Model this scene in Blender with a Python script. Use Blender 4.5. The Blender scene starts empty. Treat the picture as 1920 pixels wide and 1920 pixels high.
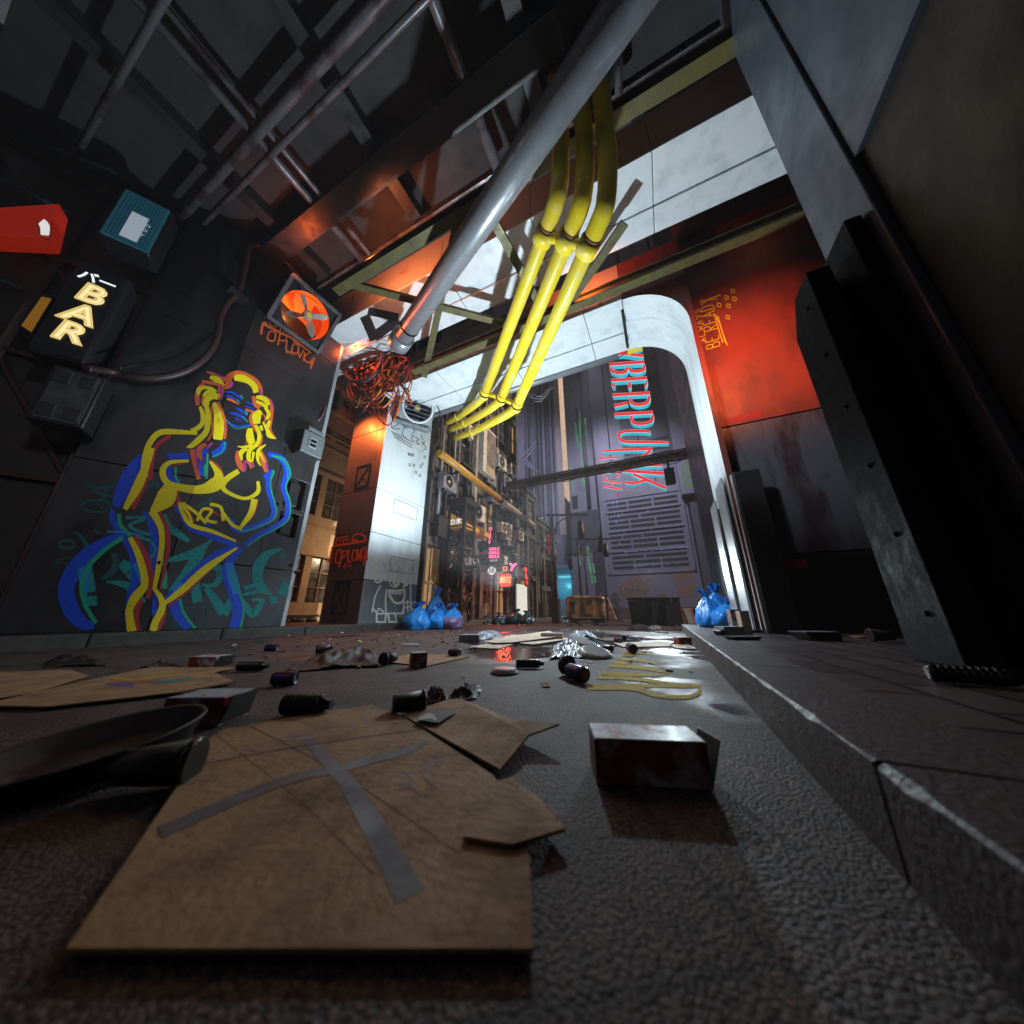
import bpy, bmesh, math, random
from mathutils import Vector, Matrix
from mathutils.geometry import tessellate_polygon
random.seed(7)
R = math.radians
C = bpy.context.scene.collection
SC = bpy.context.scene
# ---------------------------------------------------------------- camera model
A = R(25.2); TH = R(18.0); F = 585.0; CAM = Vector((0, 0, .42))
def ray(px, py):
    rx = (px-960)/F; ry = (960-py)/F
    up = math.sin(TH)+ry*math.cos(TH); fw = math.cos(TH)-ry*math.sin(TH)
    return Vector((-fw*math.sin(A)+rx*math.cos(A), fw*math.cos(A)+rx*math.sin(A), up))
def onX(px, py, X): d = ray(px, py); return CAM+d*(X/d.x)
def onY(px, py, Y): d = ray(px, py); return CAM+d*(Y/d.y)
def onZ(px, py, Z=0): d = ray(px, py); return CAM+d*((Z-CAM.z)/d.z)
def onP(px, py, P, N): d = ray(px, py); return CAM+d*((P-CAM).dot(N)/d.dot(N))
def scale_at(p):     # metres per photograph pixel at a point
    fw = -p.x*math.sin(A)+p.y*math.cos(A); return (fw*math.cos(TH)+(p.z-.42)*math.sin(TH))/F
# ---------------------------------------------------------------- materials
def nd(nt, t, **k):
    n = nt.nodes.new(t)
    for a, v in k.items():
        if a.startswith('i_'):
            n.inputs[int(a[2:]) if a[2:].isdigit() else a[2:].replace('_', ' ')].default_value = v
        else: setattr(n, a, v)
    return n
MATS = {}
def mat(name, col, rough=.6, metal=0, col2=None, nscale=3., bump=.0, bscale=40., streak=0., emit=None, es=0., spec=.5, rvar=.15, contrast=(.35, .65), coat=0., trans=0.):
    if name in MATS: return MATS[name]
    m = bpy.data.materials.new(name); m.use_nodes = True; nt = m.node_tree; L = nt.links
    b = nt.nodes['Principled BSDF']
    b.inputs['Base Color'].default_value = (*col, 1); b.inputs['Roughness'].default_value = rough
    b.inputs['Metallic'].default_value = metal; b.inputs['Specular IOR Level'].default_value = spec
    b.inputs['Coat Weight'].default_value = coat
    if trans: b.inputs['Transmission Weight'].default_value = trans
    if emit:
        b.inputs['Emission Color'].default_value = (*emit, 1); b.inputs['Emission Strength'].default_value = es
    geo = nd(nt, 'ShaderNodeNewGeometry')
    if col2 is not None:
        mp = nd(nt, 'ShaderNodeMapping'); L.new(geo.outputs['Position'], mp.inputs[0])
        mp.inputs['Scale'].default_value = (1, 1, 1-.85*streak)
        n = nd(nt, 'ShaderNodeTexNoise', i_Scale=nscale, i_Detail=7., i_Roughness=.62); L.new(mp.outputs[0], n.inputs['Vector'])
        rp = nd(nt, 'ShaderNodeMapRange', i_1=contrast[0], i_2=contrast[1]); L.new(n.outputs[0], rp.inputs[0])
        mx = nd(nt, 'ShaderNodeMix', data_type='RGBA'); L.new(rp.outputs[0], mx.inputs[0])
        mx.inputs[6].default_value = (*col, 1); mx.inputs[7].default_value = (*col2, 1); L.new(mx.outputs[2], b.inputs['Base Color'])
        rr = nd(nt, 'ShaderNodeMapRange', i_1=.3, i_2=.7, i_3=max(.03, rough-rvar), i_4=min(1, rough+rvar)); L.new(n.outputs[0], rr.inputs[0]); L.new(rr.outputs[0], b.inputs['Roughness'])
    if bump:
        n2 = nd(nt, 'ShaderNodeTexNoise', i_Scale=bscale, i_Detail=5.); L.new(geo.outputs['Position'], n2.inputs['Vector'])
        bp = nd(nt, 'ShaderNodeBump', i_Strength=bump, i_Distance=.02); L.new(n2.outputs[0], bp.inputs['Height']); L.new(bp.outputs[0], b.inputs['Normal'])
    MATS[name] = m; return m
def glow(name, col, s, base=None):
    return mat(name, base or tuple(c*.3 for c in col), .5, emit=col, es=s)
# ---------------------------------------------------------------- mesh builder
class MB:
    def __init__(s): s.v = []; s.f = []; s.sm = []; s.mi = []
    def add(s, vs, fs, smooth=False, mi=0):
        k = len(s.v); s.v += [Vector(v) for v in vs]
        for f in fs: s.f.append([i+k for i in f]); s.sm.append(smooth); s.mi.append(mi)
        return s
    def hexa(s, p, mi=0):   # 8 points: bottom 4 ccw, top 4 ccw
        return s.add(p, [(3, 2, 1, 0), (4, 5, 6, 7), (0, 1, 5, 4), (1, 2, 6, 5), (2, 3, 7, 6), (3, 0, 4, 7)], False, mi)
    def box(s, x0, x1, y0, y1, z0, z1, mi=0):
        return s.hexa([(x0, y0, z0), (x1, y0, z0), (x1, y1, z0), (x0, y1, z0), (x0, y0, z1), (x1, y0, z1), (x1, y1, z1), (x0, y1, z1)], mi)
    def obox(s, c, ex, ey, ez, mi=0):   # centre and three half vectors
        c = Vector(c); ex = Vector(ex); ey = Vector(ey); ez = Vector(ez)
        return s.hexa([c-ex-ey-ez, c+ex-ey-ez, c+ex+ey-ez, c-ex+ey-ez, c-ex-ey+ez, c+ex-ey+ez, c+ex+ey+ez, c-ex+ey+ez], mi)
    def bar(s, p, q, w, h, up=(0, 0, 1), mi=0):
        p = Vector(p); q = Vector(q); d = (q-p).normalized(); sd = d.cross(Vector(up))
        if sd.length < 1e-4: sd = d.cross(Vector((1, 0, 0)))
        sd.normalize(); u = sd.cross(d).normalized()
        return s.obox((p+q)/2, (q-p)/2, sd*w/2, u*h/2, mi)
    def tube(s, pts, r, n=10, closed=False, mi=0, cap=True):
        pts = [Vector(p) for p in pts]; N = len(pts); rs = r if isinstance(r, (list, tuple)) else [r]*N
        vs = []; t0 = None; u = None
        for i in range(N):
            if closed: t = pts[(i+1) % N]-pts[i-1]
            else: t = pts[min(i+1, N-1)]-pts[max(i-1, 0)]
            t = t.normalized() if t.length > 1e-9 else Vector((0, 0, 1))
            if u is None:
                u = t.cross(Vector((0, 0, 1)));
                if u.length < .05: u = t.cross(Vector((1, 0, 0)))
            else: u = u-t*u.dot(t)
            u.normalize(); w = t.cross(u)
            for k in range(n):
                a = 2*math.pi*k/n; vs.append(pts[i]+(u*math.cos(a)+w*math.sin(a))*rs[i])
        fs = []
        for i in range(N if closed else N-1):
            j = (i+1) % N
            for k in range(n): fs.append((i*n+k, i*n+(k+1) % n, j*n+(k+1) % n, j*n+k))
        s.add(vs, fs, True, mi)
        if cap and not closed:
            b = len(s.v)-len(vs); s.f += [[b+k for k in range(n)][::-1], [b+(N-1)*n+k for k in range(n)]]; s.sm += [False]*2; s.mi += [mi]*2
        return s
    def lathe(s, prof, n=24, M=None, mi=0, capa=True, capb=True, rib=None):
        M = M or Matrix(); vs = []
        for i, (r, z) in enumerate(prof):
            for k in range(n):
                a = 2*math.pi*k/n; q = r*(1+(rib*(k % 2) if rib else 0)); vs.append(M @ Vector((q*math.cos(a), q*math.sin(a), z)))
        fs = [(i*n+k, i*n+(k+1) % n, (i+1)*n+(k+1) % n, (i+1)*n+k) for i in range(len(prof)-1) for k in range(n)]
        s.add(vs, fs, True, mi); b = len(s.v)-len(vs)
        if capa: s.f.append([b+k for k in range(n)][::-1]); s.sm.append(False); s.mi.append(mi)
        if capb: s.f.append([b+(len(prof)-1)*n+k for k in range(n)]); s.sm.append(False); s.mi.append(mi)
        return s
    def prism(s, poly, ext, mi=0, mi_side=None):
        poly = [Vector(p) for p in poly]; ext = Vector(ext); n = len(poly)
        tr = tessellate_polygon([poly])
        fs = [tuple(t) for t in tr]+[tuple(i+n for i in t[::-1]) for t in tr]
        s.add(poly+[p+ext for p in poly], fs, False, mi)
        b = len(s.v)-2*n
        for i in range(n):
            j = (i+1) % n; s.f.append([b+i, b+j, b+n+j, b+n+i]); s.sm.append(False); s.mi.append(mi if mi_side is None else mi_side)
        return s
    def poly(s, pts, mi=0):
        pts = [Vector(p) for p in pts]; return s.add(pts, [tuple(t) for t in tessellate_polygon([pts])], False, mi)
    def build(s, name, m, parent=None, bevel=0., fix=True, kind=None, seg=2):
        off = parent_base(parent) if parent else Vector((0, 0, 0))
        me = bpy.data.meshes.new(name); me.from_pydata([tuple(v-off) for v in s.v], [], s.f)
        for x in (m if isinstance(m, (list, tuple)) else [m]): me.materials.append(x)
        me.polygons.foreach_set('use_smooth', s.sm); me.polygons.foreach_set('material_index', s.mi)
        me.update()
        if fix:
            bm = bmesh.new(); bm.from_mesh(me); bmesh.ops.recalc_face_normals(bm, faces=bm.faces); bm.to_mesh(me); bm.free()
        o = bpy.data.objects.new(name, me); C.objects.link(o)
        BASES[o.name] = off
        if parent: o.parent = parent
        if bevel:
            md = o.modifiers.new('bevel', 'BEVEL'); md.width = bevel; md.segments = seg; md.limit_method = 'ANGLE'; md.angle_limit = R(40)
        if kind: o['kind'] = kind
        return o
BASES = {}
def parent_base(p): return BASES.get(p.name, Vector((0, 0, 0)))
def thing(name, label, cat, loc=(0, 0, 0), group=None):
    o = bpy.data.objects.new(name, None); C.objects.link(o); o.empty_display_size = .2
    o.location = loc; BASES[o.name] = Vector(loc); o['label'] = label; o['category'] = cat
    if group: o['group'] = group
    return o
def tag(o, label, cat, group=None):
    o['label'] = label; o['category'] = cat
    if group: o['group'] = group
    return o
def struct(o): o['kind'] = 'structure'; return o
def dup(root, loc=None, rot=None, label=None, group=None):
    r = root.copy(); C.objects.link(r)
    if loc is not None: r.location = loc
    if rot is not None: r.rotation_euler = rot
    if label: r['label'] = label
    if group: r['group'] = group
    for ch in list(root.children):
        c = ch.copy(); C.objects.link(c); c.parent = r
        for g in list(ch.children):
            d = g.copy(); C.objects.link(d); d.parent = c
    return r
# ---------------------------------------------------------------- strokes and lettering
def smooth(pts, n=6):
    if len(pts) < 3:
        return [tuple(pts[0][k]+(pts[1][k]-pts[0][k])*t/8 for k in range(len(pts[0]))) for t in range(9)]
    P = [pts[0]]+list(pts)+[pts[-1]]; out = []
    for i in range(1, len(P)-2):
        a, b, c, d = P[i-1:i+3]
        for t in range(n):
            t /= n
            out.append(tuple(.5*((2*b[k])+(-a[k]+c[k])*t+(2*a[k]-5*b[k]+4*c[k]-d[k])*t*t+(-a[k]+3*b[k]-3*c[k]+d[k])*t**3) for k in range(len(b))))
    out.append(tuple(pts[-1])); return out
def ribbon2(pts, w, curve=True):
    """pts 2-D, w width or list -> left and right rails"""
    ws = list(w) if isinstance(w, (list, tuple)) else [w]*len(pts)
    while len(ws) < len(pts): ws.append(ws[-1])
    q = [(p[0], p[1], ws[i]) for i, p in enumerate(pts)]
    if curve: q = smooth(q, 7)
    else:
        o = [q[0]]
        for a, b in zip(q, q[1:]):
            for t in range(1, 4): o.append(tuple(a[k]+(b[k]-a[k])*t/3 for k in range(3)))
        q = o
    Lr = []; Rr = []
    for i in range(len(q)):
        a = q[max(i-1, 0)]; b = q[min(i+1, len(q)-1)]; dx, dy = b[0]-a[0], b[1]-a[1]; l = math.hypot(dx, dy) or 1
        nx, ny = -dy/l, dx/l; h = q[i][2]/2
        Lr.append((q[i][0]+nx*h, q[i][1]+ny*h)); Rr.append((q[i][0]-nx*h, q[i][1]-ny*h))
    return Lr, Rr
class Decal:
    """flat paint on a surface: shapes given in the photograph's pixels, cast on to the real wall"""
    def __init__(s, fn, lift=.004): s.fn = fn; s.l = lift; s.mb = MB()
    def stroke(s, pts, w, curve=True):
        s.l += .00012; a, b = ribbon2(pts, w, curve); n = len(a)
        s.mb.add([s.fn(x, y, s.l) for x, y in a]+[s.fn(x, y, s.l) for x, y in b], [(i, i+1, n+i+1, n+i) for i in range(n-1)]); return s
    def poly(s, pts):
        s.l += .00012; s.mb.poly([s.fn(x, y, s.l) for x, y in pts]); return s
    def ell(s, cx, cy, rx, ry, w, n=14, rot=0):
        c, d = math.cos(rot), math.sin(rot)
        return s.stroke([(cx+rx*math.cos(2*math.pi*k/n)*c-ry*math.sin(2*math.pi*k/n)*d, cy+rx*math.cos(2*math.pi*k/n)*d+ry*math.sin(2*math.pi*k/n)*c) for k in range(n+1)], w)
    def text(s, txt, o, ux, uy, w, adv=.8, jit=0., fh=1.):
        """o = baseline start pixel, ux = pixel vector of one letter width, uy = pixel vector of one letter height"""
        x = 0
        for ch in txt:
            for st in FONT.get(ch, []):
                pts = [(o[0]+ux[0]*(x+a*.62)+uy[0]*b+random.uniform(-jit, jit), o[1]+ux[1]*(x+a*.62)+uy[1]*b+random.uniform(-jit, jit)) for a, b in st]
                s.stroke(pts, w, curve=ch in 'OCGSDUJ0239BRP')
            x += adv if ch != ' ' else adv*.6
        return s
    def build(s, name, m, parent): return s.mb.build(name, m, parent, fix=False)
def arc(cx, cy, rx, ry, a0, a1, n=7): return [(cx+rx*math.cos(R(a0+(a1-a0)*k/n)), cy+ry*math.sin(R(a0+(a1-a0)*k/n))) for k in range(n+1)]
FONT = {
 'A': [[(0, 0), (.5, 1), (1, 0)], [(.2, .4), (.8, .4)]], 'B': [[(0, 0), (0, 1)], [(0, 1), (.7, .95), (.75, .6), (0, .52)], [(0, .52), (.9, .45), (.9, .05), (0, 0)]],
 'C': [[(1, .85), (.6, 1), (.1, .8), (0, .4), (.3, 0), (1, .1)]], 'D': [[(0, 0), (0, 1)], [(0, 1), (.7, .9), (1, .5), (.7, .1), (0, 0)]],
 'E': [[(0, 0), (0, 1)], [(0, 1), (.9, 1)], [(0, .5), (.7, .5)], [(0, 0), (.9, 0)]], 'F': [[(0, 0), (0, 1)], [(0, 1), (.9, 1)], [(0, .5), (.7, .5)]],
 'G': [[(1, .85), (.5, 1), (.05, .7), (.05, .3), (.5, 0), (1, .2), (1, .5)], [(1, .5), (.6, .5)]], 'I': [[(.5, 0), (.5, 1)]],
 'H': [[(0, 0), (0, 1)], [(1, 0), (1, 1)], [(0, .5), (1, .5)]], 'K': [[(0, 0), (0, 1)], [(0, .45), (1, 1)], [(.25, .58), (1, 0)]],
 'L': [[(0, 1), (0, 0)], [(0, 0), (.9, 0)]], 'N': [[(0, 0), (0, 1)], [(0, 1), (1, 0)], [(1, 0), (1, 1)]],
 'O': [[(.1, .2), (.05, .9), (.9, .95), (.95, .1), (.1, .05), (.1, .3)]], 'P': [[(0, 0), (0, 1)], [(0, 1), (.8, .95), (.9, .6), (0, .45)]],
 'R': [[(0, 0), (0, 1)], [(0, 1), (.85, .95), (.85, .6), (0, .5)], [(.3, .5), (1, 0)]], 'S': [[(1, .9), (.4, 1), (.05, .75), (.9, .3), (.6, 0), (0, .1)]],
 'T': [[(.5, 0), (.5, 1)], [(0, 1), (1, 1)]], 'U': [[(0, 1), (0, .3), (.5, 0), (1, .3), (1, 1)]], 'V': [[(0, 1), (.5, 0), (1, 1)]],
 'W': [[(0, 1), (.25, 0), (.5, .7), (.75, 0), (1, 1)]], 'Y': [[(0, 1), (.5, .5)], [(1, 1), (.3, -.3)]], 'M': [[(0, 0), (.1, 1), (.5, .4), (.9, 1), (1, 0)]],
 '2': [[(0, .8), (.5, 1), (.9, .7), (0, 0)], [(0, 0), (1, 0)]], '0': [[(.5, 0), (0, .5), (.5, 1), (1, .5), (.5, 0)]], '7': [[(0, 1), (1, 1)], [(1, 1), (.3, 0)]],
 '9': [[(.9, .7), (.4, 1), (.1, .7), (.5, .5), (.9, .7), (.7, 0)]], 'Г': [[(0, 0), (0, 1)], [(0, 1), (.9, 1)]], 'y': [[(0, .7), (.4, .2)], [(1, .8), (.2, -.4)]], 'b': [[(0, 1), (0, 0), (.6, .1), (.5, .5), (0, .4)]]}
def text_mesh(txt, size, M, offset=0., extrude=0., shear=0., spacing=1.):
    """letters from the built-in font as a mesh; M puts them in the world"""
    cu = bpy.data.curves.new('lettering', 'FONT'); cu.body = txt; cu.size = size; cu.offset = offset; cu.extrude = extrude; cu.shear = shear; cu.space_character = spacing
    cu.align_x = 'CENTER'; cu.align_y = 'CENTER'; cu.resolution_u = 3
    ob = bpy.data.objects.new('lettering', cu); C.objects.link(ob); bpy.context.view_layer.update()
    me = bpy.data.meshes.new_from_object(ob.evaluated_get(bpy.context.evaluated_depsgraph_get()))
    vs = [M @ v.co for v in me.vertices]; fs = [tuple(p.vertices) for p in me.polygons]
    bpy.data.objects.remove(ob); bpy.data.meshes.remove(me); return vs, fs
def frame_matrix(o, x, y):
    x = Vector(x).normalized(); y = Vector(y).normalized(); z = x.cross(y); m = Matrix.Identity(4)
    for i in range(3): m[i][0], m[i][1], m[i][2], m[i][3] = x[i], y[i], z[i], o[i]
    return m
SKY_S = .05; LK = 1.0; HAZE = 0.0026
# ================================================================ camera, world
cd = bpy.data.cameras.new('camera'); co = bpy.data.objects.new('camera', cd); C.objects.link(co); SC.camera = co
co.location = CAM; co.rotation_euler = (R(90)+TH, 0, A)
cd.sensor_width = 36; cd.lens = 36*F/1920; cd.clip_start = .02; cd.clip_end = 600
cd.dof.use_dof = True; cd.dof.focus_distance = 6.0; cd.dof.aperture_fstop = 1.5
w = bpy.data.worlds.new('World'); SC.world = w; w.use_nodes = True; wn = w.node_tree
bg = wn.nodes['Background']; sky = nd(wn, 'ShaderNodeTexSky', sky_type='NISHITA', sun_disc=False)
SUN_AZ = math.atan2(.80, .21); SUN_EL = R(32)
sky.sun_elevation = R(3); sky.sun_rotation = SUN_AZ; sky.air_density = 1.6; sky.ozone_density = 4
wn.links.new(sky.outputs[0], bg.inputs[0]); bg.inputs[1].default_value = SKY_S
vs = SC.view_settings; vs.view_transform = 'Standard'; vs.look = 'None'; vs.exposure = 0; vs.gamma = 1
SC.cycles.max_bounces = 6; SC.cycles.diffuse_bounces = 3; SC.cycles.glossy_bounces = 3; SC.cycles.sample_clamp_indirect = 4; SC.cycles.caustics_reflective = False; SC.cycles.caustics_refractive = False
SC.cycles.volume_bounces = 0; SC.cycles.light_sampling_threshold = .01
# ================================================================ shared materials
M_DARK = mat('dark_painted_steel', (.018, .02, .024), .42, .3, (.03, .028, .03), 4., .12, 60, .5)
M_PANEL = mat('charcoal_wall_panel', (.042, .043, .051), .40, .72, (.066, .066, .074), 2.2, .05, 120, .7, rvar=.12)
M_STEEL = mat('worn_black_steel', (.006, .007, .009), .66, .05, (.028, .028, .032), 16., .14, 140, .3, contrast=(.55, .72), spec=.07)
M_WHITE = mat('white_enamel', (.68, .74, .78), .42, 0, (.50, .56, .60), 2.6, .02, 60, .8, rvar=.12, contrast=(.48, .72))
M_WHITED = mat('pale_grey_enamel', (.30, .34, .37), .5, 0, (.24, .27, .3), 3., .03)
M_OLIVE = mat('olive_green_steel', (.13, .115, .03), .5, .2, (.07, .06, .025), 5., .15, 40, .3)
M_YEL = mat('yellow_pipe_paint', (.80, .62, .015), .42, 0, (.74, .60, .16), 9., .06, 60, .2, contrast=(.5, .62))
M_PIPEG = mat('grey_pipe_steel', (.34, .36, .40), .35, .35, (.26, .27, .3), 6., .06)
M_CBLK = mat('black_cable_rubber', (.012, .012, .013), .4)
M_CRED = mat('red_cable_rubber', (.48, .045, .02), .42)
M_CORG = mat('orange_cable_rubber', (.72, .24, .03), .4)
M_CMAU = mat('mauve_cable_rubber', (.12, .06, .08), .42)
M_ORANGE = mat('orange_lit_enamel', (.75, .22, .02), .5)
M_GREYP = mat('grey_plastic', (.3, .29, .27), .45)
M_BOX = mat('grey_cast_metal', (.20, .235, .26), .42, .3, (.15, .17, .19), 8., .08)
M_RED = mat('red_painted_panel', (.29, .055, .03), .45, .1, (.075, .026, .022), 1.15, .06, 50, .6, contrast=(.44, .70))
M_STAIN = mat('stained_grey_panel', (.13, .125, .14), .36, .25, (.06, .035, .04), 2.6, .08, 60, .9, contrast=(.48, .6))
M_DKPAN = mat('black_panel', (.022, .021, .022), .5, .2, (.035, .03, .03), 3., .08)
M_BRUSH = mat('brushed_steel', (.42, .47, .5), .42, .3, (.3, .34, .37), 12., .12, 70, .9)
M_BEIGE = mat('beige_stucco', (.44, .31, .19), .75, 0, (.36, .25, .15), 4., .15, 40, .5)
M_GLASSD = mat('dark_window_glass', (.03, .028, .026), .25, 0, (.09, .075, .06), 3., contrast=(.4, .6))
M_BLKP = mat('black_plastic', (.010, .010, .012), .28, 0, bump=.05)
M_BLUEBAG = mat('blue_plastic_film', (.008, .19, .62), .34, 0, (.012, .26, .78), 5., .7, 13, spec=.5)
M_BLUEDK = mat('dark_teal_plastic_film', (.012, .055, .09), .22, 0, (.015, .07, .12), 5., .25, 25, spec=.6)
M_CARD = mat('brown_cardboard', (.29, .165, .075), .8, 0, (.12, .065, .036), 5.5, .25, 45, contrast=(.46, .72))
M_CARDL = mat('pale_cardboard', (.48, .42, .34), .8, 0, (.4, .34, .27), 4., .1, 60)
M_TAPE = mat('grey_packing_tape', (.10, .098, .112), .45, 0, (.06, .057, .07), 12.)
M_PENCIL = mat('pale_marker_ink', (.22, .2, .24), .8)
M_CARTON = mat('red_white_carton', (.16, .012, .012), .4, 0, (.30, .29, .31), 9., contrast=(.5, .6))
M_CARTON2 = mat('printed_carton_lid', (.34, .36, .4), .45, 0, (.2, .03, .03), 14., contrast=(.52, .6))
M_CAN = mat('dark_blue_can_print', (.02, .025, .10), .3, .5, (.13, .015, .03), 28., contrast=(.5, .6))
M_CANTOP = mat('dull_can_aluminium', (.09, .09, .1), .4, .7)
M_FOIL = mat('foil_tray_metal', (.22, .22, .24), .38, .6, (.16, .15, .16), 20.)
M_CUP = mat('black_paper_cup', (.014, .013, .012), .5)
M_CUPG = mat('grey_green_cup', (.1, .11, .085), .5)
M_BOTTLE = mat('dark_bottle_plastic', (.010, .006, .007), .22, spec=.6)
M_CLOTH = mat('crumpled_dark_film', (.012, .011, .012), .58, 0, (.022, .018, .016), 6., .1, 30)
M_CLOTHL = mat('crumpled_silver_film', (.26, .31, .36), .35, .1, (.16, .2, .24), 6., .2, 30)
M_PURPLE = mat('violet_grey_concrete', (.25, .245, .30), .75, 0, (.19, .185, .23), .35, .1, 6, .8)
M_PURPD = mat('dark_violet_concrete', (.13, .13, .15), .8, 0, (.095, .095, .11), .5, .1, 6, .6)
M_GRILLE = mat('grille_shadow_metal', (.022, .023, .026), .7)
M_FRAMED = mat('street_black_iron', (.016, .014, .014), .5, .3)
P_YEL = mat('yellow_spray_paint', (.80, .66, .0), .55, 0, (.42, .32, .01), 22., contrast=(.58, .74))
P_BLUE = mat('blue_spray_paint', (.0, .06, .66), .55, 0, (.01, .04, .34), 20., contrast=(.55, .72))
P_LBLUE = mat('light_blue_spray_paint', (.0, .22, .7), .55)
P_GREEN = mat('green_spray_paint', (.0, .36, .20), .55)
P_RED = mat('crimson_spray_paint', (.42, .025, .04), .55)
P_ORG = mat('orange_spray_paint', (.66, .12, .025), .6)
P_MAG = mat('magenta_spray_paint', (.42, .03, .3), .55)
P_TEAL = mat('teal_spray_paint', (.0, .27, .28), .6, 0, (.01, .12, .13), 14., contrast=(.5, .7))
P_TEALD = mat('faint_teal_spray_paint', (.0, .085, .092), .6)
P_WHITE = mat('white_chalk_paint', (.78, .80, .76), .8, 0, (.45, .47, .47), 26., contrast=(.55, .72))
P_BLACK = mat('black_marker_paint', (.02, .022, .025), .7)
P_LIME = mat('lime_spray_paint', (.62, .72, .0), .6)
# ================================================================ ground
def road_mat():
    m = bpy.data.materials.new('wet_asphalt'); m.use_nodes = True; nt = m.node_tree; L = nt.links; b = nt.nodes['Principled BSDF']
    g = nd(nt, 'ShaderNodeNewGeometry'); P = g.outputs['Position']
    big = nd(nt, 'ShaderNodeTexNoise', i_Scale=.75, i_Detail=4.); L.new(P, big.inputs['Vector'])
    dst = nd(nt, 'ShaderNodeVectorMath', operation='DISTANCE'); L.new(P, dst.inputs[0]); dst.inputs[1].default_value = (-.9, 5.6, 0)
    near = nd(nt, 'ShaderNodeMapRange', i_1=.8, i_2=4.5, i_3=.13, i_4=-.05); L.new(dst.outputs['Value'], near.inputs[0]); bsum = nd(nt, 'ShaderNodeMath', operation='ADD'); L.new(big.outputs[0], bsum.inputs[0]); L.new(near.outputs[0], bsum.inputs[1])
    wet = nd(nt, 'ShaderNodeMapRange', i_1=.53, i_2=.62); L.new(bsum.outputs[0], wet.inputs[0])
    st = nd(nt, 'ShaderNodeTexVoronoi', i_Scale=125.); L.new(P, st.inputs['Vector'])
    st2 = nd(nt, 'ShaderNodeTexNoise', i_Scale=120., i_Detail=6., i_Roughness=.7); L.new(P, st2.inputs['Vector'])
    sc_ = nd(nt, 'ShaderNodeSeparateColor'); L.new(st.outputs['Color'], sc_.inputs[0]); ad_ = nd(nt, 'ShaderNodeMath', operation='MULTIPLY_ADD', i_1=.8, i_2=-.3); L.new(sc_.outputs[0], ad_.inputs[0]); as_ = nd(nt, 'ShaderNodeMath', operation='ADD', use_clamp=True); L.new(ad_.outputs[0], as_.inputs[0]); L.new(st2.outputs[0], as_.inputs[1])
    col = nd(nt, 'ShaderNodeMix', data_type='RGBA'); L.new(as_.outputs[0], col.inputs[0])
    col.inputs[6].default_value = (.020, .014, .014, 1); col.inputs[7].default_value = (.130, .085, .078, 1)
    lf = nd(nt, 'ShaderNodeTexNoise', i_Scale=2.3, i_Detail=6., i_Roughness=.65); L.new(P, lf.inputs['Vector']); lfr = nd(nt, 'ShaderNodeMapRange', i_1=.36, i_2=.62, i_3=.42, i_4=1.15); L.new(lf.outputs[0], lfr.inputs[0])
    cr = nd(nt, 'ShaderNodeTexVoronoi', feature='DISTANCE_TO_EDGE', i_Scale=1.1); wv = nd(nt, 'ShaderNodeMix', data_type='RGBA', i_0=.12); L.new(P, wv.inputs[6]); L.new(lf.outputs['Color'], wv.inputs[7]); L.new(wv.outputs[2], cr.inputs['Vector']); crr = nd(nt, 'ShaderNodeMapRange', i_1=.0, i_2=.012, i_3=.25, i_4=1.); L.new(cr.outputs[0], crr.inputs[0])
    ml = nd(nt, 'ShaderNodeMath', operation='MULTIPLY'); L.new(lfr.outputs[0], ml.inputs[0]); L.new(crr.outputs[0], ml.inputs[1])
    c2 = nd(nt, 'ShaderNodeMix', data_type='RGBA'); L.new(wet.outputs[0], c2.inputs[0]); pit = nd(nt, 'ShaderNodeMapRange', i_1=.25, i_2=.75, i_3=1.4, i_4=.12); L.new(st.outputs[0], pit.inputs[0]); pm = nd(nt, 'ShaderNodeMix', data_type='RGBA', blend_type='MULTIPLY'); pm.inputs[0].default_value = .85; L.new(col.outputs[2], pm.inputs[6]); L.new(pit.outputs[0], pm.inputs[7]); pm2 = nd(nt, 'ShaderNodeMix', data_type='RGBA', blend_type='MULTIPLY', i_0=1.); L.new(pm.outputs[2], pm2.inputs[6]); L.new(ml.outputs[0], pm2.inputs[7]); L.new(pm2.outputs[2], c2.inputs[6]); c2.inputs[7].default_value = (.028, .026, .03, 1)
    L.new(c2.outputs[2], b.inputs['Base Color'])
    ro = nd(nt, 'ShaderNodeMapRange', i_1=0., i_2=1., i_3=.72, i_4=.12); L.new(wet.outputs[0], ro.inputs[0]); L.new(ro.outputs[0], b.inputs['Roughness'])
    b.inputs['Specular IOR Level'].default_value = .5
    hh = nd(nt, 'ShaderNodeMath', operation='MULTIPLY_ADD', i_1=-1.); L.new(st.outputs[0], hh.inputs[0]); h2 = nd(nt, 'ShaderNodeMath', operation='MULTIPLY', i_1=.15); L.new(st2.outputs[0], h2.inputs[0]); L.new(h2.outputs[0], hh.inputs[2])
    bs = nd(nt, 'ShaderNodeMapRange', i_1=0., i_2=1., i_3=.55, i_4=.12); L.new(wet.outputs[0], bs.inputs[0])
    bp = nd(nt, 'ShaderNodeBump', i_Distance=.006); L.new(hh.outputs[0], bp.inputs['Height']); L.new(bs.outputs[0], bp.inputs['Strength']); L.new(bp.outputs[0], b.inputs['Normal'])
    return m
M_ROAD = road_mat()
struct(MB().add([(-95, -45, 0), (95, -45, 0), (95, 125, 0), (-95, 125, 0)], [(0, 1, 2, 3)]).build('road', M_ROAD))
M_KERB = mat('wet_kerb_granite', (.055, .048, .049), .55, 0, (.035, .026, .025), 14., .35, 70, contrast=(.4, .65), rvar=.14)
M_KERBL = mat('dull_kerb_granite', (.06, .055, .05), .6, 0, (.035, .032, .03), 12., .3, 60)
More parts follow.
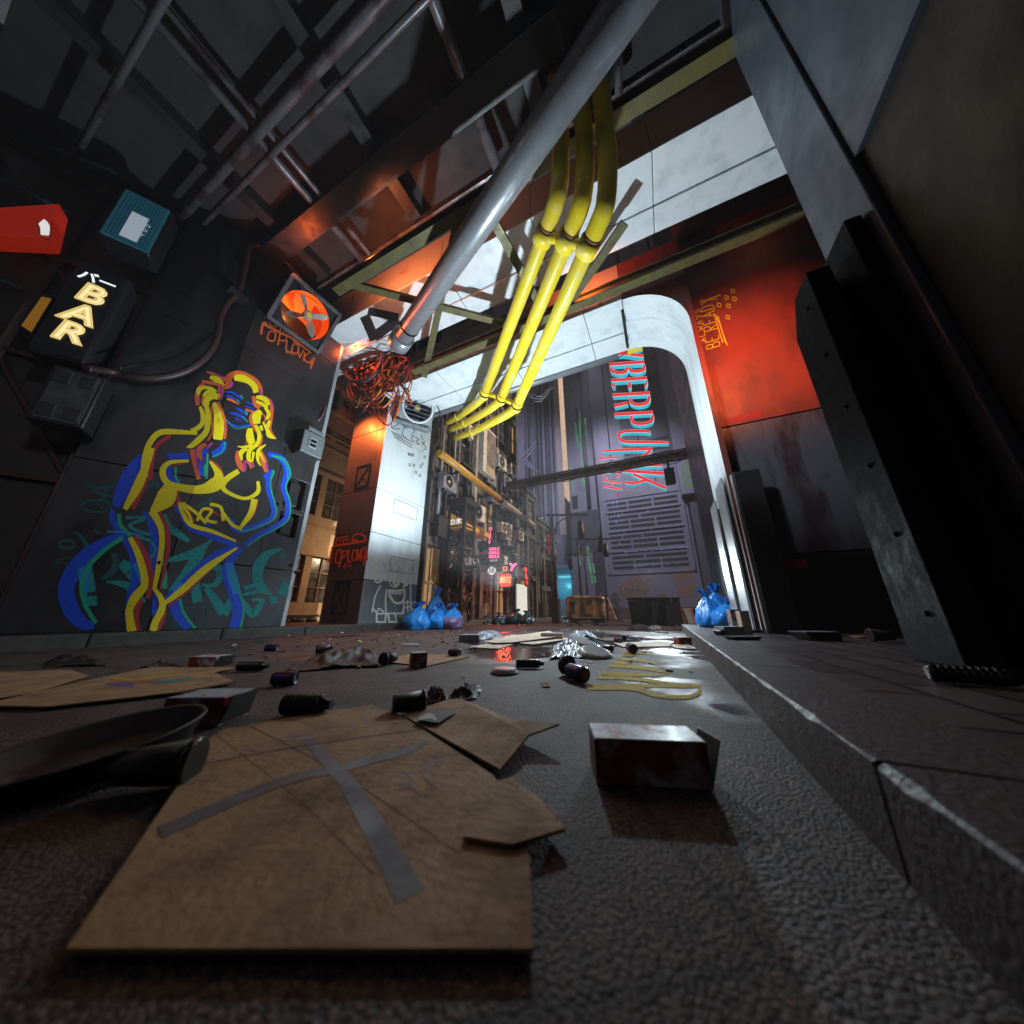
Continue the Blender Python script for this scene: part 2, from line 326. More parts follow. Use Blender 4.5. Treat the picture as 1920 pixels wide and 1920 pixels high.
def paver_mat():
    m = bpy.data.materials.new('clay_pavers'); m.use_nodes = True; nt = m.node_tree; L = nt.links; b = nt.nodes['Principled BSDF']
    g = nd(nt, 'ShaderNodeNewGeometry'); mp = nd(nt, 'ShaderNodeMapping'); mp.inputs['Rotation'].default_value = (0, 0, R(90)); L.new(g.outputs['Position'], mp.inputs[0])
    br = nd(nt, 'ShaderNodeTexBrick', offset=.5); L.new(mp.outputs[0], br.inputs['Vector'])
    for k, v in (('Scale', 1.), ('Mortar Size', .015), ('Brick Width', .40), ('Row Height', .185), ('Mortar Smooth', .3)): br.inputs[k].default_value = v
    br.inputs['Color1'].default_value = (.12, .098, .10, 1); br.inputs['Color2'].default_value = (.06, .049, .053, 1); br.inputs['Mortar'].default_value = (.006, .0055, .006, 1)
    n = nd(nt, 'ShaderNodeTexNoise', i_Scale=40., i_Detail=6.); L.new(g.outputs['Position'], n.inputs['Vector'])
    mx = nd(nt, 'ShaderNodeMix', data_type='RGBA', blend_type='MULTIPLY'); mx.inputs[0].default_value = .6; L.new(br.outputs[0], mx.inputs[6]); L.new(n.outputs[0], mx.inputs[7]); L.new(mx.outputs[2], b.inputs['Base Color'])
    b.inputs['Roughness'].default_value = .42
    inv = nd(nt, 'ShaderNodeMath', operation='MULTIPLY_ADD', i_1=-1.2, i_2=1.); L.new(br.outputs['Fac'], inv.inputs[0])
    ad = nd(nt, 'ShaderNodeMath', operation='MULTIPLY_ADD', i_1=.25); L.new(n.outputs[0], ad.inputs[0]); L.new(inv.outputs[0], ad.inputs[2])
    bp = nd(nt, 'ShaderNodeBump', i_Strength=.35, i_Distance=.006); L.new(ad.outputs[0], bp.inputs['Height']); L.new(bp.outputs[0], b.inputs['Normal'])
    return m
M_PAVE = paver_mat()
KZ = .17
struct(MB().box(.585, 9, -5, 9.2, -.1, KZ-.0065).build('pavement', mat('paver_bedding', (.012, .011, .011), .8)))
struct(MB().box(.585, 9, -5, 9.2, KZ-.0062, KZ-.001).build('paving_bricks', M_PAVE))
kb = MB(); y = -4.0
while y < 9.2:
    l = 1.22; pts = []
    # slightly uneven, chipped top edge: many slices along the stone
    n = 16; prof = []
    for i in range(n+1):
        yy = y+.006+(l-.012)*i/n; ch = .003+.016*max(0, math.sin(yy*9.1)*math.sin(yy*23.7+1))+random.uniform(0, .003); prof.append((yy, ch))
    vs = []; fs = []
    for yy, ch in prof:
        e = random.uniform(-.002, .002)
        vs += [(.58, yy, -.1), (.58, yy, KZ), (.30+ch+e, yy, KZ), (.30, yy, KZ-ch*.9), (.30, yy, -.1)]
    for i in range(n):
        for k in range(4): fs.append((i*5+k, i*5+k+1, i*5+5+k+1, i*5+5+k))
    fs += [(0, 1, 2, 3, 4), tuple(n*5+k for k in (4, 3, 2, 1, 0))]
    kb.add(vs, fs); y += l
struct(kb.build('kerb', M_KERB))
kb = MB(); y = -4
while y < 30:
    kb.box(-7.04, -6.78, y+.006, y+1.4-.006, -.1, KZ); y += 1.4
struct(kb.build('kerb', M_KERBL, bevel=.02))
struct(MB().box(-16, -7.045, -6, 30, -.1, KZ-.005).build('pavement', M_PAVE))
# worn yellow lettering on the wet road
G7 = lambda p: (960+p[0]/4, 860+p[1]/4)
rd = Decal(lambda x, y, l: onZ(x, y, l), .003)
for pts, w_ in [([(560, 1712), (760, 1712), (940, 1708), (1030, 1702), (1385, 1702)], [40, 42, 40, 26, 30]), ([(850, 1716), (960, 1730), (1060, 1765), (1190, 1785), (1310, 1785), (1390, 1765), (1405, 1725), (1385, 1698)], [34, 36, 34, 30, 30, 28, 26, 24]),
                ([(640, 1640), (850, 1645), (1150, 1680), (1385, 1700)], [24, 26, 20, 12]), ([(675, 1605), (860, 1615), (1060, 1622), (1150, 1618)], [24, 28, 22, 8]),
                ([(730, 1552), (900, 1560), (1060, 1580), (1185, 1612)], [20, 24, 24, 4]), ([(765, 1527), (875, 1532)], 20), ([(790, 1503), (960, 1512), (1100, 1545)], [14, 16, 10]),
                ([(820, 1473), (920, 1478)], 13), ([(850, 1455), (960, 1460), (1040, 1462)], 11), ([(900, 1437), (1010, 1440)], 8)]:
    rd.stroke([G7(p) for p in pts], [q/3.7 for q in (w_ if isinstance(w_, list) else [w_]*len(pts))])
struct(rd.mb.build('road_marking', mat('worn_yellow_road_paint', (.36, .245, .003), .75, 0, (.06, .046, .018), 26., .3, 60, contrast=(.55, .70), rvar=.1, spec=.12), fix=False))
# ================================================================ graffiti pillar (left)
PJ = Vector((-7, 2.16, 0)); DA = Vector((.492, .87, 0)).normalized(); NA = Vector((.87, -.492, 0)).normalized(); PA = PJ-DA*1.36
Zb = lambda x, y: onX(x, y, -7).z
def wallG(x, y, l):
    p = onP(x, y, PJ, NA)
    if (p-PJ).dot(DA) < 0: return onP(x, y, PJ+NA*l, NA)
    return onX(x, y, -7+l)
pil = thing('graffiti_pillar', 'charcoal panelled pillar painted with a yellow and blue figure over teal tags', 'pillar', (-7.4, 3, KZ))
H1 = 11.5
core = MB(); poly = [PA-NA*.03, PJ-NA*.03-DA*.12, Vector((-7.22, 2.4, 0)), Vector((-7.22, 4.06, 0)), Vector((-8.9, 4.06, 0)), Vector((-9.6, 1.2, 0))]
core.prism([Vector((p.x, p.y, .1)) for p in poly], (0, 0, H1)).build('core', M_DARK, pil)
zs = [.165, Zb(420, 1056), Zb(540, 838), Zb(457, 647), 6.6, 8.4, H1]
za = [.165, onP(220, 870, PJ, NA).z, onP(285, 582, PJ, NA).z, 6.2, H1]
cl = MB(); G = .008
rec = []   # recesses on the right facet (y0,y1,z0,z1)
for (x0, y0, x1, y1) in ((530, 1010, 563, 962), (545, 957, 577, 902)):
    a = onX(x0, y0, -7); b = onX(x1, y1, -7); rec.append((a.y, b.y, min(a.z, b.z)+.05, max(a.z, b.z)-.05))
zr0, zr1 = rec[0][2]-.0, rec[1][3]
ya = rec[0][0]-.35
for z0, z1 in zip(zs, zs[1:]):
    if z0 < 2.0 < z1 or z0 < rec[1][2] < z1:
        cl.box(-7.03, -7, 2.16+G, ya-G, z0+G, z1-G)
        # frame round the two recesses
        yb = 4.0
        cuts = [z0+G, rec[0][2], rec[0][3], rec[1][2], rec[1][3], z1-G]
        for k in range(0, 5):
            if k % 2 == 0: cl.box(-7.03, -7, ya+.001, 4.07, cuts[k], cuts[k+1])
            else: cl.box(-7.03, -7, ya+.001, ya+.2, cuts[k], cuts[k+1]); cl.box(-7.03, -7, 3.93, 4.07, cuts[k], cuts[k+1])
    else: cl.box(-7.03, -7, 2.16+G, 4.07, z0+G, z1-G)
LA = 1.36
for z0, z1 in zip(za, za[1:]):
    c = PJ-DA*(LA/2)-NA*.015; cl.obox((c.x, c.y, (z0+z1)/2), DA*(LA/2-G), NA*.015, (0, 0, (z1-z0)/2-G))
cl.build('cladding', M_PANEL, pil, bevel=.006); MB().box(-7.06, -6.993, 4.02, 4.11, .17, H1).build('lit_corner_strip', M_BRUSH, pil, bevel=.012)  # pale strip added to carry the light reflected along the corner
nb = MB()
for k in (0, 1):
    y0, y1, z0, z1 = ya+.2, 3.93, rec[k][2], rec[k][3]
    nb.box(-7.2, -7.14, ya+.1, 4.0, z0-.05, z1+.05); nb.box(-7.139, -7.07, y0+(y1-y0)*.25, y1-.06, z0+.07, z1-.06)
nb.build('recessed_hatch', M_DARK, pil, bevel=.02)
rv = MB()
for x, y in ((545, 1060), (300, 1055), (553, 1073), (452, 655), (520, 945)):
    p = wallG(x, y, 0); rv.lathe([(.035, 0), (.03, .012), (.012, .016)], 12, frame_matrix(p, (0, 1, 0), (0, 0, 1)))
rv.build('bolt_head', M_STEEL, pil)
G0 = lambda p: (p[0]/4, 420+p[1]/4)
G1 = lambda p: (360+p[0]/8.727, 680+p[1]/8.727)
G2 = lambda p: (100+p[0]/4.174, 840+p[1]/4.174)
def paint(name, m, lift, items):
    d = Decal(wallG, lift)
    for g, s, pts, w_ in items:
        ws = list(w_) if isinstance(w_, (list, tuple)) else [w_]*len(pts)
        d.stroke([g(p) for p in pts], [q/s for q in ws])
    return d.build(name, m, pil)
a = lambda pts, w_: (G0, 4, pts, w_)
h = lambda pts, w_: (G1, 8.727, pts, w_)
b = lambda pts, w_: (G2, 4.174, pts, w_)
def off(pts, dx, dy=0): return [(x+dx, y+dy) for x, y in pts]
paint('faint_tag', P_TEALD, .003, [b([(230, 265), (330, 310), (480, 290), (520, 270)], [10, 20, 24, 8]), b([(420, 300), (400, 370), (370, 410)], 26), b([(300, 330), (380, 360), (470, 380)], 18), b(arc(340, 455, 120, 45, 0, 350, 14), 18), b([(300, 450), (340, 440), (380, 470)], 12),
    b([(700, 330), (760, 300), (800, 270), (830, 300)], 30), b([(1120, 470), (1190, 430), (1240, 390)], 22), b(arc(110, 755, 60, 32, 0, 350), 22), b([(150, 660), (215, 690), (255, 770), (200, 840)], [14, 30, 34, 20]), b([(0, 890), (60, 870), (150, 855)], 12), b([(0, 905), (80, 905), (150, 915)], 10),
    b([(320, 640), (350, 665), (380, 660)], 20), b([(380, 1025), (450, 980), (490, 900), (470, 820)], [30, 50, 56, 40]), b([(960, 1250), (1210, 1250)], 12), b([(1205, 1250), (1170, 1390), (940, 1390)], 12), b([(940, 1390), (960, 1260)], 12), b([(1070, 1305), (1120, 1275), (1170, 1300), (1120, 1335), (1070, 1305)], 8), b(arc(1010, 800, 30, 22, 0, 350), 8),
    b([(1220, 970), (1250, 1000), (1290, 960), (1300, 1010)], 8)])
paint('teal_tag', P_TEAL, .0034, [b([(410, 1045), (540, 1065), (640, 1120), (720, 1210)], [10, 50, 70, 20]), b([(530, 900), (600, 960), (660, 1060)], [70, 100, 60]), b([(840, 890), (980, 860), (1120, 815), (1240, 720)], [20, 50, 70, 16]), b([(1165, 790), (1080, 930), (1000, 1050), (930, 1140)], [70, 90, 90, 80]),
    b([(1100, 930), (1110, 1060), (1130, 1210)], [70, 76, 80]), b([(1110, 945), (1230, 920), (1310, 970), (1260, 1070), (1160, 1070)], [30, 40, 60, 40, 20]), b([(1190, 1090), (1260, 1180), (1330, 1300)], [40, 70, 80]), b([(1330, 1300), (1390, 1200), (1440, 1080)], [70, 60, 30]), b([(1790, 790), (1680, 830), (1610, 920), (1600, 1030), (1650, 1110), (1710, 1150)], [14, 60, 86, 80, 60, 16]), b([(1710, 1150), (1620, 1120), (1480, 1150)], [10, 34, 20]),
    b([(1490, 1100), (1580, 1075)], 36), b([(1480, 1190), (1550, 1290), (1600, 1260), (1640, 1180)], [30, 70, 50, 40]), b([(1550, 1190), (1620, 1185)], 30), b([(1825, 1055), (1780, 1150)], 64), b([(1690, 1195), (1750, 1180)], 60), b([(245, 930), (275, 1130)], 118), b([(280, 1160), (285, 1235)], 118), b([(570, 545), (720, 545)], 24), b([(710, 560), (600, 600), (640, 640), (760, 680)], 26), b([(870, 520), (890, 610), (960, 660), (1065, 730)], [40, 60, 60, 30]), b([(1780, 815), (1810, 850), (1780, 855), (1770, 830)], 8),
    b([(640, 690), (760, 730), (800, 800), (760, 860)], 22)])
BODYL = [(1480, 1570), (1350, 1560), (1200, 1565), (1120, 1650), (1080, 1780), (1085, 1900)]
HIP = [(470, 480), (462, 560), (540, 680), (620, 820), (645, 1000), (605, 1150), (590, 1300), (592, 1430)]
WA = [(770, 490), (840, 620), (850, 760), (820, 950), (790, 1105)]
ARM = [(1690, 50), (1790, 85), (1835, 190), (1800, 300), (1835, 430), (1805, 570), (1600, 690), (1500, 760)]
ARMI = [(1695, 190), (1680, 300), (1725, 520), (1590, 610), (1450, 645), (1390, 600)]
LEG = [(1480, 780), (1390, 880), (1350, 970), (1400, 1110), (1445, 1260), (1420, 1410)]
BIG = [(530, 680), (350, 770), (190, 920), (100, 1100), (140, 1270), (230, 1370), (320, 1390)]
paint('blue_outline', P_BLUE, .0042, [b(BIG, [40, 90, 130, 130, 130, 100, 50]), b(HIP, [40, 50, 56, 64, 64, 60, 60, 50]), b(off(WA, -60, 10), [30, 70, 76, 60, 30]), b(ARM, 44), b(ARMI, 44), b(LEG, [30, 60, 70, 90, 90, 90]), b([(950, 1170), (965, 1280), (1060, 1410)], [70, 90, 80]), b([(700, 60), (600, 210), (530, 360), (490, 460)], [60, 120, 110, 60]), b([(880, 1180), (1080, 1000), (1290, 820), (1450, 770)], [30, 60, 50, 20]),
    b([(890, 45), (960, 80), (1060, 60)], [20, 70, 60]), b([(900, 140), (915, 230), (990, 270)], 56), b([(1055, 620), (1230, 690), (1440, 765)], 44), b([(960, 440), (1010, 540), (1060, 620)], 40), b([(800, 1130), (790, 1310)], 40), b([(1160, 545), (1200, 600), (1240, 590)], 16), b([(1370, 540), (1420, 590)], 20),
    h([(540, 1290), (480, 1420), (330, 1510)], [80, 120, 90]), h([(220, 1400), (190, 1600), (165, 1850)], [90, 130, 110]), h([(1240, 1490), (1370, 1520), (1490, 1640), (1530, 1800), (1500, 1920)], 62), h([(1180, 1880), (1290, 1790), (1320, 1760)], 70),
    h([(530, 475), (660, 490), (780, 560), (815, 590)], 30), h([(550, 540), (650, 565), (765, 640)], [24, 26, 8]), h([(890, 640), (960, 670), (1040, 715)], 26), h([(870, 715), (960, 740), (1045, 790)], [22, 22, 8]), h([(700, 735), (800, 780), (890, 845)], [8, 40, 28]), h([(610, 825), (720, 840), (840, 900), (905, 965)], [14, 40, 40, 8]), h([(705, 910), (840, 970)], [26, 6]), h([(480, 850), (560, 940), (680, 1025), (800, 1045), (970, 1005)], [14, 26, 30, 30, 24]), a([(1250, 1540), (1400, 1550), (1480, 1585)], 10)])
paint('light_blue_overlap', P_LBLUE, .0056, [b([(250, 940), (235, 1060), (245, 1190)], [90, 60, 40]), b([(640, 900), (680, 960), (690, 1040)], [60, 70, 50]), b([(1375, 900), (1400, 1010), (1440, 1140)], [60, 76, 70]), b([(420, 655), (560, 660), (700, 690)], 16), b([(640, 1150), (610, 1190)], 50), b([(930, 1110), (1010, 1060)], 50)])
paint('green_fringe', P_GREEN, .0064, [b([(545, 700), (400, 800), (270, 935), (220, 1080), (250, 1230), (335, 1370)], 34), b([(515, 515), (525, 600), (605, 690)], 32), b(off(ARM, 20, 6), 12), b(off(ARMI, 20, 4), 12), b(off(LEG[2:], 46, -6), 18), b([(990, 1180), (1020, 1290), (1110, 1410)], 22), b([(860, 870), (875, 980), (870, 1100)], [20, 34, 40]), b([(955, 150), (960, 230), (985, 270)], 20), b([(1190, 130), (1190, 220)], 24), b([(570, 440), (640, 300), (720, 130)], [30, 20, 10]),
    h([(545, 1290), (500, 1450), (330, 1545)], 22), h([(255, 1490), (240, 1900)], 34), h([(800, 530), (830, 590)], 24), h([(740, 600), (785, 655)], 14), h([(880, 800), (905, 855)], 34), h([(830, 880), (920, 975)], 20), h([(500, 880), (680, 1060), (800, 1075), (960, 1030)], 12), h([(1300, 1520), (1480, 1600), (1560, 1740), (1560, 1900)], 18), h([(1310, 1770), (1340, 1790), (1290, 1900)], 30)])
paint('crimson_shadow', P_RED, .0072, [b(off(WA, 48, 4), [30, 38, 36, 26, 10]), b([(640, 695), (735, 870), (760, 1080), (735, 1180)], [30, 50, 44, 30]), b([(690, 1190), (650, 1300), (665, 1430)], 40), b([(870, 1265), (850, 1350), (815, 1425)], 34), b([(900, 1240), (1080, 1095), (1250, 930)], 16), b([(785, 0), (760, 130), (710, 300), (620, 480)], 34), b([(960, 330), (985, 430)], 34), b([(975, 440), (860, 475), (800, 500)], 14), b([(1600, 400), (1565, 520), (1500, 590)], 20), b([(1335, 290), (1350, 240), (1440, 190)], 14), b([(1220, 90), (1300, 150), (1335, 230)], 16), b([(1030, 430), (1100, 570)], 16), b([(1180, 480), (1290, 520), (1330, 580)], 14), b([(1080, 600), (1250, 650), (1430, 720)], 12), b([(1060, 110), (920, 140)], 10), a([(1280, 1585), (1170, 1670), (1140, 1800), (1130, 1920)], 30)])
paint('orange_hair', P_ORG, .0080, [h([(235, 150), (330, 180), (450, 235), (560, 270), (640, 210), (760, 175), (900, 215), (1050, 310), (1120, 430), (1135, 530)], [20, 50, 60, 90, 110, 90, 90, 80, 70, 40]), h([(600, 280), (590, 380), (480, 400), (470, 520), (440, 600)], [110, 90, 110, 80, 60]), h([(160, 295), (300, 330), (480, 340)], [30, 60, 80]), h([(200, 330), (120, 420), (85, 560), (95, 700)], [40, 80, 80, 60]), h([(300, 480), (200, 560), (180, 680)], 70),
    h([(1000, 550), (1050, 680), (1110, 740)], [60, 90, 60]), h([(1210, 570), (1300, 680), (1290, 900), (1270, 1090), (1370, 1245)], [40, 60, 70, 60, 20]), h([(1010, 790), (960, 920), (1030, 1060), (1130, 1220), (1090, 1380)], [40, 60, 70, 60, 50]), h([(420, 640), (500, 830), (550, 1050), (530, 1250)], 48), h([(230, 1330), (130, 1400), (110, 1500), (165, 1590)], [60, 90, 90, 30]), h([(0, 1420), (30, 1550), (70, 1730), (110, 1910)], [80, 90, 80, 70]), h([(350, 660), (310, 850), (340, 1100), (260, 1280)], 40),
    h([(760, 1440), (745, 1560), (800, 1700), (860, 1780)], [60, 90, 90, 40]), h([(900, 1580), (960, 1650), (990, 1720)], 80), h([(1120, 1450), (1180, 1640), (1220, 1790)], [60, 110, 50]), h([(570, 590), (660, 620), (770, 680)], [30, 40, 16]), h([(870, 765), (940, 785), (1010, 805)], 34), h([(1150, 830), (1200, 900), (1180, 1000)], 26), h([(900, 1080), (890, 1330)], 20)])
paint('magenta_fringe', P_MAG, .0088, [h([(380, 200), (470, 225), (545, 240)], 22), h([(660, 320), (630, 400)], 40), h([(470, 390), (480, 500), (500, 560)], 40), h([(1100, 430), (1140, 520)], 34), h([(1290, 600), (1325, 720)], 26), h([(550, 1000), (560, 1100)], 20), h([(60, 1420), (70, 1600), (100, 1750)], 40), h([(330, 1310), (240, 1400)], 34), h([(860, 1600), (870, 1760)], 44), h([(1215, 1620), (1235, 1750)], 36), h([(970, 1640), (1000, 1710)], 30)])
paint('yellow_figure', P_YEL, .0096, [h([(290, 235), (420, 280), (530, 365)], [50, 96, 14]), h([(690, 250), (800, 250), (930, 300), (1020, 390), (1050, 490)], [80, 120, 100, 100, 90]), h([(110, 530), (115, 440), (210, 405), (320, 430), (405, 470)], [50, 80, 56, 60, 24]), h([(185, 550), (250, 480), (350, 490), (455, 550)], [40, 60, 46, 24]), h([(220, 720), (250, 600), (340, 550), (425, 590)], [100, 110, 100, 40]), h([(130, 720), (180, 860), (165, 1000), (60, 1090), (-20, 1110)], [50, 78, 80, 76, 60]), h([(230, 680), (265, 880), (235, 1120), (110, 1260), (-10, 1360), (-90, 1380)], [70, 86, 94, 100, 80, 20]), h([(360, 650), (420, 850), (440, 1060), (420, 1260)], [50, 130, 170, 150]),
    h([(1050, 560), (1180, 590), (1260, 690)], [50, 84, 60]), h([(1050, 630), (1150, 680), (1240, 740)], [40, 60, 50]), h([(1130, 790), (1060, 870), (1060, 1000)], [70, 150, 110]), h([(1190, 730), (1255, 830), (1220, 930)], [40, 64, 40]), h([(1160, 970), (1230, 1100), (1270, 1190), (1380, 1245)], [24, 56, 80, 10]), h([(1270, 950), (1230, 1060)], [50, 70]), h([(1120, 1030), (1150, 1110)], [60, 40]), h([(955, 1070), (945, 1200), (985, 1330)], [70, 130, 110]), h([(1040, 1020), (1100, 1180), (1065, 1330), (950, 1430), (925, 1560), (975, 1620)], [50, 64, 60, 70, 70, 24]), h([(745, 1370), (850, 1380), (1000, 1350)], [14, 40, 60]), h([(900, 1400), (800, 1480), (820, 1600)], [60, 76, 20]), h([(1010, 1460), (985, 1620)], [50, 30]), h([(1210, 1340), (1095, 1430), (1075, 1580), (1125, 1690)], [14, 60, 50, 16]), h([(1110, 1470), (1190, 1640)], [40, 12]),
    a(BODYL, [24, 36, 44, 44, 40, 50]), b([(775, 0), (730, 130), (660, 300), (560, 480)], [40, 56, 76, 40]), b([(1060, 100), (910, 115), (855, 180), (890, 270), (1000, 310), (1150, 325), (1270, 280), (1290, 200), (1225, 105)], [20, 34, 50, 50, 60, 70, 110, 60, 16]), b([(1450, 180), (1360, 240), (1325, 300), (1370, 350), (1500, 395), (1600, 345), (1600, 260)], [40, 46, 44, 30, 26, 34, 24]), b([(920, 285), (880, 390), (770, 500)], [90, 150, 40]), b(WA, [60, 48, 44, 44, 30]), b([(600, 700), (675, 860), (715, 1060), (640, 1170), (595, 1280), (615, 1435)], [40, 54, 60, 70, 60, 76]), b([(790, 1100), (845, 1180), (850, 1260), (800, 1360), (780, 1432)], [30, 46, 56, 54, 60]), b([(850, 1230), (1010, 1110), (1200, 940), (1440, 780)], [30, 52, 56, 14]),
    b([(985, 425), (1010, 500), (1075, 600), (1250, 655), (1430, 730)], [24, 34, 34, 30, 14]), b([(1000, 430), (1060, 520), (1085, 590)], 22), b([(1010, 430), (1120, 510), (1195, 590)], 26), b([(1125, 570), (1170, 480), (1240, 490), (1200, 560), (1280, 585)], 24), b([(1225, 440), (1310, 465), (1330, 570)], 26), b([(1330, 510), (1400, 600), (1475, 632)], 26), b([(1575, 400), (1545, 510), (1470, 615)], [50, 46, 30])])
d = Decal(wallG, .004); ux = (40/3.6, 22/3.6); uy = (-3, -21.)
g4 = lambda p: (480+p[0]/6.857, 420+p[1]/6.857)
for pts, w_ in [([(110, 1185), (170, 1210), (300, 1290)], 12), ([(65, 1420), (90, 1280), (140, 1280)], 30), ([(90, 1280), (300, 1390), (480, 1480), (715, 1665)], [34, 30, 26, 12]), ([(170, 1385), (150, 1480), (230, 1500), (250, 1400), (180, 1375)], 20), ([(310, 1410), (280, 1560)], 20), ([(310, 1410), (390, 1440), (370, 1500), (300, 1490)], 18), ([(400, 1490), (390, 1620), (450, 1650)], 20), ([(480, 1540), (460, 1640), (530, 1660), (545, 1560), (480, 1540)], 20), ([(545, 1600), (560, 1720)], 18), ([(560, 1720), (620, 1610)], 18), ([(630, 1650), (610, 1760)], 20), ([(690, 1650), (620, 1720), (670, 1790)], 16), ([(690, 1800), (750, 1720), (700, 1860)], 22), ([(670, 1770), (740, 1790)], 16), ([(540, 1490), (600, 1470), (670, 1560), (690, 1640)], 10), ([(480, 1500), (520, 1520), (570, 1560)], 40), ([(380, 1640), (420, 1665)], 10), ([(440, 1660), (480, 1690)], 10),
              ([(170, 1250), (190, 1300), (240, 1310)], 12), ([(260, 1300), (250, 1340)], 12), ([(290, 1320), (350, 1350)], 12), ([(320, 1330), (305, 1380)], 12), ([(350, 1360), (380, 1390)], 14)]:
    d.stroke([g4(p) for p in pts], [q/6.857 for q in (w_ if isinstance(w_, list) else [w_]*len(pts))], curve=len(pts) > 2)
d.build('orange_lettering', P_ORG, pil)
# ---------------- big vent fan high on the graffiti pillar
fc = onX(574, 592, -6.55); fn_ = thing('vent_fan', 'large dark vent housing with orange lit throat and grey propeller on the graffiti pillar', 'fan', (-7, fc.y, fc.z))
N_ = Vector((.86, -.12, -.5)).normalized(); U_ = Vector((0, 1, 0)); U_ = (U_-N_*U_.dot(N_)).normalized(); V_ = N_.cross(U_); V_ = V_ if V_.z > 0 else -V_
hs, rad, n = .55, .48, 32
mb = MB(); sq = []; ci = []; cib = []
for k in range(n):
    a_ = 2*math.pi*k/n; c_, s_ = math.cos(a_), math.sin(a_); m_ = max(abs(c_), abs(s_))
    sq.append(fc+U_*hs*c_/m_+V_*hs*s_/m_); ci.append(fc+U_*rad*c_+V_*rad*s_)
vs = sq+ci+[p-N_*.7 for p in sq]; fs = [(k, (k+1) % n, n+(k+1) % n, n+k) for k in range(n)]+[(k, (k+1) % n, 2*n+(k+1) % n, 2*n+k) for k in range(n)]
mb.add(vs, fs); mb.build('housing', M_DARK, fn_)
mb = MB(); mb.add([p-N_*.001 for p in ci]+[p-N_*.5 for p in ci], [(k, (k+1) % n, n+(k+1) % n, n+k) for k in range(n)], True); mb.f.append([n+k for k in range(n)]); mb.sm.append(False); mb.mi.append(0)
mb.build('throat', M_ORANGE, fn_, fix=False)
mb = MB(); mb.bar(fc-V_*hs*.99+N_*.02, fc+V_*hs*.99+N_*.02, .09, .03, N_) if False else None
for s_ in (-1, 1):
    mb.obox(fc+V_*s_*(hs-.02)+N_*.02, U_*hs, V_*.04, N_*.03); mb.obox(fc+U_*s_*(hs-.02)+N_*.022, U_*.04, V_*hs*.95, N_*.03)
mb.build('rim', M_STAIN, fn_, bevel=.01)
hub = fc+N_*.12; mb = MB(); mb.lathe([(.1, -.14), (.1, .06), (.085, .085)], 16, frame_matrix(hub, U_, V_ if U_.cross(V_).dot(N_) > 0 else -V_)); pr = mb.build('propeller', M_GREYP, fn_)
for k in range(4):
    a_ = R(38+90*k); t = U_*math.cos(a_)+V_*math.sin(a_); s_ = N_.cross(t); tw = (s_*.75+N_*.65).normalized(); vs = []; m_ = 9
    for i in range(m_+1):
        q = i/m_; wd = .085*math.sin(math.pi*min(1, q*.8+.22))**.6*(1 if q < .9 else (1-q)*7+.3); tt = (s_*(.45+.5*q)+N_*(.9-.5*q)).normalized()
        o_ = hub+t*(.08+.37*q)-N_*.02; vs += [o_-tt*wd, o_+tt*wd, o_+tt*wd+N_.cross(tt)*0+tt.cross(t)*.012, o_-tt*wd+tt.cross(t)*.012]
    fs = []
    for i in range(m_):
        for j in range(4): fs.append((i*4+j, i*4+(j+1) % 4, i*4+4+(j+1) % 4, i*4+4+j))
    fs += [(0, 1, 2, 3), tuple(m_*4+j for j in (3, 2, 1, 0))]
    MB().add(vs, fs).build('blade', M_GREYP, pr)
MB().lathe([(.062, 0), (.055, .012)], 16, frame_matrix(hub+N_*.086, U_, V_ if U_.cross(V_).dot(N_) > 0 else -V_)).build('hub_badge', mat('yellow_badge', (.75, .5, .03), .5), pr)
mb = MB(); mb.tube([fc-U_*.55-N_*.62+V_*.1, fc-U_*.95-N_*.62+V_*.1], .17, 16); mb.build('motor', M_DARK, fn_)
# ---------------- junction box on the right edge of the graffiti pillar
p0 = onX(587, 832, -6.72); jb = thing('junction_box', 'grey cast junction box with cables on the right edge of the graffiti pillar', 'junction box', (-7, p0.y, p0.z))
hy, hz = .25, .29
MB().box(-7, -6.74, p0.y-hy, p0.y+hy, p0.z-hz, p0.z+hz).build('body', M_DARK, jb, bevel=.02)
MB().box(-6.739, -6.70, p0.y-hy+.01, p0.y+hy-.01, p0.z-hz+.01, p0.z+hz-.04).build('lid', M_BOX, jb, bevel=.015)
mb = MB(); mb.box(-6.699, -6.685, p0.y-.11, p0.y+.07, p0.z-.13, p0.z+.12)
mb.build('plate', M_WHITED, jb, bevel=.006)
mb = MB()
for k in range(2): mb.box(-6.684, -6.675, p0.y-.08, p0.y+.05, p0.z-.09+.1*k, p0.z-.03+.1*k)
mb.build('slot', M_STEEL, jb)
mb = MB(); mb.box(-6.93, -6.72, p0.y-.16, p0.y+.2, p0.z+hz, p0.z+hz+.09); mb.build('cable_gland', M_BOX, jb, bevel=.015)
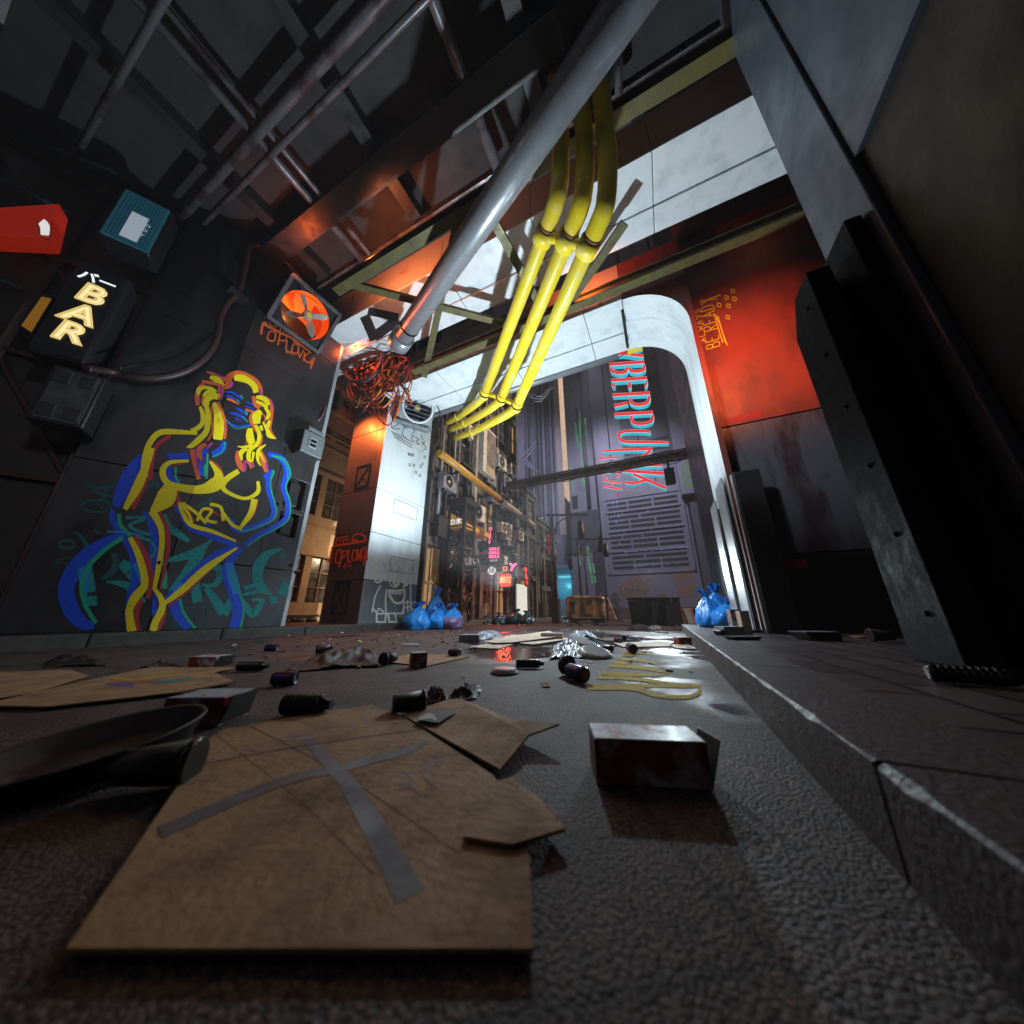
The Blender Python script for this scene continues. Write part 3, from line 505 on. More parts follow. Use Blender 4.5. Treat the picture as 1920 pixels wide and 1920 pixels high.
# ================================================================ gate: second column, white beam, right column
XC, Y0, Y1 = -7.0, 5.83, 8.1
col = thing('gate_column', 'tall column with orange lit side and pale blue lit face carrying a white doodle', 'column', (-7.7, 6.9, KZ))
HC = 7.2
zc = lambda x, y: onX(x, y, XC).z
seams = [.16, zc(695, 1087), zc(695, 996), zc(709, 914), zc(720, 800) if True else 0, HC]
mb = MB(); mb.box(-8.45, -7.02, Y0+.02, Y1, .1, HC); mb.build('core', M_DARK, col)
cw = MB(); cs = MB(); cl2 = MB()
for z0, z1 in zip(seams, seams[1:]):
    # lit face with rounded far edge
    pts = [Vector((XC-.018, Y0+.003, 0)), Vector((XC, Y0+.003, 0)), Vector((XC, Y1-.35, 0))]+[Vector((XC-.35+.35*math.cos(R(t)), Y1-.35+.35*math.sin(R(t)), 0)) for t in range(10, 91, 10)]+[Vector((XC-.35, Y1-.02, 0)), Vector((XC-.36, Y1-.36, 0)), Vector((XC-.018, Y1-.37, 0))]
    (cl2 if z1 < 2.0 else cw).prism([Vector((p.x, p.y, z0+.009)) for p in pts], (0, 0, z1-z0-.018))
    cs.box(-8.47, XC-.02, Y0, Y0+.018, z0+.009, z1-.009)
cw.build('lit_cladding', M_WHITE, col); cl2.build('lower_cladding', mat('dimmed_blue_grey_enamel', (.17, .20, .225), .42, 0, (.11, .13, .15), 2., .03, 60, .6), col)  # light falling off towards the foot, put into the lower panels' colour
cs.build('side_cladding', mat('side_steel_panel', (.085, .08, .085), .5, .15, (.06, .052, .056), 2.4, .05, 60, .6), col, bevel=.004)
mb = MB()
for (x, y, w_, h_) in ((680, 893, 30, 46), (639, 1120, 36, 60)):
    a_ = onY(x-w_/2, y+h_/2, Y0); b_ = onY(x+w_/2, y-h_/2, Y0); y_ = Y0-.012
    x0, x1, z0, z1 = a_.x, b_.x, a_.z, b_.z; x0, x1 = min(x0, x1)-.0, max(x0, x1)
    cx, cz = (x0+x1)/2, (z0+z1)/2; hw = .27; hh = (z1-z0)/2
    for s_ in (-1, 1): mb.box(cx-hw, cx+hw, y_-.02, Y0-.001, cz+s_*hh-.02, cz+s_*hh+.02); mb.box(cx+s_*hw-.02, cx+s_*hw+.02, y_-.018, Y0-.001, cz-hh+.021, cz+hh-.021)
    mb.bar((cx-hw, y_, cz-hh), (cx+hw, y_, cz+hh), .025, .02, (0, 1, 0)); mb.bar((cx-hw, y_+.003, cz+hh), (cx+hw, y_+.003, cz-hh), .025, .02, (0, 1, 0))
mb.build('cross_braced_hatch', M_DARK, col)
mb = MB()
for (x0, y0, x1, y1) in ((737, 960, 785, 954), (730, 1070, 782, 1062)):
    a_ = onX(x0, y0, XC); b_ = onX(x1, y1-22 if y1 < 1000 else y1-6, XC); ya_, yb_ = a_.y, min(b_.y, Y1-.5); za_ = a_.z; zb_ = za_+.42
    for z_ in (za_, zb_): mb.box(XC, XC+.012, ya_, yb_, z_-.012, z_+.012)
    for y_ in (ya_, yb_): mb.box(XC, XC+.011, y_-.012, y_+.012, za_+.0125, zb_-.0125)
mb.build('hatch_frame', M_WHITED, col)
fX = lambda x, y, l: onX(x, y, XC+l)
fY = lambda x, y, l: onY(x, y, Y0-l)
G6 = lambda p: (480+p[0]/4, 860+p[1]/4)
d = Decal(fX, .005)
for pts, w_, cv in [([(880, 765), (900, 830), (905, 745), (940, 805), (960, 750), (1000, 825), (1020, 760), (1050, 825), (1080, 780), (1105, 825)], 11, 0), ([(872, 770), (888, 860)], 13, 0), ([(935, 880), (905, 870), (888, 900), (910, 930), (945, 912)], 12, 1), ([(935, 950), (895, 1030), (880, 1100), (868, 1150)], 9, 1), ([(868, 1152), (885, 1128), (905, 1160), (920, 1120), (945, 1140), (960, 1150)], 9, 0), ([(978, 980), (972, 1060), (975, 1160)], 9, 1), ([(990, 988), (1050, 990), (1112, 985)], 12, 1), ([(1000, 990), (1005, 1030), (1040, 1078), (1090, 1080), (1112, 1040), (1115, 990)], 13, 1),
                    ([(1010, 1000), (1020, 1015), (1035, 1000), (1050, 1018), (1065, 1000), (1080, 1020), (1095, 1000)], 8, 0), ([(1110, 848), (1112, 920), (1108, 1000)], 9, 1), ([(1110, 1070), (1108, 1120), (1100, 1160)], 9, 1), ([(900, 1165), (1000, 1160), (1110, 1160)], 9, 0), ([(905, 1165), (905, 1225), (968, 1226), (975, 1165)], 11, 0), ([(992, 1165), (1000, 1226), (1055, 1226), (1045, 1165)], 11, 0), ([(1158, 870), (1160, 980), (1160, 1080), (1168, 1150)], 9, 1), ([(1115, 1080), (1150, 1075), (1185, 1090)], 8, 1), ([(1120, 1120), (1150, 1110), (1175, 1130)], 8, 1), ([(1135, 1060), (1140, 1150)], 8, 0), ([(1122, 930), (1130, 940), (1124, 955)], 16, 1)]:
    d.stroke([G6(p) for p in pts], w_/3.1, curve=bool(cv))
d.ell(480+1040/4, 860+922/4, 9, 10.5, 2.0); d.ell(480+1050/4, 860+930/4, 4, 5, 5); d.ell(480+1160/4, 860+822/4, 7.5, 12, 2.2)
d.build('white_doodle', P_WHITE, col)
d = Decal(fY, .024)
for pts, w_ in [([(590, 600), (640, 592), (690, 580)], 8), ([(570, 690), (590, 655), (740, 632), (830, 612)], [12, 14, 16, 14]), ([(548, 810), (570, 690)], [12, 20]), ([(610, 690), (595, 770), (630, 775), (640, 690), (610, 690)], 12), ([(650, 690), (625, 815)], 14), ([(650, 690), (685, 700), (650, 745)], 11), ([(700, 680), (690, 770), (715, 770)], 12), ([(730, 690), (720, 755), (750, 755), (757, 690), (730, 690)], 11), ([(765, 680), (768, 760), (790, 680)], 11), ([(795, 670), (785, 770)], 12), ([(815, 660), (790, 715), (805, 750)], 11), ([(805, 805), (830, 660), (832, 760)], 13), ([(810, 735), (835, 730)], 10),
                ([(720, 620), (735, 575), (775, 565), (810, 580), (828, 615)], 10), ([(730, 625), (745, 610), (765, 625)], 14), ([(655, 805), (672, 790), (660, 820), (675, 818)], 6), ([(690, 795), (695, 815)], 8), ([(705, 790), (715, 815)], 6), ([(600, 640), (605, 615), (625, 612)], 7), ([(635, 615), (632, 638)], 6), ([(645, 610), (665, 607)], 6), ([(655, 610), (652, 635)], 6), ([(675, 600), (680, 615), (690, 598)], 6), ([(760, 560), (765, 545)], 6), ([(790, 565), (800, 553)], 6), ([(815, 580), (828, 575)], 6)]:
    d.stroke([G6(p) for p in pts], [q/4 for q in (w_ if isinstance(w_, list) else [w_]*len(pts))], curve=len(pts) > 2)
d.build('orange_lettering', P_ORG, col)
# faint black scrawl high on the lit face
d = Decal(fX, .005); g5 = lambda p: (600+p[0]/8, 640+p[1]/8)
for pts in [[(1090, 1130), (1080, 1300), (1200, 1310)], [(1095, 1135), (1190, 1220), (1085, 1290)], [(1190, 1150), (1215, 1180), (1240, 1140)], [(1240, 1270), (1310, 1310)], [(1265, 1280), (1230, 1400)], [(1230, 1400), (1300, 1450)], [(1290, 1200), (1310, 1260)], [(1380, 1300), (1420, 1340), (1390, 1380)], [(1355, 1400), (1410, 1420), (1370, 1460), (1420, 1510)], [(1430, 1440), (1490, 1470), (1440, 1500), (1490, 1540), (1435, 1540)], [(1510, 1400), (1545, 1480)], [(1530, 1500), (1590, 1600), (1535, 1640)], [(1535, 1560), (1580, 1490)], [(1070, 1350), (1400, 1520)], [(1090, 1390), (1390, 1560)], [(1110, 1430), (1380, 1600)], [(1320, 1670), (1345, 1690), (1330, 1710), (1320, 1680)]]:
    d.stroke([g5(p) for p in pts], 1.3, curve=len(pts) > 2)
for k in range(9):
    x_, y_ = 760+random.uniform(0, 38), 850+random.uniform(0, 40)
    d.stroke([(x_, y_), (x_+3, y_+1), (x_+2.4, y_+5), (x_-.8, y_+4), (x_, y_)], .9, curve=False)
d.build('black_scrawl', P_BLACK, col)
# ---------------- extractor fan on the gate column
q = onX(797, 760, -6.2); ac = thing('extractor_fan', 'grey boxed extractor fan with round ring at the top of the gate column', 'fan', (-7, q.y, q.z)); ac.rotation_euler = (0, R(24), R(-32)); ac.location = (-7, q.y+.22, q.z+.16); ac.scale = (1.2, 1.2, 1.2)
ha = .44; n = 28; Ux = Vector((0, 1, 0)); Vx = Vector((0, 0, 1)); fc2 = Vector((-6.2, q.y, q.z))
mb = MB(); sq = []; ci = []
for k in range(n):
    a_ = 2*math.pi*k/n; c_, s_ = math.cos(a_), math.sin(a_); m_ = max(abs(c_), abs(s_)); sq.append(fc2+Ux*ha*c_/m_+Vx*ha*s_/m_); ci.append(fc2+Ux*.37*c_+Vx*.37*s_)
mb.add(sq+ci+[p-Vector((.8, 0, 0)) for p in sq]+[p-Vector((.3, 0, 0)) for p in ci], [(k, (k+1) % n, n+(k+1) % n, n+k) for k in range(n)]+[(k, (k+1) % n, 2*n+(k+1) % n, 2*n+k) for k in range(n)]+[(n+k, n+(k+1) % n, 3*n+(k+1) % n, 3*n+k) for k in range(n)])
mb.f.append([3*n+k for k in range(n)]); mb.sm.append(False); mb.mi.append(0); mb.build('housing', M_WHITED, ac)
MB().tube([fc2+Vector((.02, 0, 0))+Ux*.39*math.cos(R(t))+Vx*.39*math.sin(R(t)) for t in range(0, 360, 12)], .03, 8, True).build('ring', M_WHITE, ac)
mb = MB(); mb.lathe([(.09, -.2), (.09, .0), (.07, .02)], 14, frame_matrix(fc2-Vector((.06, 0, 0)), Ux, Vx)); rt = mb.build('rotor', M_WHITED, ac)
for k in range(5):
    a_ = R(20+72*k); t = Ux*math.cos(a_)+Vx*math.sin(a_); s_ = Vector((1, 0, 0)).cross(t); MB().obox(fc2-Vector((.13, 0, 0))+t*.22, t*.15, (s_*.8+Vector((.6, 0, 0))).normalized()*.1, (s_*.6-Vector((.8, 0, 0))).normalized()*.006).build('blade', M_STEEL, rt)
MB().lathe([(.05, 0), (.045, .008)], 14, frame_matrix(fc2+Vector((-.038, 0, 0)), Ux, Vx)).build('hub_badge', MATS['yellow_badge'], rt)
mb = MB()
for k in range(7):
    z_ = -.33+.11*k; w_ = math.sqrt(max(.01, .138-z_*z_)); mb.box(-6.195, -6.185, q.y-w_, q.y+w_, q.z+z_-.008, q.z+z_+.008)
mb.build('guard', M_BOX, ac)
mb = MB(); mb.box(-6.72, -6.12, q.y-.50, q.y+.46, q.z-ha-.07, q.z-ha-.004); mb.build('shelf', M_BOX, ac, bevel=.006)
MB().box(-6.95, -6.21, q.y-ha-.03, q.y-ha-.002, q.z-ha+.03, q.z+ha-.03).build('orange_lit_side', M_ORANGE, ac)  # orange lamplight on the near side, given as the plate's colour
# ---------------- white gate beam with rounded shoulder and right column
XR = 1.15; ZB = 6.8; BY0, BY1 = 5.46, 6.94
gb = thing('gate_frame', 'white box beam over the road rounding down into the bright right hand column', 'gate', (1.6, 6.2, KZ))
def boxbeam(par, x0, x1, y0, y1, z, h, m, front):
    g = .10; ym = y0+(y1-y0)*.56
    mb = MB(); xs = [x0]
    while xs[-1] < x1-.1: xs.append(min(x1, xs[-1]+2.05))
    for a_, b_ in zip(xs, xs[1:]):
        mb.box(a_+.006, b_-.006, y0, ym-g, z, z+.05); mb.box(a_+.006, b_-.006, ym+g, y1, z, z+.05); mb.box(a_+.006, b_-.006, ym-g+.001, ym+g-.001, z+.045, z+.08)
    mb.build('soffit', m, par, bevel=.008)
    mb = MB()
    for a_, b_ in zip(xs, xs[1:]): mb.box(a_+.005, b_-.005, y0+.003, y0+.05, z+.052, z+h)
    mb.build('fascia', front, par, bevel=.006)
    MB().box(x0, x1, y0+.06, y1-.004, z+.085, z+h-.004).build('core', M_DARK, par)
M_FASC = mat('rust_streaked_white_panel', (.52, .45, .42), .5, 0, (.34, .13, .04), 1.7, .04, 60, .55, contrast=(.60, .68))
RS = 1.15
boxbeam(gb, XC+.05, XR-RS+.02, BY0, BY1, ZB, 1.05, M_WHITE, M_FASC)
# rounded shoulder + inner face as a swept profile with ribs
prof = [(BY0, 0), (BY0+.42, 0), (BY0+.46, .03), (BY0+.60, .03), (BY0+.64, 0), (BY0+.98, 0), (BY0+1.02, .03), (BY0+1.14, .03), (BY0+1.18, 0), (BY1, 0)]
path = [((XR-RS+.03), ZB, 0, 1)]+[(XR-RS+RS*math.sin(R(t)), ZB-RS+RS*math.cos(R(t)), math.sin(R(t)), math.cos(R(t))) for t in range(6, 91, 6)]+[(XR, ZB-RS-1.2*k, 1, 0) for k in (1, 2, 3)]+[(XR, .16, 1, 0)]
vs = []; k_ = len(prof)
for x, z, nx, nz in path: vs += [(x+nx*dp, y, z+nz*dp) for y, dp in prof]
MB().add(vs, [(i*k_+j, i*k_+j+1, i*k_+k_+j+1, i*k_+k_+j) for i in range(len(path)-1) for j in range(k_-1)], False).build('shoulder_lining', M_WHITE, gb, fix=False)
# solid body behind it
out = [Vector((XR-RS+.03, BY0+.002, ZB+.06)), Vector((XR-RS+.03, BY0+.002, ZB+1.05)), Vector((XR+.065, BY0+.002, ZB+1.05)), Vector((XR+.065, BY0+.002, .12)), Vector((XR+.035, BY0+.002, .12))]+[Vector((XR-RS+.035+RS*math.sin(R(t)), BY0+.002, ZB-RS+.05+RS*math.cos(R(t)))) for t in range(90, -1, -9)]
MB().prism(out, (0, BY1-BY0-.004, 0)).build('body', M_RED, gb)
vs = []; 
rim = [(x-.02*nx, BY0-.001, z-.02*nz) for x, z, nx, nz in path]; rim2 = [(x+.06*nx, BY0-.001, z+.06*nz) for x, z, nx, nz in path]
n = len(rim); MB().add(rim+rim2, [(i, i+1, n+i+1, n+i) for i in range(n-1)]).build('edge_trim', M_RED, gb)
MB().box(XR-RS-.03, XR-RS+.02, BY0+.25, BY1-.1, ZB-.035, ZB-.001).build('seal', M_DARK, gb)
MB().box(XR-RS-.02, XR-RS+.35, BY1+.05, BY1+.3, ZB+.10, ZB+.5).build('yellow_stop', M_YEL, gb, bevel=.02)
# second box beam, nearer
bm2 = thing('box_beam', 'white box beam with orange lit rust streaked side, nearer than the gate', 'beam', (-3, 4.2, 7.32))
boxbeam(bm2, -9.5, 3.2, 3.56, 4.80, 7.32, 1.0, M_WHITE, M_FASC)
d = Decal(lambda x, y, l: onY(x, y, 3.56-l), .003); d.text('E', (903, 452), (9, -6), (3, -18), 3.2)
d.build('red_lettering', mat('red_sign_paint', (.4, .02, .02), .6), bm2)
d = Decal(lambda x, y, l: onZ(x, y, 7.32-l), .003); d.stroke([g4(p) for p in ((1395, 1180), (1530, 1490))], 19, curve=False); d.stroke([g4(p) for p in ((1440, 1120), (1830, 1200))], 15, curve=False); d.stroke([g4(p) for p in ((1520, 1450), (1830, 1225))], 19, curve=False); d.build('black_lettering', M_CBLK, bm2)
# pale pipe behind the beam
tag(MB().tube([(XC+.3, BY1+.16, ZB+.10), (XR-RS-.25, BY1+.16, ZB+.10)], .12, 14).build('overhead_pipe', M_PIPEG), 'pale blue pipe along the back edge of the white gate beam', 'pipe')
# ---------------- red wall to the right of the gate
rw = thing('panel_wall', 'wall of red painted panel above stained grey and black panels right of the gate', 'wall', (4, 5.9, KZ))
RY = 5.75; zz = lambda x, y: onY(x, y, RY).z
z1_, z2_ = zz(1450, 783), zz(1550, 1035)
MB().box(XR+.10, 9, RY+.03, 10.3, .1, 18).build('core', M_DARK, rw)  # core deepened and raised to keep sun off the column and pillar
mb = MB(); mb.box(XR+.075, 3.3-.006, RY, RY+.029, z1_+.012, 9.5); mb.box(3.306, 9, RY, RY+.029, z1_+.012, 9.5); mb.build('red_panel', M_RED, rw, bevel=.006)
mb = MB(); mb.box(XR+.075, 9, RY, RY+.029, z2_+.01, z1_-.01); mb.build('stained_panel', M_STAIN, rw, bevel=.006)
MB().box(XR+.075, 9, RY, RY+.029, .16, z2_-.01).build('black_panel', M_DKPAN, rw, bevel=.006)
fR = lambda x, y, l: onY(x, y, RY-l)
d = Decal(fR, .003); d.text('ALWAYS', (1324, 640), (-2.6, -11.8), (-9, 2.5), 1.5, .92, .3); d.build('lime_lettering', P_LIME, rw)
d = Decal(fR, .003)
g3 = lambda p: (960+p[0]/4, 420+p[1]/4)
d.text('BE READY', (1350, 648), (-1.9, -13.2), (-25, 7), 1.7, .95, .2)
for a_ in ([(1530, 680), (1615, 910)], [(1545, 690), (1600, 890)], [(1515, 670), (1580, 890)]): d.stroke([g3(p) for p in a_], 2.2)
d.stroke([g3((1410, 590)), g3((1565, 530))], 2.6)
for x_, y_ in ((1552, 605), (1608, 550), (1655, 500), (1622, 612), (1668, 560), (1618, 698)): d.stroke([g3(p) for p in ((x_-12, y_-14), (x_+14, y_-8), (x_+12, y_+16), (x_-12, y_+12), (x_-12, y_-14))], 1.9, curve=False)
d.build('lime_words', P_LIME, rw)
d = Decal(fR, .003); d.poly([(1357, 786), (1425, 770), (1429, 781), (1358, 797)]); d.poly([(1460, 1052), (1510, 1048), (1515, 1064), (1462, 1068)]); d.build('red_stripe', mat('deep_red_paint', (.38, .012, .015), .5), rw)
# ---------------- steel guard posts (channel section with two thick ribs)
t = thing('guard_post', 'big black steel guard post standing nearest on the right pavement before the side wall', 'post', (1.4, 2.5, KZ), 'steel guard posts at the gate')
def rib(x0, x1, y0, y1, h, ch): return [Vector((x0, y0, KZ)), Vector((x0, y1, KZ)), Vector((x0, y1, KZ+h-ch)), Vector((x0, y1-ch*.6, KZ+h)), Vector((x0, y0, KZ+h))]
ht = onX(1510, 512, 1.22).z-KZ
MB().prism(rib(1.22, 0, 2.33, 2.71, ht, .26), (.13, 0, 0)).build('rib', M_STEEL, t, bevel=.008)
MB().prism(rib(1.46, 0, 2.26, 2.71, ht+.26, .05), (.09, 0, 0)).build('rib', M_STEEL, t, bevel=.008)
for k in range(6): MB().lathe([(.016, 0), (.014, .007), (.006, .010)], 8, frame_matrix((1.219, 2.45, KZ+.25+.42*k), (0, -1, 0), (0, 0, 1))).build('bolt', M_STEEL, t)
MB().box(1.351, 1.459, 2.52, 2.70, KZ, KZ+ht+.02).build('web', M_STEEL, t)
MB().box(1.375, 1.425, 2.49, 2.519, KZ, KZ+ht-.05).build('cover_strip', mat('dusty_brown_strip', (.10, .085, .07), .6, 0, (.05, .045, .04), 9.), t)
t = thing('guard_post', 'brushed steel ribbed guard post with a black plate beside the right gate column', 'post', (1.2, 6, KZ), 'steel guard posts at the gate')
h1, h2, h3 = onX(1338, 940, 1.03).z, onX(1352, 893, 1.08).z, onY(1388, 884, 5.36).z
mb = MB(); mb.box(1.03, 1.06, 6.25, 6.80, KZ, h1); mb.box(1.061, 1.148, 6.45, 6.55, KZ, h1-.1); mb.build('rib', M_BRUSH, t, bevel=.008)
mb = MB(); mb.box(1.07, 1.10, 5.62, 6.22, KZ, h2); mb.box(1.101, 1.148, 5.85, 5.95, KZ, h2-.1); mb.build('rib', M_BRUSH, t, bevel=.008)
MB().box(1.16, 1.19, 5.37, 5.44, KZ, h3-.02).build('edge_strip', M_BRUSH, t, bevel=.006)
MB().box(1.195, 1.52, 5.34, 5.44, KZ, h3).build('plate', M_DKPAN, t, bevel=.008)
MB().box(1.0, 1.149, 5.5, 6.85, KZ, KZ+.03).build('foot_plate', M_STEEL, t)
# ---------------- right hand wall nearest the camera
nw = thing('side_wall', 'near black wall along the right pavement with scuffed paint', 'wall', (2.2, 0, KZ))
MB().box(1.62, 9, -5, 2.75, .1, 18).box(5, 9, 2.751, 5.72, .1, 18).build('body', mat('sooty_wall_paint', (.022, .019, .02), .55, .05, (.012, .011, .012), 2., .15, 30, .5), nw)  # extra height and unseen rear box added to stop sun reaching the pillar
MB().box(1.56, 1.619, 2.18, 2.72, .17, 9.4).build('pilaster', mat('slate_blue_panel', (.07, .085, .11), .45, .2, (.05, .06, .08), 3.), nw, bevel=.01)
MB().box(1.585, 1.619, .9, 2.17, 3.4, 9.4).build('upper_panel', mat('slate_blue_panel', (.07, .085, .11), .45, .2, (.05, .06, .08), 3.), nw)
d = Decal(lambda x, y, l: onX(x, y, 1.585-l), .003); d.stroke([(1600, 432), (1612, 452), (1622, 470)], [10, 16, 6]); d.build('pale_scuff', mat('pale_blue_scuff', (.25, .33, .4), .6), nw)
d = Decal(lambda x, y, l: onX(x, y, 1.619-l), .004); d.stroke([(1632, 500), (1648, 530), (1665, 565)], [16, 22, 18]); d.build('yellow_scuff', mat('dull_yellow_scuff', (.2, .15, .02), .7), nw)
# ---------------- roof slab over the foreground
rf = thing('roof_slab', 'dark concrete roof deck hanging over the near end of the passage', 'roof', (-3, 0, 8.4))
MB().box(-12, 7, -1.2, 3.12, 8.4, 8.9).build('deck', mat('sooty_concrete', (.024, .021, .023), .8, 0, (.013, .012, .013), 1.3, .12, 20), rf)
MB().box(-12, 7, 3.125, 3.2, 8.3, 8.95).build('edge_trim', M_STAIN, rf)
mb = MB()
for x_ in (-6.4, -3.6, -.8, 2.0): mb.box(x_-.12, x_+.12, -1.1, 3.0, 8.15, 8.398)
mb.build('rib', M_DARK, rf)
mb = MB()
for x_, r_ in ((-5.2, .07), (-4.95, .05), (-1.7, .09), (.4, .06)): mb.tube([(x_, -1.1, 8.06), (x_, 3.05, 8.06)], r_, 10)
for y_, r_ in ((-.3, .05), (.9, .08), (1.15, .05)): mb.tube([(-9, y_, 8.0), (5, y_, 8.0)], r_, 10)
mb.build('conduit', M_STAIN, rf)
mb = MB(); mb.box(-9, 5, 1.9, 2.3, 7.95, 7.97); mb.box(-9, 5, 1.9, 1.92, 7.971, 8.05); mb.box(-9, 5, 2.28, 2.3, 7.971, 8.05); mb.build('cable_tray', M_DARK, rf)
rf2 = thing('awning_slab', 'dark ceiling slab over the pavement beside the red wall', 'roof', (3, 4, 8.1))
MB().prism([Vector((1.2, 5.74, 8.1)), Vector((3.2, 5.74, 8.1)), Vector((7, 5.74, 8.1)), Vector((7, 3.3, 8.1)), Vector((2.6, 3.3, 8.1))], (0, 0, .25)).build('slab', M_DKPAN, rf2)
# ---------------- olive truss under the beams
ZT = 6.72
TP = lambda x, y: onZ(x, y, ZT)
ot = thing('roof_truss', 'olive green steel truss with crossed braces under the box beams', 'truss', (-3, 4, ZT))
yT1 = TP(700, 505).y; yT2 = TP(1100, 570).y-.02
def ibeam(x0, x1, y):
    mb = MB(); mb.box(x0, x1, y-.09, y+.09, ZT, ZT+.03); mb.box(x0, x1, y-.016, y+.016, ZT+.031, ZT+.199); mb.box(x0, x1, y-.09, y+.09, ZT+.2, ZT+.23); return mb
ibeam(TP(626, 545).x, 3, yT1).build('chord', M_OLIVE, ot); ibeam(TP(790, 714).x, 3.5, yT2).build('chord', M_OLIVE, ot)
for (p_, q_) in (((655, 538), (955, 614)), ((795, 712), (858, 420)), ((925, 420), (1020, 590)), ((1050, 600), (1172, 425))):
    a_, b_ = TP(*p_), TP(*q_); dz = random.uniform(.035, .06)
    MB().bar((a_.x, a_.y, ZT+.05+dz), (b_.x, b_.y, ZT+.05+dz), .15, .07).build('brace', M_OLIVE, ot)
# ---------------- grey service pipe and yellow pipes
a_ = onZ(750, 640, 6.55); b_ = onZ(905, 410, 6.2); dr = (b_-a_).normalized()
gp = thing('service_pipe', 'thick grey steel pipe running up under the roof with a flanged lower end', 'pipe', tuple(a_))
MB().tube([a_, a_+(b_-a_)*2.0], .20, 20).build('run', M_PIPEG, gp)
MB().tube([a_-dr*.12, a_+dr*.25], .25, 20).build('flange', M_PIPEG, gp)
MB().tube([a_+dr*.55, a_+dr*.60], .21, 20).build('weld_band', M_STEEL, gp)
MB().tube([a_-dr*.22, a_-dr*.12], .18, 20).build('stub', M_FASC, gp)
UPV = Vector((0, 0, 1))
yg = 'yellow pipes hanging under the gate'
tops = [(1030, 415), (1074, 424), (1115, 435)]; lows = [(906, 745), (937, 754), (966, 768)]; ends = [(836, 793), (843, 806), (850, 822)]
for k in range(3):
    T_ = onY(*tops[k], 2.9+.02*k); L_ = onY(*lows[k], 6.2); E_ = onY(*ends[k], 9.0+.1*k)
    nm = ('left', 'middle', 'right')[k]
    yp = thing('yellow_pipe', f'yellow painted pipe hanging under the gate, {nm} one of the three running side by side', 'pipe', tuple(L_), yg)
    up_ = (T_-L_).normalized(); ou = (E_-L_).normalized(); r_ = .118
    Tq = T_+up_*.2; MB().tube([L_+up_*.12, Tq]+[Tq*(1-t)**2+(Tq+up_*.35)*2*t*(1-t)+(Tq+up_*.3+UPV*(8.42-Tq.z))*t*t for t in [i/8 for i in range(1, 9)]], r_, 18).build('run', M_YEL, yp)
    bend = [L_+up_*.14*(1-t/6)+ou*.0 for t in range(0, 4)]+[L_*(1-t)**2+(L_+(E_-L_)*.45+Vector((0, 0, -.18)))*2*t*(1-t)+E_*t*t for t in [i/10 for i in range(1, 11)]]
    MB().tube(bend, r_*.98, 18).build('elbow', M_YEL, yp)
    mb = MB()
    for s_ in (.10, .30): mb.tube([L_+up_*(s_-.07), L_+up_*(s_+.07)], r_*1.18, 18)
    mb.build('coupling', M_YEL, yp)
    MB().tube([L_+up_*.195, L_+up_*.205], r_*1.3, 18).build('clamp_ring', M_STEEL, yp)
    m2 = L_*.16+(L_+(E_-L_)*.45+Vector((0, 0, -.18)))*.48+E_*.36; MB().tube([m2-ou*.07, m2+ou*.07], r_*1.2, 18).build('coupling', M_YEL, yp)
    ft = L_+(T_-L_)*.955
    MB().tube([ft-up_*.1, ft+up_*.1], r_*1.22, 18).build('coupling', M_YEL, yp)
    MB().tube([ft+up_*.11, ft+up_*.15], r_*1.05, 18).build('rust_band', mat('rust_brown', (.16, .05, .02), .7), yp)
    if k < 2:
        L2 = onY(*lows[k+1], 6.2); T2 = onY(*tops[k+1], 2.92); MB().tube([L_+up_*.2, L2+up_*.2], .06, 12).build('link_bracket', M_YEL, yp); f2 = L2+(T2-L2)*.955; MB().tube([ft, f2], .07, 12).build('link_bracket', M_YEL, yp)
# ---------------- cable bundle at the top of the gate column
def sag(p, q, s, n=12): return [Vector(p)*(1-t)+Vector(q)*t+Vector((0, 0, -4*s*t*(1-t))) for t in [i/n for i in range(n+1)]]
bc = onY(698, 690, 5.05); cbt = thing('cable_bundle', 'tangled coil of black, red and orange cables hanging at the gate column head', 'cables', tuple(bc))
rnd = random.Random(4)
U1 = (onY(750, 735, 5.35)-onY(650, 650, 5.35)).normalized(); V1 = Vector((0, -1, 0)).cross(U1).normalized()
for m_, cnt, rr, nm in ((M_CBLK, 18, .022, 'black_cable'), (M_CRED, 14, .018, 'red_cable'), (M_CORG, 14, .016, 'orange_cable')):
    for k in range(cnt):
        ra, rb = rnd.choice((rnd.uniform(.35, .8), rnd.uniform(.8, 1.5))), rnd.uniform(.2, .75); ro_ = rnd.uniform(-.45, .45); U2 = U1*math.cos(ro_)+V1*math.sin(ro_); V2 = V1*math.cos(ro_)-U1*math.sin(ro_); ph = rnd.uniform(0, 6); c_ = bc+U1*rnd.uniform(-.6, .7)+V1*rnd.uniform(-.35, .35)+Vector((0, rnd.uniform(-.35, .25), 0)); tl = rnd.uniform(-.2, .2)
        pts = []
        for i in range(30):
            t = 2*math.pi*i/30; pts.append(c_+U2*ra*math.cos(t)+V2*rb*math.sin(t)+Vector((0, tl*math.sin(t+ph)*.6, .04*math.sin(3*t+ph))))
        MB().tube(pts, rr*rnd.uniform(.7, 1.4), 6, True).build(nm, m_, cbt)
MB().tube([bc+U1*1.0*math.cos(2*math.pi*i/30)+V1*.66*math.sin(2*math.pi*i/30)+Vector((0, -.35, 0)) for i in range(30)], .06, 8, True).build('braided_cable', M_CMAU, cbt)
def cable(parent, pix, r, m, nm, n=8):
    pts = [onY(x, y, Y_) for x, y, Y_ in pix]; q = smooth([tuple(p) for p in pts], 6); return MB().tube(q, r, n).build(nm, m, parent)
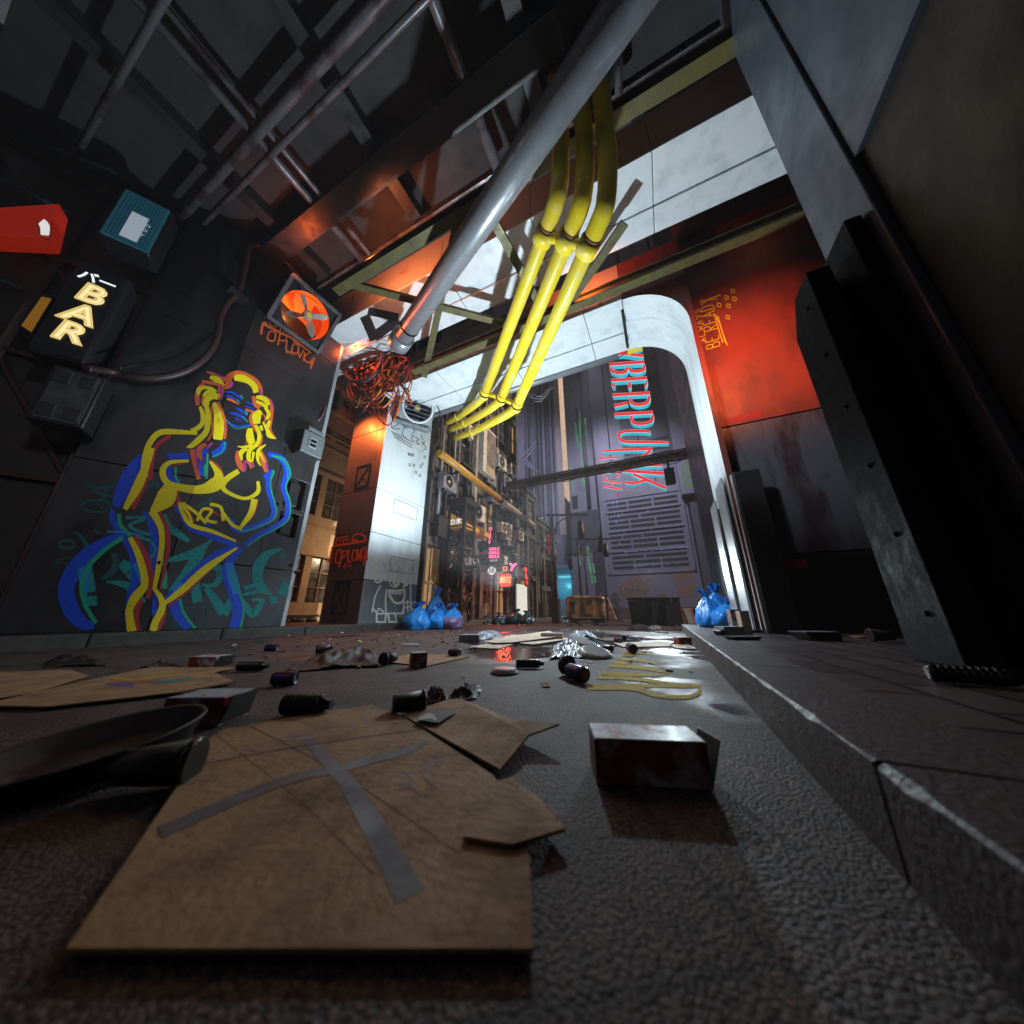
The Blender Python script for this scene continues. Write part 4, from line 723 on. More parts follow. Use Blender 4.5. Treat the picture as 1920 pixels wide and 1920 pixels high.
cable(cbt, [(640, 668, 5.2), (612, 680, 4.8), (600, 705, 4.5), (604, 745, 4.2), (596, 775, 4.0), (583, 802, 3.95)], .022, M_CBLK, 'drop_cable')
cable(cbt, [(650, 662, 5.2), (622, 672, 4.8), (608, 700, 4.5), (608, 730, 4.2), (611, 758, 4.0), (600, 785, 3.9), (575, 800, 3.8)], .026, M_CMAU, 'drop_cable')
cable(cbt, [(640, 690, 5.2), (612, 710, 4.7), (598, 760, 4.2), (572, 800, 3.9)], .02, M_CBLK, 'drop_cable')
cable(cbt, [(608, 700, 4.6), (640, 735, 5), (690, 770, 5.2), (710, 780, 5.3), (708, 760, 5.4), (700, 730, 5.5)], .012, M_CRED, 'drop_cable')
cable(cbt, [(640, 690, 5.1), (640, 725, 5.2), (670, 750, 5.4), (698, 745, 5.4), (704, 720, 5.5)], .012, M_CMAU, 'drop_cable')
cable(cbt, [(660, 700, 5.3), (690, 745, 5.4), (720, 765, 5.5), (745, 758, 5.6), (765, 752, 5.75)], .011, M_CMAU, 'drop_cable')
cable(cbt, [(710, 712, 5.3), (738, 740, 5.5), (766, 752, 5.75)], .011, M_CRED, 'drop_cable')
for k in range(5): cable(cbt, [(720+6*k, 690+5*k, 5.35), (742+5*k, 706+8*k, 5.45), (765+2*k, 725+9*k, 5.7)], .024, (M_CRED, M_CBLK)[k % 2], 'trunk_cable')
for k in range(6): cable(cbt, [(660+8*k, 665+3*k, 5.3), (625+6*k, 640-2*k, 4.6), (612+3*k, 618-5*k, 4.1)], .016, (M_CBLK, M_CRED)[k % 3 == 1], 'trunk_cable')
for k in range(16):
    xx = rnd.uniform(632, 745); yy = rnd.uniform(665, 700); L2_ = rnd.uniform(35, 105); dx2 = rnd.uniform(15, 50); cable(cbt, [(xx, yy, 4.9), (xx-rnd.uniform(0, 12), yy+L2_*.6, 4.8), (xx+dx2*.5, yy+L2_, 4.8), (xx+dx2, yy+L2_*.55, 4.9), (xx+dx2*.9, yy+5, 5.0)], rnd.uniform(.010, .02), rnd.choice((M_CBLK, M_CRED, M_CORG, M_CMAU)), 'hanging_loop')
cable(cbt, [(620, 575, 4.0), (650, 610, 4.6), (672, 640, 5.1), (690, 660, 5.3)], .05, M_CBLK, 'conduit')
# loose wires beside the column and under the beam
t = tag(MB().tube(smooth([tuple(onY(x, y, Y_)) for x, y, Y_ in ((815, 755, 6.6), (826, 775, 6.8), (832, 805, 7), (830, 835, 7))], 6), .012, 6).build('loose_wire', M_CMAU), 'thin mauve wire hanging down beside the gate column fan', 'wire')
t = tag(MB().tube(smooth([tuple(onY(x, y, 7.4)) for x, y in ((1202, 628), (1180, 655), (1150, 675), (1115, 680), (1088, 672))], 6), .014, 6).build('loose_wire', M_CMAU), 'mauve wire drooping from the shoulder of the white gate beam', 'wire')
q_ = MB()
for k in range(3): q_.tube([onY(1010+rnd.uniform(-6, 6)+24*math.cos(2*math.pi*i/24), 717+rnd.uniform(-1, 1)+(26+5*k)*math.sin(2*math.pi*i/24), 7.5+.05*k) for i in range(24)], .011, 6, True)
tag(q_.build('wire_loops', M_PIPEG), 'pale loops of thin wire hanging under the middle of the gate beam', 'wire')
# thick hose across the graffiti pillar
hp = [(160, 690), (210, 697), (260, 708), (310, 706), (355, 692), (392, 662), (409, 625), (411, 600), (425, 570), (445, 550), (455, 520), (462, 485), (470, 462), (500, 465), (540, 495), (580, 540)]
hz_ = thing('hose', 'thick dark hose looping across the top of the graffiti pillar', 'hose', tuple(wallG(411, 600, .1)))
def hw(x, y): return wallG(x, y, .12) if x < 470 else onX(x, y, -6.9)
MB().tube(smooth([tuple(wallG(x, y, .16 if x > 180 else .45)) for x, y in hp], 6), .055, 10).build('run', mat('maroon_rubber_hose', (.03, .014, .014), .45, bump=.2, bscale=120), hz_)
MB().tube(smooth([tuple(wallG(x, y, .1 if x > 240 else .4)) for x, y in ((222, 690), (270, 680), (330, 662), (380, 635), (405, 618))], 6), .02, 8).build('thin_cable', M_CBLK, hz_)
cp = wallG(444, 554, .16); MB().obox(cp, (0, .16, 0), (.10, 0, 0), (0, 0, .05)).build('clamp', M_DARK, hz_, bevel=.01)
# ================================================================ dark bar building at the far left
bb = thing('bar_building', 'near black building with iron cross bracing behind the BAR sign', 'building', (-8.6, .4, KZ))
PW = PA-NA*.35
def wl(s, d, z): return PW-DA*s+NA*d+Vector((0, 0, z-PW.z))
MB().prism([wl(-.0, 0, .1), wl(9, 0, .1), wl(9, -4, .1), wl(-.0, -4, .1)], (0, 0, 10.5)).build('wall', mat('soot_black_wall', (.014, .013, .015), .55, .1, (.03, .02, .02), 2., .1), bb)
mb = MB()
for k in range(5):
    mb.bar(wl(.1+1.1*k, .06, .3), wl(.1+1.1*k, .06, 9), .09, .1)
for k in range(4):
    for z_ in (.5, 2.4, 4.3, 6.2): mb.bar(wl(.1+1.1*k, .05, z_), wl(1.2+1.1*k, .05, z_+1.7), .07, .05); mb.bar(wl(.1+1.1*k, .06, z_+1.8), wl(1.2+1.1*k, .062, z_+1.8), .08, .06)
mb.build('iron_bracing', mat('rusty_black_iron', (.05, .018, .014), .5, .2, (.03, .012, .01), 6.), bb)
mb = MB()
for k in range(6): mb.bar(wl(1.3, .09, 2.6+.9*k), wl(4.5, .1, 2.9+.9*k), .03, .03)
mb.build('blue_conduit', mat('blue_conduit_paint', (.02, .12, .22), .5), bb)
PS = PA+NA*.42
fS = lambda x, y, l=0: onP(x, y, PS+NA*l, NA)
def signbox(name, label, quad, depth, face, lab_cat='sign', rr=.05):
    q = [fS(*p) for p in quad]; c = sum(q, Vector())/4; t = thing(name, label, lab_cat, tuple(c))
    w_ = ((q[1]-q[0]).dot(DA)+(q[2]-q[3]).dot(DA))/4+.05; h_ = (q[0].z+q[1].z-q[2].z-q[3].z)/4+.05
    MB().obox(c-NA*(depth/2+.005), DA*w_, NA*depth/2, (0, 0, h_)).build('case', M_BLKP, t, bevel=rr)
    MB().obox(c, DA*(w_-.05), NA*.008, (0, 0, h_-.05)).build('face', face, t, bevel=.004)
    return t, c, w_, h_
M_FACE = mat('black_sign_face', (.008, .008, .010), .3)
t, c, w_, h_ = signbox('bar_sign', 'black box sign with glowing cream letters BAR and white katakana', ((155, 493), (238, 520), (152, 678), (52, 650)), .42, M_FACE, rr=.07)
M_CREAM = mat('cream_glow_letter', (.7, .6, .3), .5, emit=(.80, .55, .18), es=.75)
for i, ch in enumerate('BAR'):
    px = [(169, 556), (148, 600), (128, 627)][i]; px = [(169.5, 552), (148, 589), (128.5, 623)][i]
    o_ = fS(px[0], px[1], .022); M_ = frame_matrix(o_, DA, (0, 0, 1))
    vs, fs = text_mesh(ch, .46, M_, .018, .014, .12); MB().add(vs, fs).build('letter', M_CREAM, t, fix=False)
    vs, fs = text_mesh(ch, .46, frame_matrix(fS(px[0], px[1], .037), DA, (0, 0, 1)), -.007, .001, .12); MB().add(vs, fs).build('letter_inlay', mat('pale_glow_inlay', (.8, .7, .4), .5, emit=(1., .78, .36), es=.95), t, fix=False)
vs, fs = text_mesh('バー', .20, frame_matrix(fS(183, 526, .016), DA, (0, 0, 1)), .004, .003); MB().add(vs, fs).build('katakana', glow('white_glow_letter', (.9, .92, .95), 1.0), t, fix=False)
t, c, w_, h_ = signbox('screen_sign', 'boxed teal screen sign with white block above the BAR sign', ((228, 360), (330, 392), (272, 470), (190, 440)), .38, mat('teal_screen', (.01, .05, .07), .4, 0, (.02, .08, .1), 8., emit=(.02, .13, .2), es=.3), rr=.06)
mb = MB(); mb.obox(fS(252, 425, .014), DA*.10, NA*.004, (0, 0, .30)); mb.build('white_block', glow('grey_screen_white', (.32, .38, .44), .8), t)
for i, ch in enumerate('OGY'):
    vs, fs = text_mesh(ch, .085, frame_matrix(fS(*[(277, 424), (271.5, 432), (266.5, 441)][i], .014), DA, (0, 0, 1)), 0, .002); MB().add(vs, fs).build('letter', MATS['grey_screen_white'], t, fix=False)
mb = MB()
for k in range(12): mb.obox(c+NA*.0125+DA*(-w_+.1+(2*w_-.2)*k/11), DA*.002, NA*.002, (0, 0, h_-.08))
for k in range(14): mb.obox(c+NA*.0125+Vector((0, 0, -h_+.1+(2*h_-.2)*k/13)), DA*(w_-.07), NA*.0015, (0, 0, .002))
mb.build('grid', mat('teal_grid', (.0, .03, .04), .5), t)
# red neon box, upper left corner
PS2 = PA+NA*.1
t = thing('neon_box', 'glowing red box sign with white curved stroke in the upper left corner', 'sign', tuple(onP(50, 425, PS2, NA)))
fN = lambda x, y, l=0: onP(x, y, PS2+NA*l, NA)
q = [fN(*p) for p in ((-40, 390), (112, 380), (95, 447), (-40, 438))]; MB().prism(q, -NA*.3).build('case', mat('glowing_red_acrylic', (.25, .012, .008), .4, emit=(.75, .03, .008), es=.24), t, bevel=.03)
d = Decal(fN, .02); d.stroke([(77, 415), (84, 425), (84, 441)], [14, 18, 16]); d.build('white_stroke', glow('soft_white_glow', (.85, .85, .85), .8), t)
d = Decal(fN, .02); d.stroke([(70, 415), (75, 438), (92, 449), (98, 415)], 1.6); d.build('outline', mat('dark_red_edge', (.1, .02, .01), .5), t)
# amber wall lamp left of the BAR sign
PS3 = PA+NA*.2
t = thing('amber_lamp', 'dim amber lit box lamp half hidden left of the BAR sign', 'lamp', tuple(onP(70, 590, PS3, NA)))
q = [onP(*p, PS3, NA) for p in ((72, 548), (101, 552), (60, 632), (30, 612))]; c = sum(q, Vector())/4
MB().prism(q, -NA*.25).build('case', M_BLKP, t, bevel=.03)
q = [onP(*p, PS3+NA*.012, NA) for p in ((78, 556), (96, 560), (58, 622), (40, 610))]; MB().prism(q, -NA*.01).build('glass', mat('amber_glass', (.3, .15, .02), .4, emit=(.36, .15, .012), es=.4), t)
# meter box
t, c, w_, h_ = signbox('meter_box', 'dull dark grey electrical meter box below the BAR sign', ((110, 688), (188, 712), (148, 798), (57, 778)), .3, mat('dark_meter_steel', (.035, .04, .045), .45, .3, (.06, .065, .07), 6.), 'electrical box', .02)
for sx in (-1, 1):
    for sz in (-1, 1): MB().obox(c+NA*.01+DA*sx*w_*.45+Vector((0, 0, sz*h_*.6)), DA*w_*.3, NA*.012, (0, 0, h_*.22)).build('hatch', M_DARK, t, bevel=.01)
# ================================================================ beige building seen between pillar and column
XB = -11.0; fB = lambda x, y, l=0: onX(x, y, XB+l)
be = thing('beige_building', 'beige stucco building with dark gridded windows seen between pillar and column', 'building', (-13, 8, KZ))
MB().box(-16, XB-.2, 1, 16, .1, 14).build('core', M_BEIGE, be)
rows = [(onX(590, 1130, XB).z, onX(590, 1045, XB).z), (onX(612, 972, XB).z, onX(612, 893, XB).z), (onX(630, 830, XB).z, onX(630, 780, XB).z), (7.4, 9.2)]
ys = [3.0+1.9*k for k in range(6)]
mb = MB(); zl = .16
for z0, z1 in rows+[(13.9, 14)]:
    mb.box(XB-.2, XB, 1, 16, zl, z0); zl = z1
for z0, z1 in rows:
    for y_ in ys: mb.box(XB-.2, XB-.001, y_-.12, y_+.12, z0+.001, z1-.001)
mb.build('wall', M_BEIGE, be)
mb = MB()
for z0, z1 in rows: mb.box(XB+.001, XB+.10, 1, 16, z1+.02, z1+.12); mb.box(XB+.001, XB+.07, 1, 16, z0-.42, z0-.36)
mb.build('string_course', M_BEIGE, be, bevel=.01)
for ri, (z0, z1) in enumerate(rows):
    for i in range(len(ys)-1):
        wn_ = MB(); y0, y1 = ys[i]+.13, ys[i+1]-.13
        for k in range(5): yy = y0+(y1-y0)*k/4; wn_.box(XB-.16, XB-.06, yy-.025, yy+.025, z0+.002, z1-.002)
        for k in range(1, 3): zz_ = z0+(z1-z0)*k/3; wn_.box(XB-.15, XB-.07, y0, y1, zz_-.02, zz_+.02)
        f_ = wn_.build('window', mat('tan_window_frame', (.20, .135, .08), .6), be); MB().box(XB-.13, XB-.12, y0, y1, z0+.003, z1-.003).build('pane', M_GLASSD, f_)
rb = MB()
for k in range(26):
    x_, y_ = XB+.25+random.uniform(0, .6), 4+random.uniform(0, 5); s_ = random.uniform(.06, .2); rb.lathe([(s_, 0), (s_*.9, s_*.5), (s_*.4, s_*.9)], 6, Matrix.Translation((x_, y_, KZ)) @ Matrix.Rotation(random.uniform(0, 3), 4, 'Z'))
o = rb.build('rubble', M_DARK); o['kind'] = 'stuff'; tag(o, 'dark rubble heaped along the foot of the beige building', 'rubble')
# ================================================================ street buildings on the left beyond the gate
XF = -7.6
fF = lambda x, y, l=0: onX(x, y, XF+l)
M_CONC = mat('sooty_street_concrete', (.075, .062, .056), .75, 0, (.016, .014, .015), 1.8, .15, 30, .7, contrast=(.4, .62))
M_CONL = mat('dirty_cream_concrete', (.38, .31, .26), .7, 0, (.05, .042, .04), 2.4, .1, 40, .5, contrast=(.42, .7))
M_ACW = mat('weathered_ac_casing', (.62, .55, .48), .5, .05, (.3, .26, .23), 7., .05, contrast=(.45, .7))
M_ACD = mat('dark_ac_casing', (.1, .1, .12), .5, .1, (.2, .19, .22), 5.)
st_g = 'narrow street buildings on the left'
def street_building(label, y0, y1, z, depth=5, nfl=4, dx=0.):
    t = thing('street_building', label, 'building', (XF-depth/2, (y0+y1)/2, KZ)); X = XF+dx
    MB().box(X-depth, X-.25, y0, y1, .1, z).build('core', M_CONC, t)
    fh = z/nfl; n = max(2, round((y1-y0)/1.5)); bw = (y1-y0)/n
    mb = MB()
    for k in range(n+1): yy = min(max(y0+bw*k, y0+.13), y1-.13); mb.box(X-.249, X+.02, yy-.13, yy+.13, .16, z)
    mb.build('pilaster', M_CONC, t, bevel=.01)
    mb = MB()
    for f in range(1, nfl+1): mb.box(X-.249, X+.0, y0, y1, f*fh-.35, f*fh-.02)
    mb.build('floor_band', M_CONC, t)
    mb = MB(); mb.box(X-.4, X+.12, y0-.03, y1+.03, z, z+.22); mb.build('parapet', M_CONC, t, bevel=.02)
    for f in range(nfl):
        for k in range(n):
            ya, yb = y0+bw*k+.14, y0+bw*(k+1)-.14; z0, z1 = f*fh+(.17 if f == 0 else .55), (f+1)*fh-.36
            w_ = MB(); c_ = (ya+yb)/2
            for yy in (ya+.03, c_, yb-.03): w_.box(X-.2, X-.12, yy-.03, yy+.03, z0, z1)
            w_.box(X-.2, X-.13, ya+.06, yb-.06, (z0+z1)/2-.03, (z0+z1)/2+.03)
            if f > 0: w_.box(X-.2, X+.06, ya, yb, z0-.06, z0-.001)
            fr = w_.build('window' if f else 'shop_front', M_FRAMED if (k+f) % 3 else M_CONL, t); MB().box(X-.19, X-.17, ya, yb, z0, z1).build('pane', M_GLASSD if (k*7+f*3) % 4 else MATS.get('lit_pane') or mat('lit_pane', (.3, .2, .1), .5, emit=(.5, .28, .1), es=.08), fr)
    return t
street_building('tall sooty street building covered with air conditioners next to the gate', 8.6, 17.0, 16, nfl=5)
street_building('lower dark street building with stepped roof beyond the tall one', 17.05, 20.2, 8.4, nfl=3, dx=-.02)
street_building('small dark end building at the far end of the narrow street', 20.25, 24.5, 6.9, nfl=3, dx=.02)
tall = bpy.data.objects['street_building']; rq = random.Random(21)
for k in range(9):
    y_ = rq.uniform(9.3, 16.6); z0 = rq.uniform(2.2, 8.5); w_ = rq.uniform(.5, 1.1); b_ = MB(); b_.box(XF-.2, XF+.55, y_-w_/2, y_+w_/2, z0, z0+.07)
    b_.box(XF+.50, XF+.54, y_-w_/2, y_+w_/2, z0+.071, z0+.14); b_.box(XF+.50, XF+.54, y_-w_/2, y_+w_/2, z0+.8, z0+.85)
    for j in range(6): yy = y_-w_/2+.03+(w_-.06)*j/5; b_.box(XF+.51, XF+.53, yy-.012, yy+.012, z0+.141, z0+.799)
    b_.build('balcony', M_FRAMED, tall)
for k in range(10):
    y_ = rq.uniform(9.0, 16.8); x_ = XF+rq.uniform(.08, .2); r_ = rq.uniform(.03, .07); MB().tube([(x_, y_, rq.uniform(.3, 3)), (x_, y_, rq.uniform(6, 14))], r_, 8).build('drain_pipe', rq.choice((M_FRAMED, M_FRAMED, M_CONC, M_ACD)), tall)
for k in range(26):
    y_ = rq.uniform(9.2, 16.6); z0 = rq.uniform(1.6, 9); w_, h_ = rq.uniform(.25, .7), rq.uniform(.25, 1.); MB().box(XF+.021, XF+rq.uniform(.06, .3), y_-w_/2, y_+w_/2, z0, z0+h_).build(rq.choice(('shutter_box', 'meter_cabinet', 'boarding')), rq.choice((M_ACW, M_CONC, M_ACD, M_FRAMED, M_CONL)), tall, bevel=.012)
for k in range(8):
    y0 = rq.uniform(9, 14); y1 = y0+rq.uniform(1, 3); z0 = rq.uniform(2.5, 8); MB().tube([(XF+.3, y0+(y1-y0)*i/10, z0+rq.uniform(-.02, .02)-.5*(i/10)*(1-i/10)*2) for i in range(11)], .016, 5).build('facade_cable', M_CBLK, tall)
def ac_unit(px, py, s, label, m=None, w=.8, h=.62, X=XF+.34, twin=False):
    p = onX(px, py, X); t = thing('air_conditioner', label, 'air conditioner', tuple(p), 'air conditioners on the street facade'); x, y, z = p; w *= s; h *= s
    MB().box(x-.34, x, y-w/2, y+w/2, z-h/2, z+h/2).build('casing', m or M_ACW, t, bevel=.015)
    yc = y-w*.12; r_ = h*.42
    g = MB(); g.tube([(x+.012, yc+r_*math.cos(2*math.pi*i/18), z+r_*math.sin(2*math.pi*i/18)) for i in range(18)], .022*s+.006, 6, True); g.build('fan_ring', M_CONL, t)
    MB().lathe([(r_, 0), (r_, .006)], 20, frame_matrix((x+.002, yc, z), (0, 1, 0), (0, 0, 1))).build('fan_grille', M_FRAMED, t)
    MB().lathe([(r_*.22, 0), (r_*.15, .02)], 10, frame_matrix((x+.009, yc, z), (0, 1, 0), (0, 0, 1))).build('hub', M_ACW, t)
    b_ = MB(); b_.box(x-.34, x-.02, y-w*.4, y-w*.36, z-h/2-.12, z-h/2-.001); b_.box(x-.34, x-.02, y+w*.36, y+w*.4, z-h/2-.12, z-h/2-.001); b_.build('bracket', M_FRAMED, t)
for px, py, s, lb, m_ in [(900, 961, 1.3, 'large cream air conditioner with dark fan above the orange awning', None), (923, 897, 1.15, 'dark air conditioner with pale fan ring below the louvred box', M_ACD), (953, 905, 1.25, 'dark air conditioner right of the yellow street pipe', M_ACD), (964, 883, 1.1, 'slim air conditioner high at the corner of the tall street building', None),
                          (947, 990, .9, 'upper left air conditioner of the clustered five', None), (955, 991, .9, 'upper right air conditioner of the clustered five', None), (956, 1004, .9, 'middle air conditioner of the clustered five', None), (962, 1001, .8, 'rightmost air conditioner of the clustered five', None), (960, 1014, 1., 'lowest air conditioner of the clustered five', None),
                          (930, 933, 1., 'shadowed air conditioner beside the slanting yellow street pipe', M_ACD), (845, 905, 1.1, 'air conditioner beside the gate column, above the lattice mast', M_ACD), (963, 948, .9, 'narrow air conditioner under the corner of the tall street building', None), (978, 1005, .9, 'small air conditioner on the lower dark building', None), (943, 868, 1.2, 'air conditioner beside the upper right of the louvred box', None)]:
    ac_unit(px, py, s, lb, m_)
a_ = onX(907, 882, XF+.55); b_ = onX(930, 816, XF+.55)
t = thing('louvred_box', 'tall cream louvred ventilation box high on the street facade', 'vent', tuple(a_)); ya, yb = sorted((a_.y, b_.y)); za, zb = sorted((a_.z, b_.z)); yb = max(yb, ya+1.2)
MB().box(XF+.02, XF+.52, ya, yb, za, zb).build('casing', M_ACW, t, bevel=.02)
mb = MB()
for k in range(16): mb.box(XF+.521, XF+.56, ya+.3, yb-.08, za+.5+(zb-za-.6)*k/16, za+.5+(zb-za-.6)*k/16+.05)
mb.build('louvres', M_CONL, t)
MB().box(XF+.521, XF+.545, ya+.3, yb-.08, za+.08, za+.44).build('lower_panel', M_BEIGE, t)
# long yellow pipe along the street
a_ = onX(820, 846, XF+.75); b_ = onX(1000, 984, XF+.75); zz_ = (a_.z+b_.z)/2
t = thing('street_pipe', 'long ochre pipe running along the street facade, steel at its far end', 'pipe', (XF+.75, 12, zz_))
sp = onX(938, 937, XF+.75); MB().tube([(XF+.75, 8.2, a_.z), tuple(sp)], .15, 16).build('ochre_run', mat('ochre_pipe_paint', (.5, .26, .03), .4, 0, (.35, .17, .03), 5.), t)
MB().tube([tuple(sp), tuple(b_)], .148, 16).build('steel_run', M_CONL, t)
MB().tube([sp-Vector((0, .1, 0)), sp+Vector((0, .1, 0))], .19, 16).build('coupling', M_FRAMED, t)
mb = MB()
for k in range(4): y_ = 9.5+2.6*k; z_ = a_.z+(b_.z-a_.z)*(y_-8.2)/(b_.y-8.2); mb.box(XF, XF+.75, y_-.03, y_+.03, z_-.24, z_-.16)
mb.build('bracket', M_FRAMED, t)
# vertical cream post and lattice mast
p0 = onX(872, 1150, XF+.9)
t = thing('lattice_mast', 'black lattice steel mast standing on the pavement beside the gate', 'mast', (p0.x, p0.y, KZ)); q = onX(857, 1160, XF+.55); x, y = q.x, q.y; hh = 4.6
for dx, dy in ((-.35, -.35), (.35, -.35), (-.35, .35), (.35, .35)): MB().box(x+dx-.06, x+dx+.06, y+dy-.06, y+dy+.06, KZ, hh).build('leg', M_FRAMED, t)
for k in range(5):
    z0 = .3+.86*k
    for (p_, q_) in (((-.35, -.35), (.35, -.35)), ((.35, -.35), (.35, .35)), ((-.35, .35), (.35, .35)), ((-.35, -.35), (-.35, .35))):
        b_ = MB(); b_.bar((x+p_[0], y+p_[1], z0), (x+q_[0], y+q_[1], z0+.8), .05, .05); b_.bar((x+q_[0]*.98, y+q_[1]*.98, z0), (x+p_[0]*.98, y+p_[1]*.98, z0+.8), .045, .045); b_.bar((x+p_[0], y+p_[1], z0+.83), (x+q_[0], y+q_[1], z0+.83), .06, .06); b_.build('brace', mat('rust_brown_lattice', (.13, .06, .035), .6) if k in (0, 2) else M_FRAMED, t)
MB().box(x-.45, x+.45, y-.45, y+.45, hh+.001, hh+.25).build('cap', M_FRAMED, t)
q = onX(880, 1160, XF+.6); tag(MB().box(q.x-.09, q.x+.09, q.y-.09, q.y+.09, KZ, 9).build('steel_column', M_CONL, bevel=.01), 'tall pale grimy steel column rising beside the lattice mast', 'column')
# street signs
def street_board(name, label, px, py, wpx, hpx, X, face, case=M_FRAMED, depth=.16, dy=0):
    p = onX(px, py, X); k = scale_at(p); w_, h_ = wpx*k/2, hpx*k/2; xa = Vector((math.cos(A*.6), math.sin(A*.6), 0)); na = Vector((xa.y, -xa.x, 0))
    t = thing(name, label, 'sign', tuple(p)); MB().obox(p-na*depth/2, xa*w_, na*depth/2, (0, 0, h_)).build('case', case, t, bevel=.02)
    MB().obox(p+na*.006, xa*(w_-.04), na*.006, (0, 0, h_-.04)).build('face', face, t)
    MB().bar(p-na*.1-xa*w_, p-na*.1-xa*(w_+.9)+Vector((0, 0, 0)), .04, .04).build('bracket', M_FRAMED, t)
    return t, p, xa, na, k
def sign_text(t, p, xa, na, k, txt, dpx, dpy, spx, m, nm='lettering', off_=0., sp=1., shear=0.):
    o_ = p+na*.016+xa*dpx*k-Vector((0, 0, dpy*k)); vs, fs = text_mesh(txt, spx*k*1.35, frame_matrix(o_, xa, (0, 0, 1)), off_*k, .004, shear, sp); MB().add(vs, fs).build(nm, m, t, fix=False)
M_PINK = glow('pink_neon', (1., .12, .28), 2.2); M_REDN = glow('red_neon', (1., .05, .04), 2.6); M_WHT = glow('white_sign_glow', (.9, .88, .84), .9)
s = street_board('girls_sign', 'black framed sign with pink neon words GIRLS three times', 926, 1040, 22, 34, XF+.85, M_FACE, M_ACD)
for i in range(3): sign_text(*s, 'GIRLS', 0, -10.5+7.2*i, 5.6, M_PINK, off_=.22)
sign_text(*s, '女の子', 0, 11.5, 3.6, M_WHT)
s = street_board('battle_sign', 'rust red board with white Japanese characters on the lattice mast', 885, 1053, 27, 24, XF+1.0, mat('rust_red_board', (.16, .04, .025), .6, 0, (.1, .03, .02), 8.)); sign_text(*s, '戦い', 0, .5, 11, glow('dim_white_letter', (.55, .55, .52), .5), off_=.2)
p = onX(922, 1070, XF+.85); k = scale_at(p); xa = s[2]; na = s[3]; t = thing('round_sign', 'round white lit sign with black characters under the GIRLS sign', 'sign', tuple(p))
MB().lathe([(8.6*k, -.12), (8.8*k, 0)], 24, frame_matrix(p, xa, (0, 0, 1))).build('rim', M_FRAMED, t); MB().lathe([(7.8*k, 0), (7.7*k, .01)], 24, frame_matrix(p+na*.002, xa, (0, 0, 1))).build('face', M_WHT, t); sign_text(t, p, xa, na, k, '諸', 0, .2, 10, M_BLKP, off_=.1)
MB().bar(p-na*.06-xa*8.7*k, p-na*.06-xa*1.2, .04, .04).build('bracket', M_FRAMED, t)
def vneon(px0, py0, px1, py1, X, txt, label, m):
    p = onX((px0+px1)/2, (py0+py1)/2, X); k = scale_at(p); t = thing('neon_sign', label, 'sign', tuple(p)); n = len(txt); L_ = py1-py0
    MB().obox(p-na*.05, xa*3.2*k, na*.03, (0, 0, L_*.56*k)).build('back_board', M_FRAMED, t)
    for i, ch in enumerate(txt): sign_text(t, p, xa, na, k, ch, (px1-px0)*(i/(n-1)-.5), L_*((i+.5)/n-.5), L_/n*.86, m, 'letter', .25)
    MB().bar(p-na*.06-xa*3*k, p-na*.06-xa*1., .03, .03).build('bracket', M_FRAMED, t)
vneon(920, 988, 918, 1021, XF+.8, 'DIRTY', 'pink vertical neon letters above the GIRLS sign', M_PINK)
vneon(986, 1064, 988, 1097, XF+1.0, 'DIRTY', 'red vertical neon letters farther down the street', M_REDN)
vneon(1029, 1000, 1029, 1042, XF+.9, 'HOTEL'[:0]+'IIII', 'thin red vertical light bars on the last street building', glow('dim_red_neon', (.6, .04, .03), .8))
p = onX(962, 1062, XF+1.0); k = scale_at(p); t = thing('neon_sign', 'slanted pink neon letter Y on the street facade', 'sign', tuple(p)); z_ = Vector((0, 0, 1))
P_ = lambda x, y: p+xa*x*k-z_*y*k
MB().tube([P_(-6, -6), P_(-1, -1)], .05, 8).build('tube', M_PINK, t); MB().tube([P_(6, -5), P_(-1, 1), P_(-4, 8)], .055, 8).build('tube', M_PINK, t); MB().bar(P_(0, 0)-na*.06, P_(0, 0)-na*.06-xa*1.0, .04, .04).build('bracket', M_FRAMED, t)
s = street_board('lantern_shop_sign', 'glowing red shop sign board with yellow marks over a doorway', 948, 1088, 24, 26, XF+.7, mat('glowing_red_board', (.5, .05, .02), .5, 0, (.9, .35, .1), 3., emit=(.85, .05, .02), es=1.0, contrast=(.56, .6)))
sign_text(*s, '居酒', 0, 0, 9, glow('orange_glow_letter', (1., .5, .15), 1.2), off_=.3)
s = street_board('square_sign', 'small square red lit sign above the glowing red board', 947, 1067, 11, 12, XF+.75, mat('dim_red_board', (.3, .04, .03), .5, emit=(.4, .03, .02), es=.7)); sign_text(*s, '口', 0, 0, 8, glow('orange_glow_letter', (1., .5, .15), 1.2))
# orange awning
a_ = onX(880, 984, XF+.5); t = thing('awning', 'ochre yellow shop awning under the large air conditioner', 'awning', tuple(a_)); k = scale_at(a_)
MB().prism([(XF+.02, a_.y-1., a_.z+.45), (XF+.02, a_.y-1., a_.z-.35), (XF+.9, a_.y-1., a_.z-.4), (XF+.9, a_.y-1., a_.z-.2)], (0, 2.0, 0)).build('canopy', mat('ochre_canvas', (.62, .30, .02), .7, 0, (.45, .2, .02), 5.), t, bevel=.02)
mb = MB(); vs, fs = text_mesh('の木', .3, frame_matrix((XF+.5, a_.y-1.006, a_.z-.14), (1, 0, 0), (0, 0, 1)), .004, .002); mb.add(vs, fs).build('lettering', M_WHT, t, fix=False)
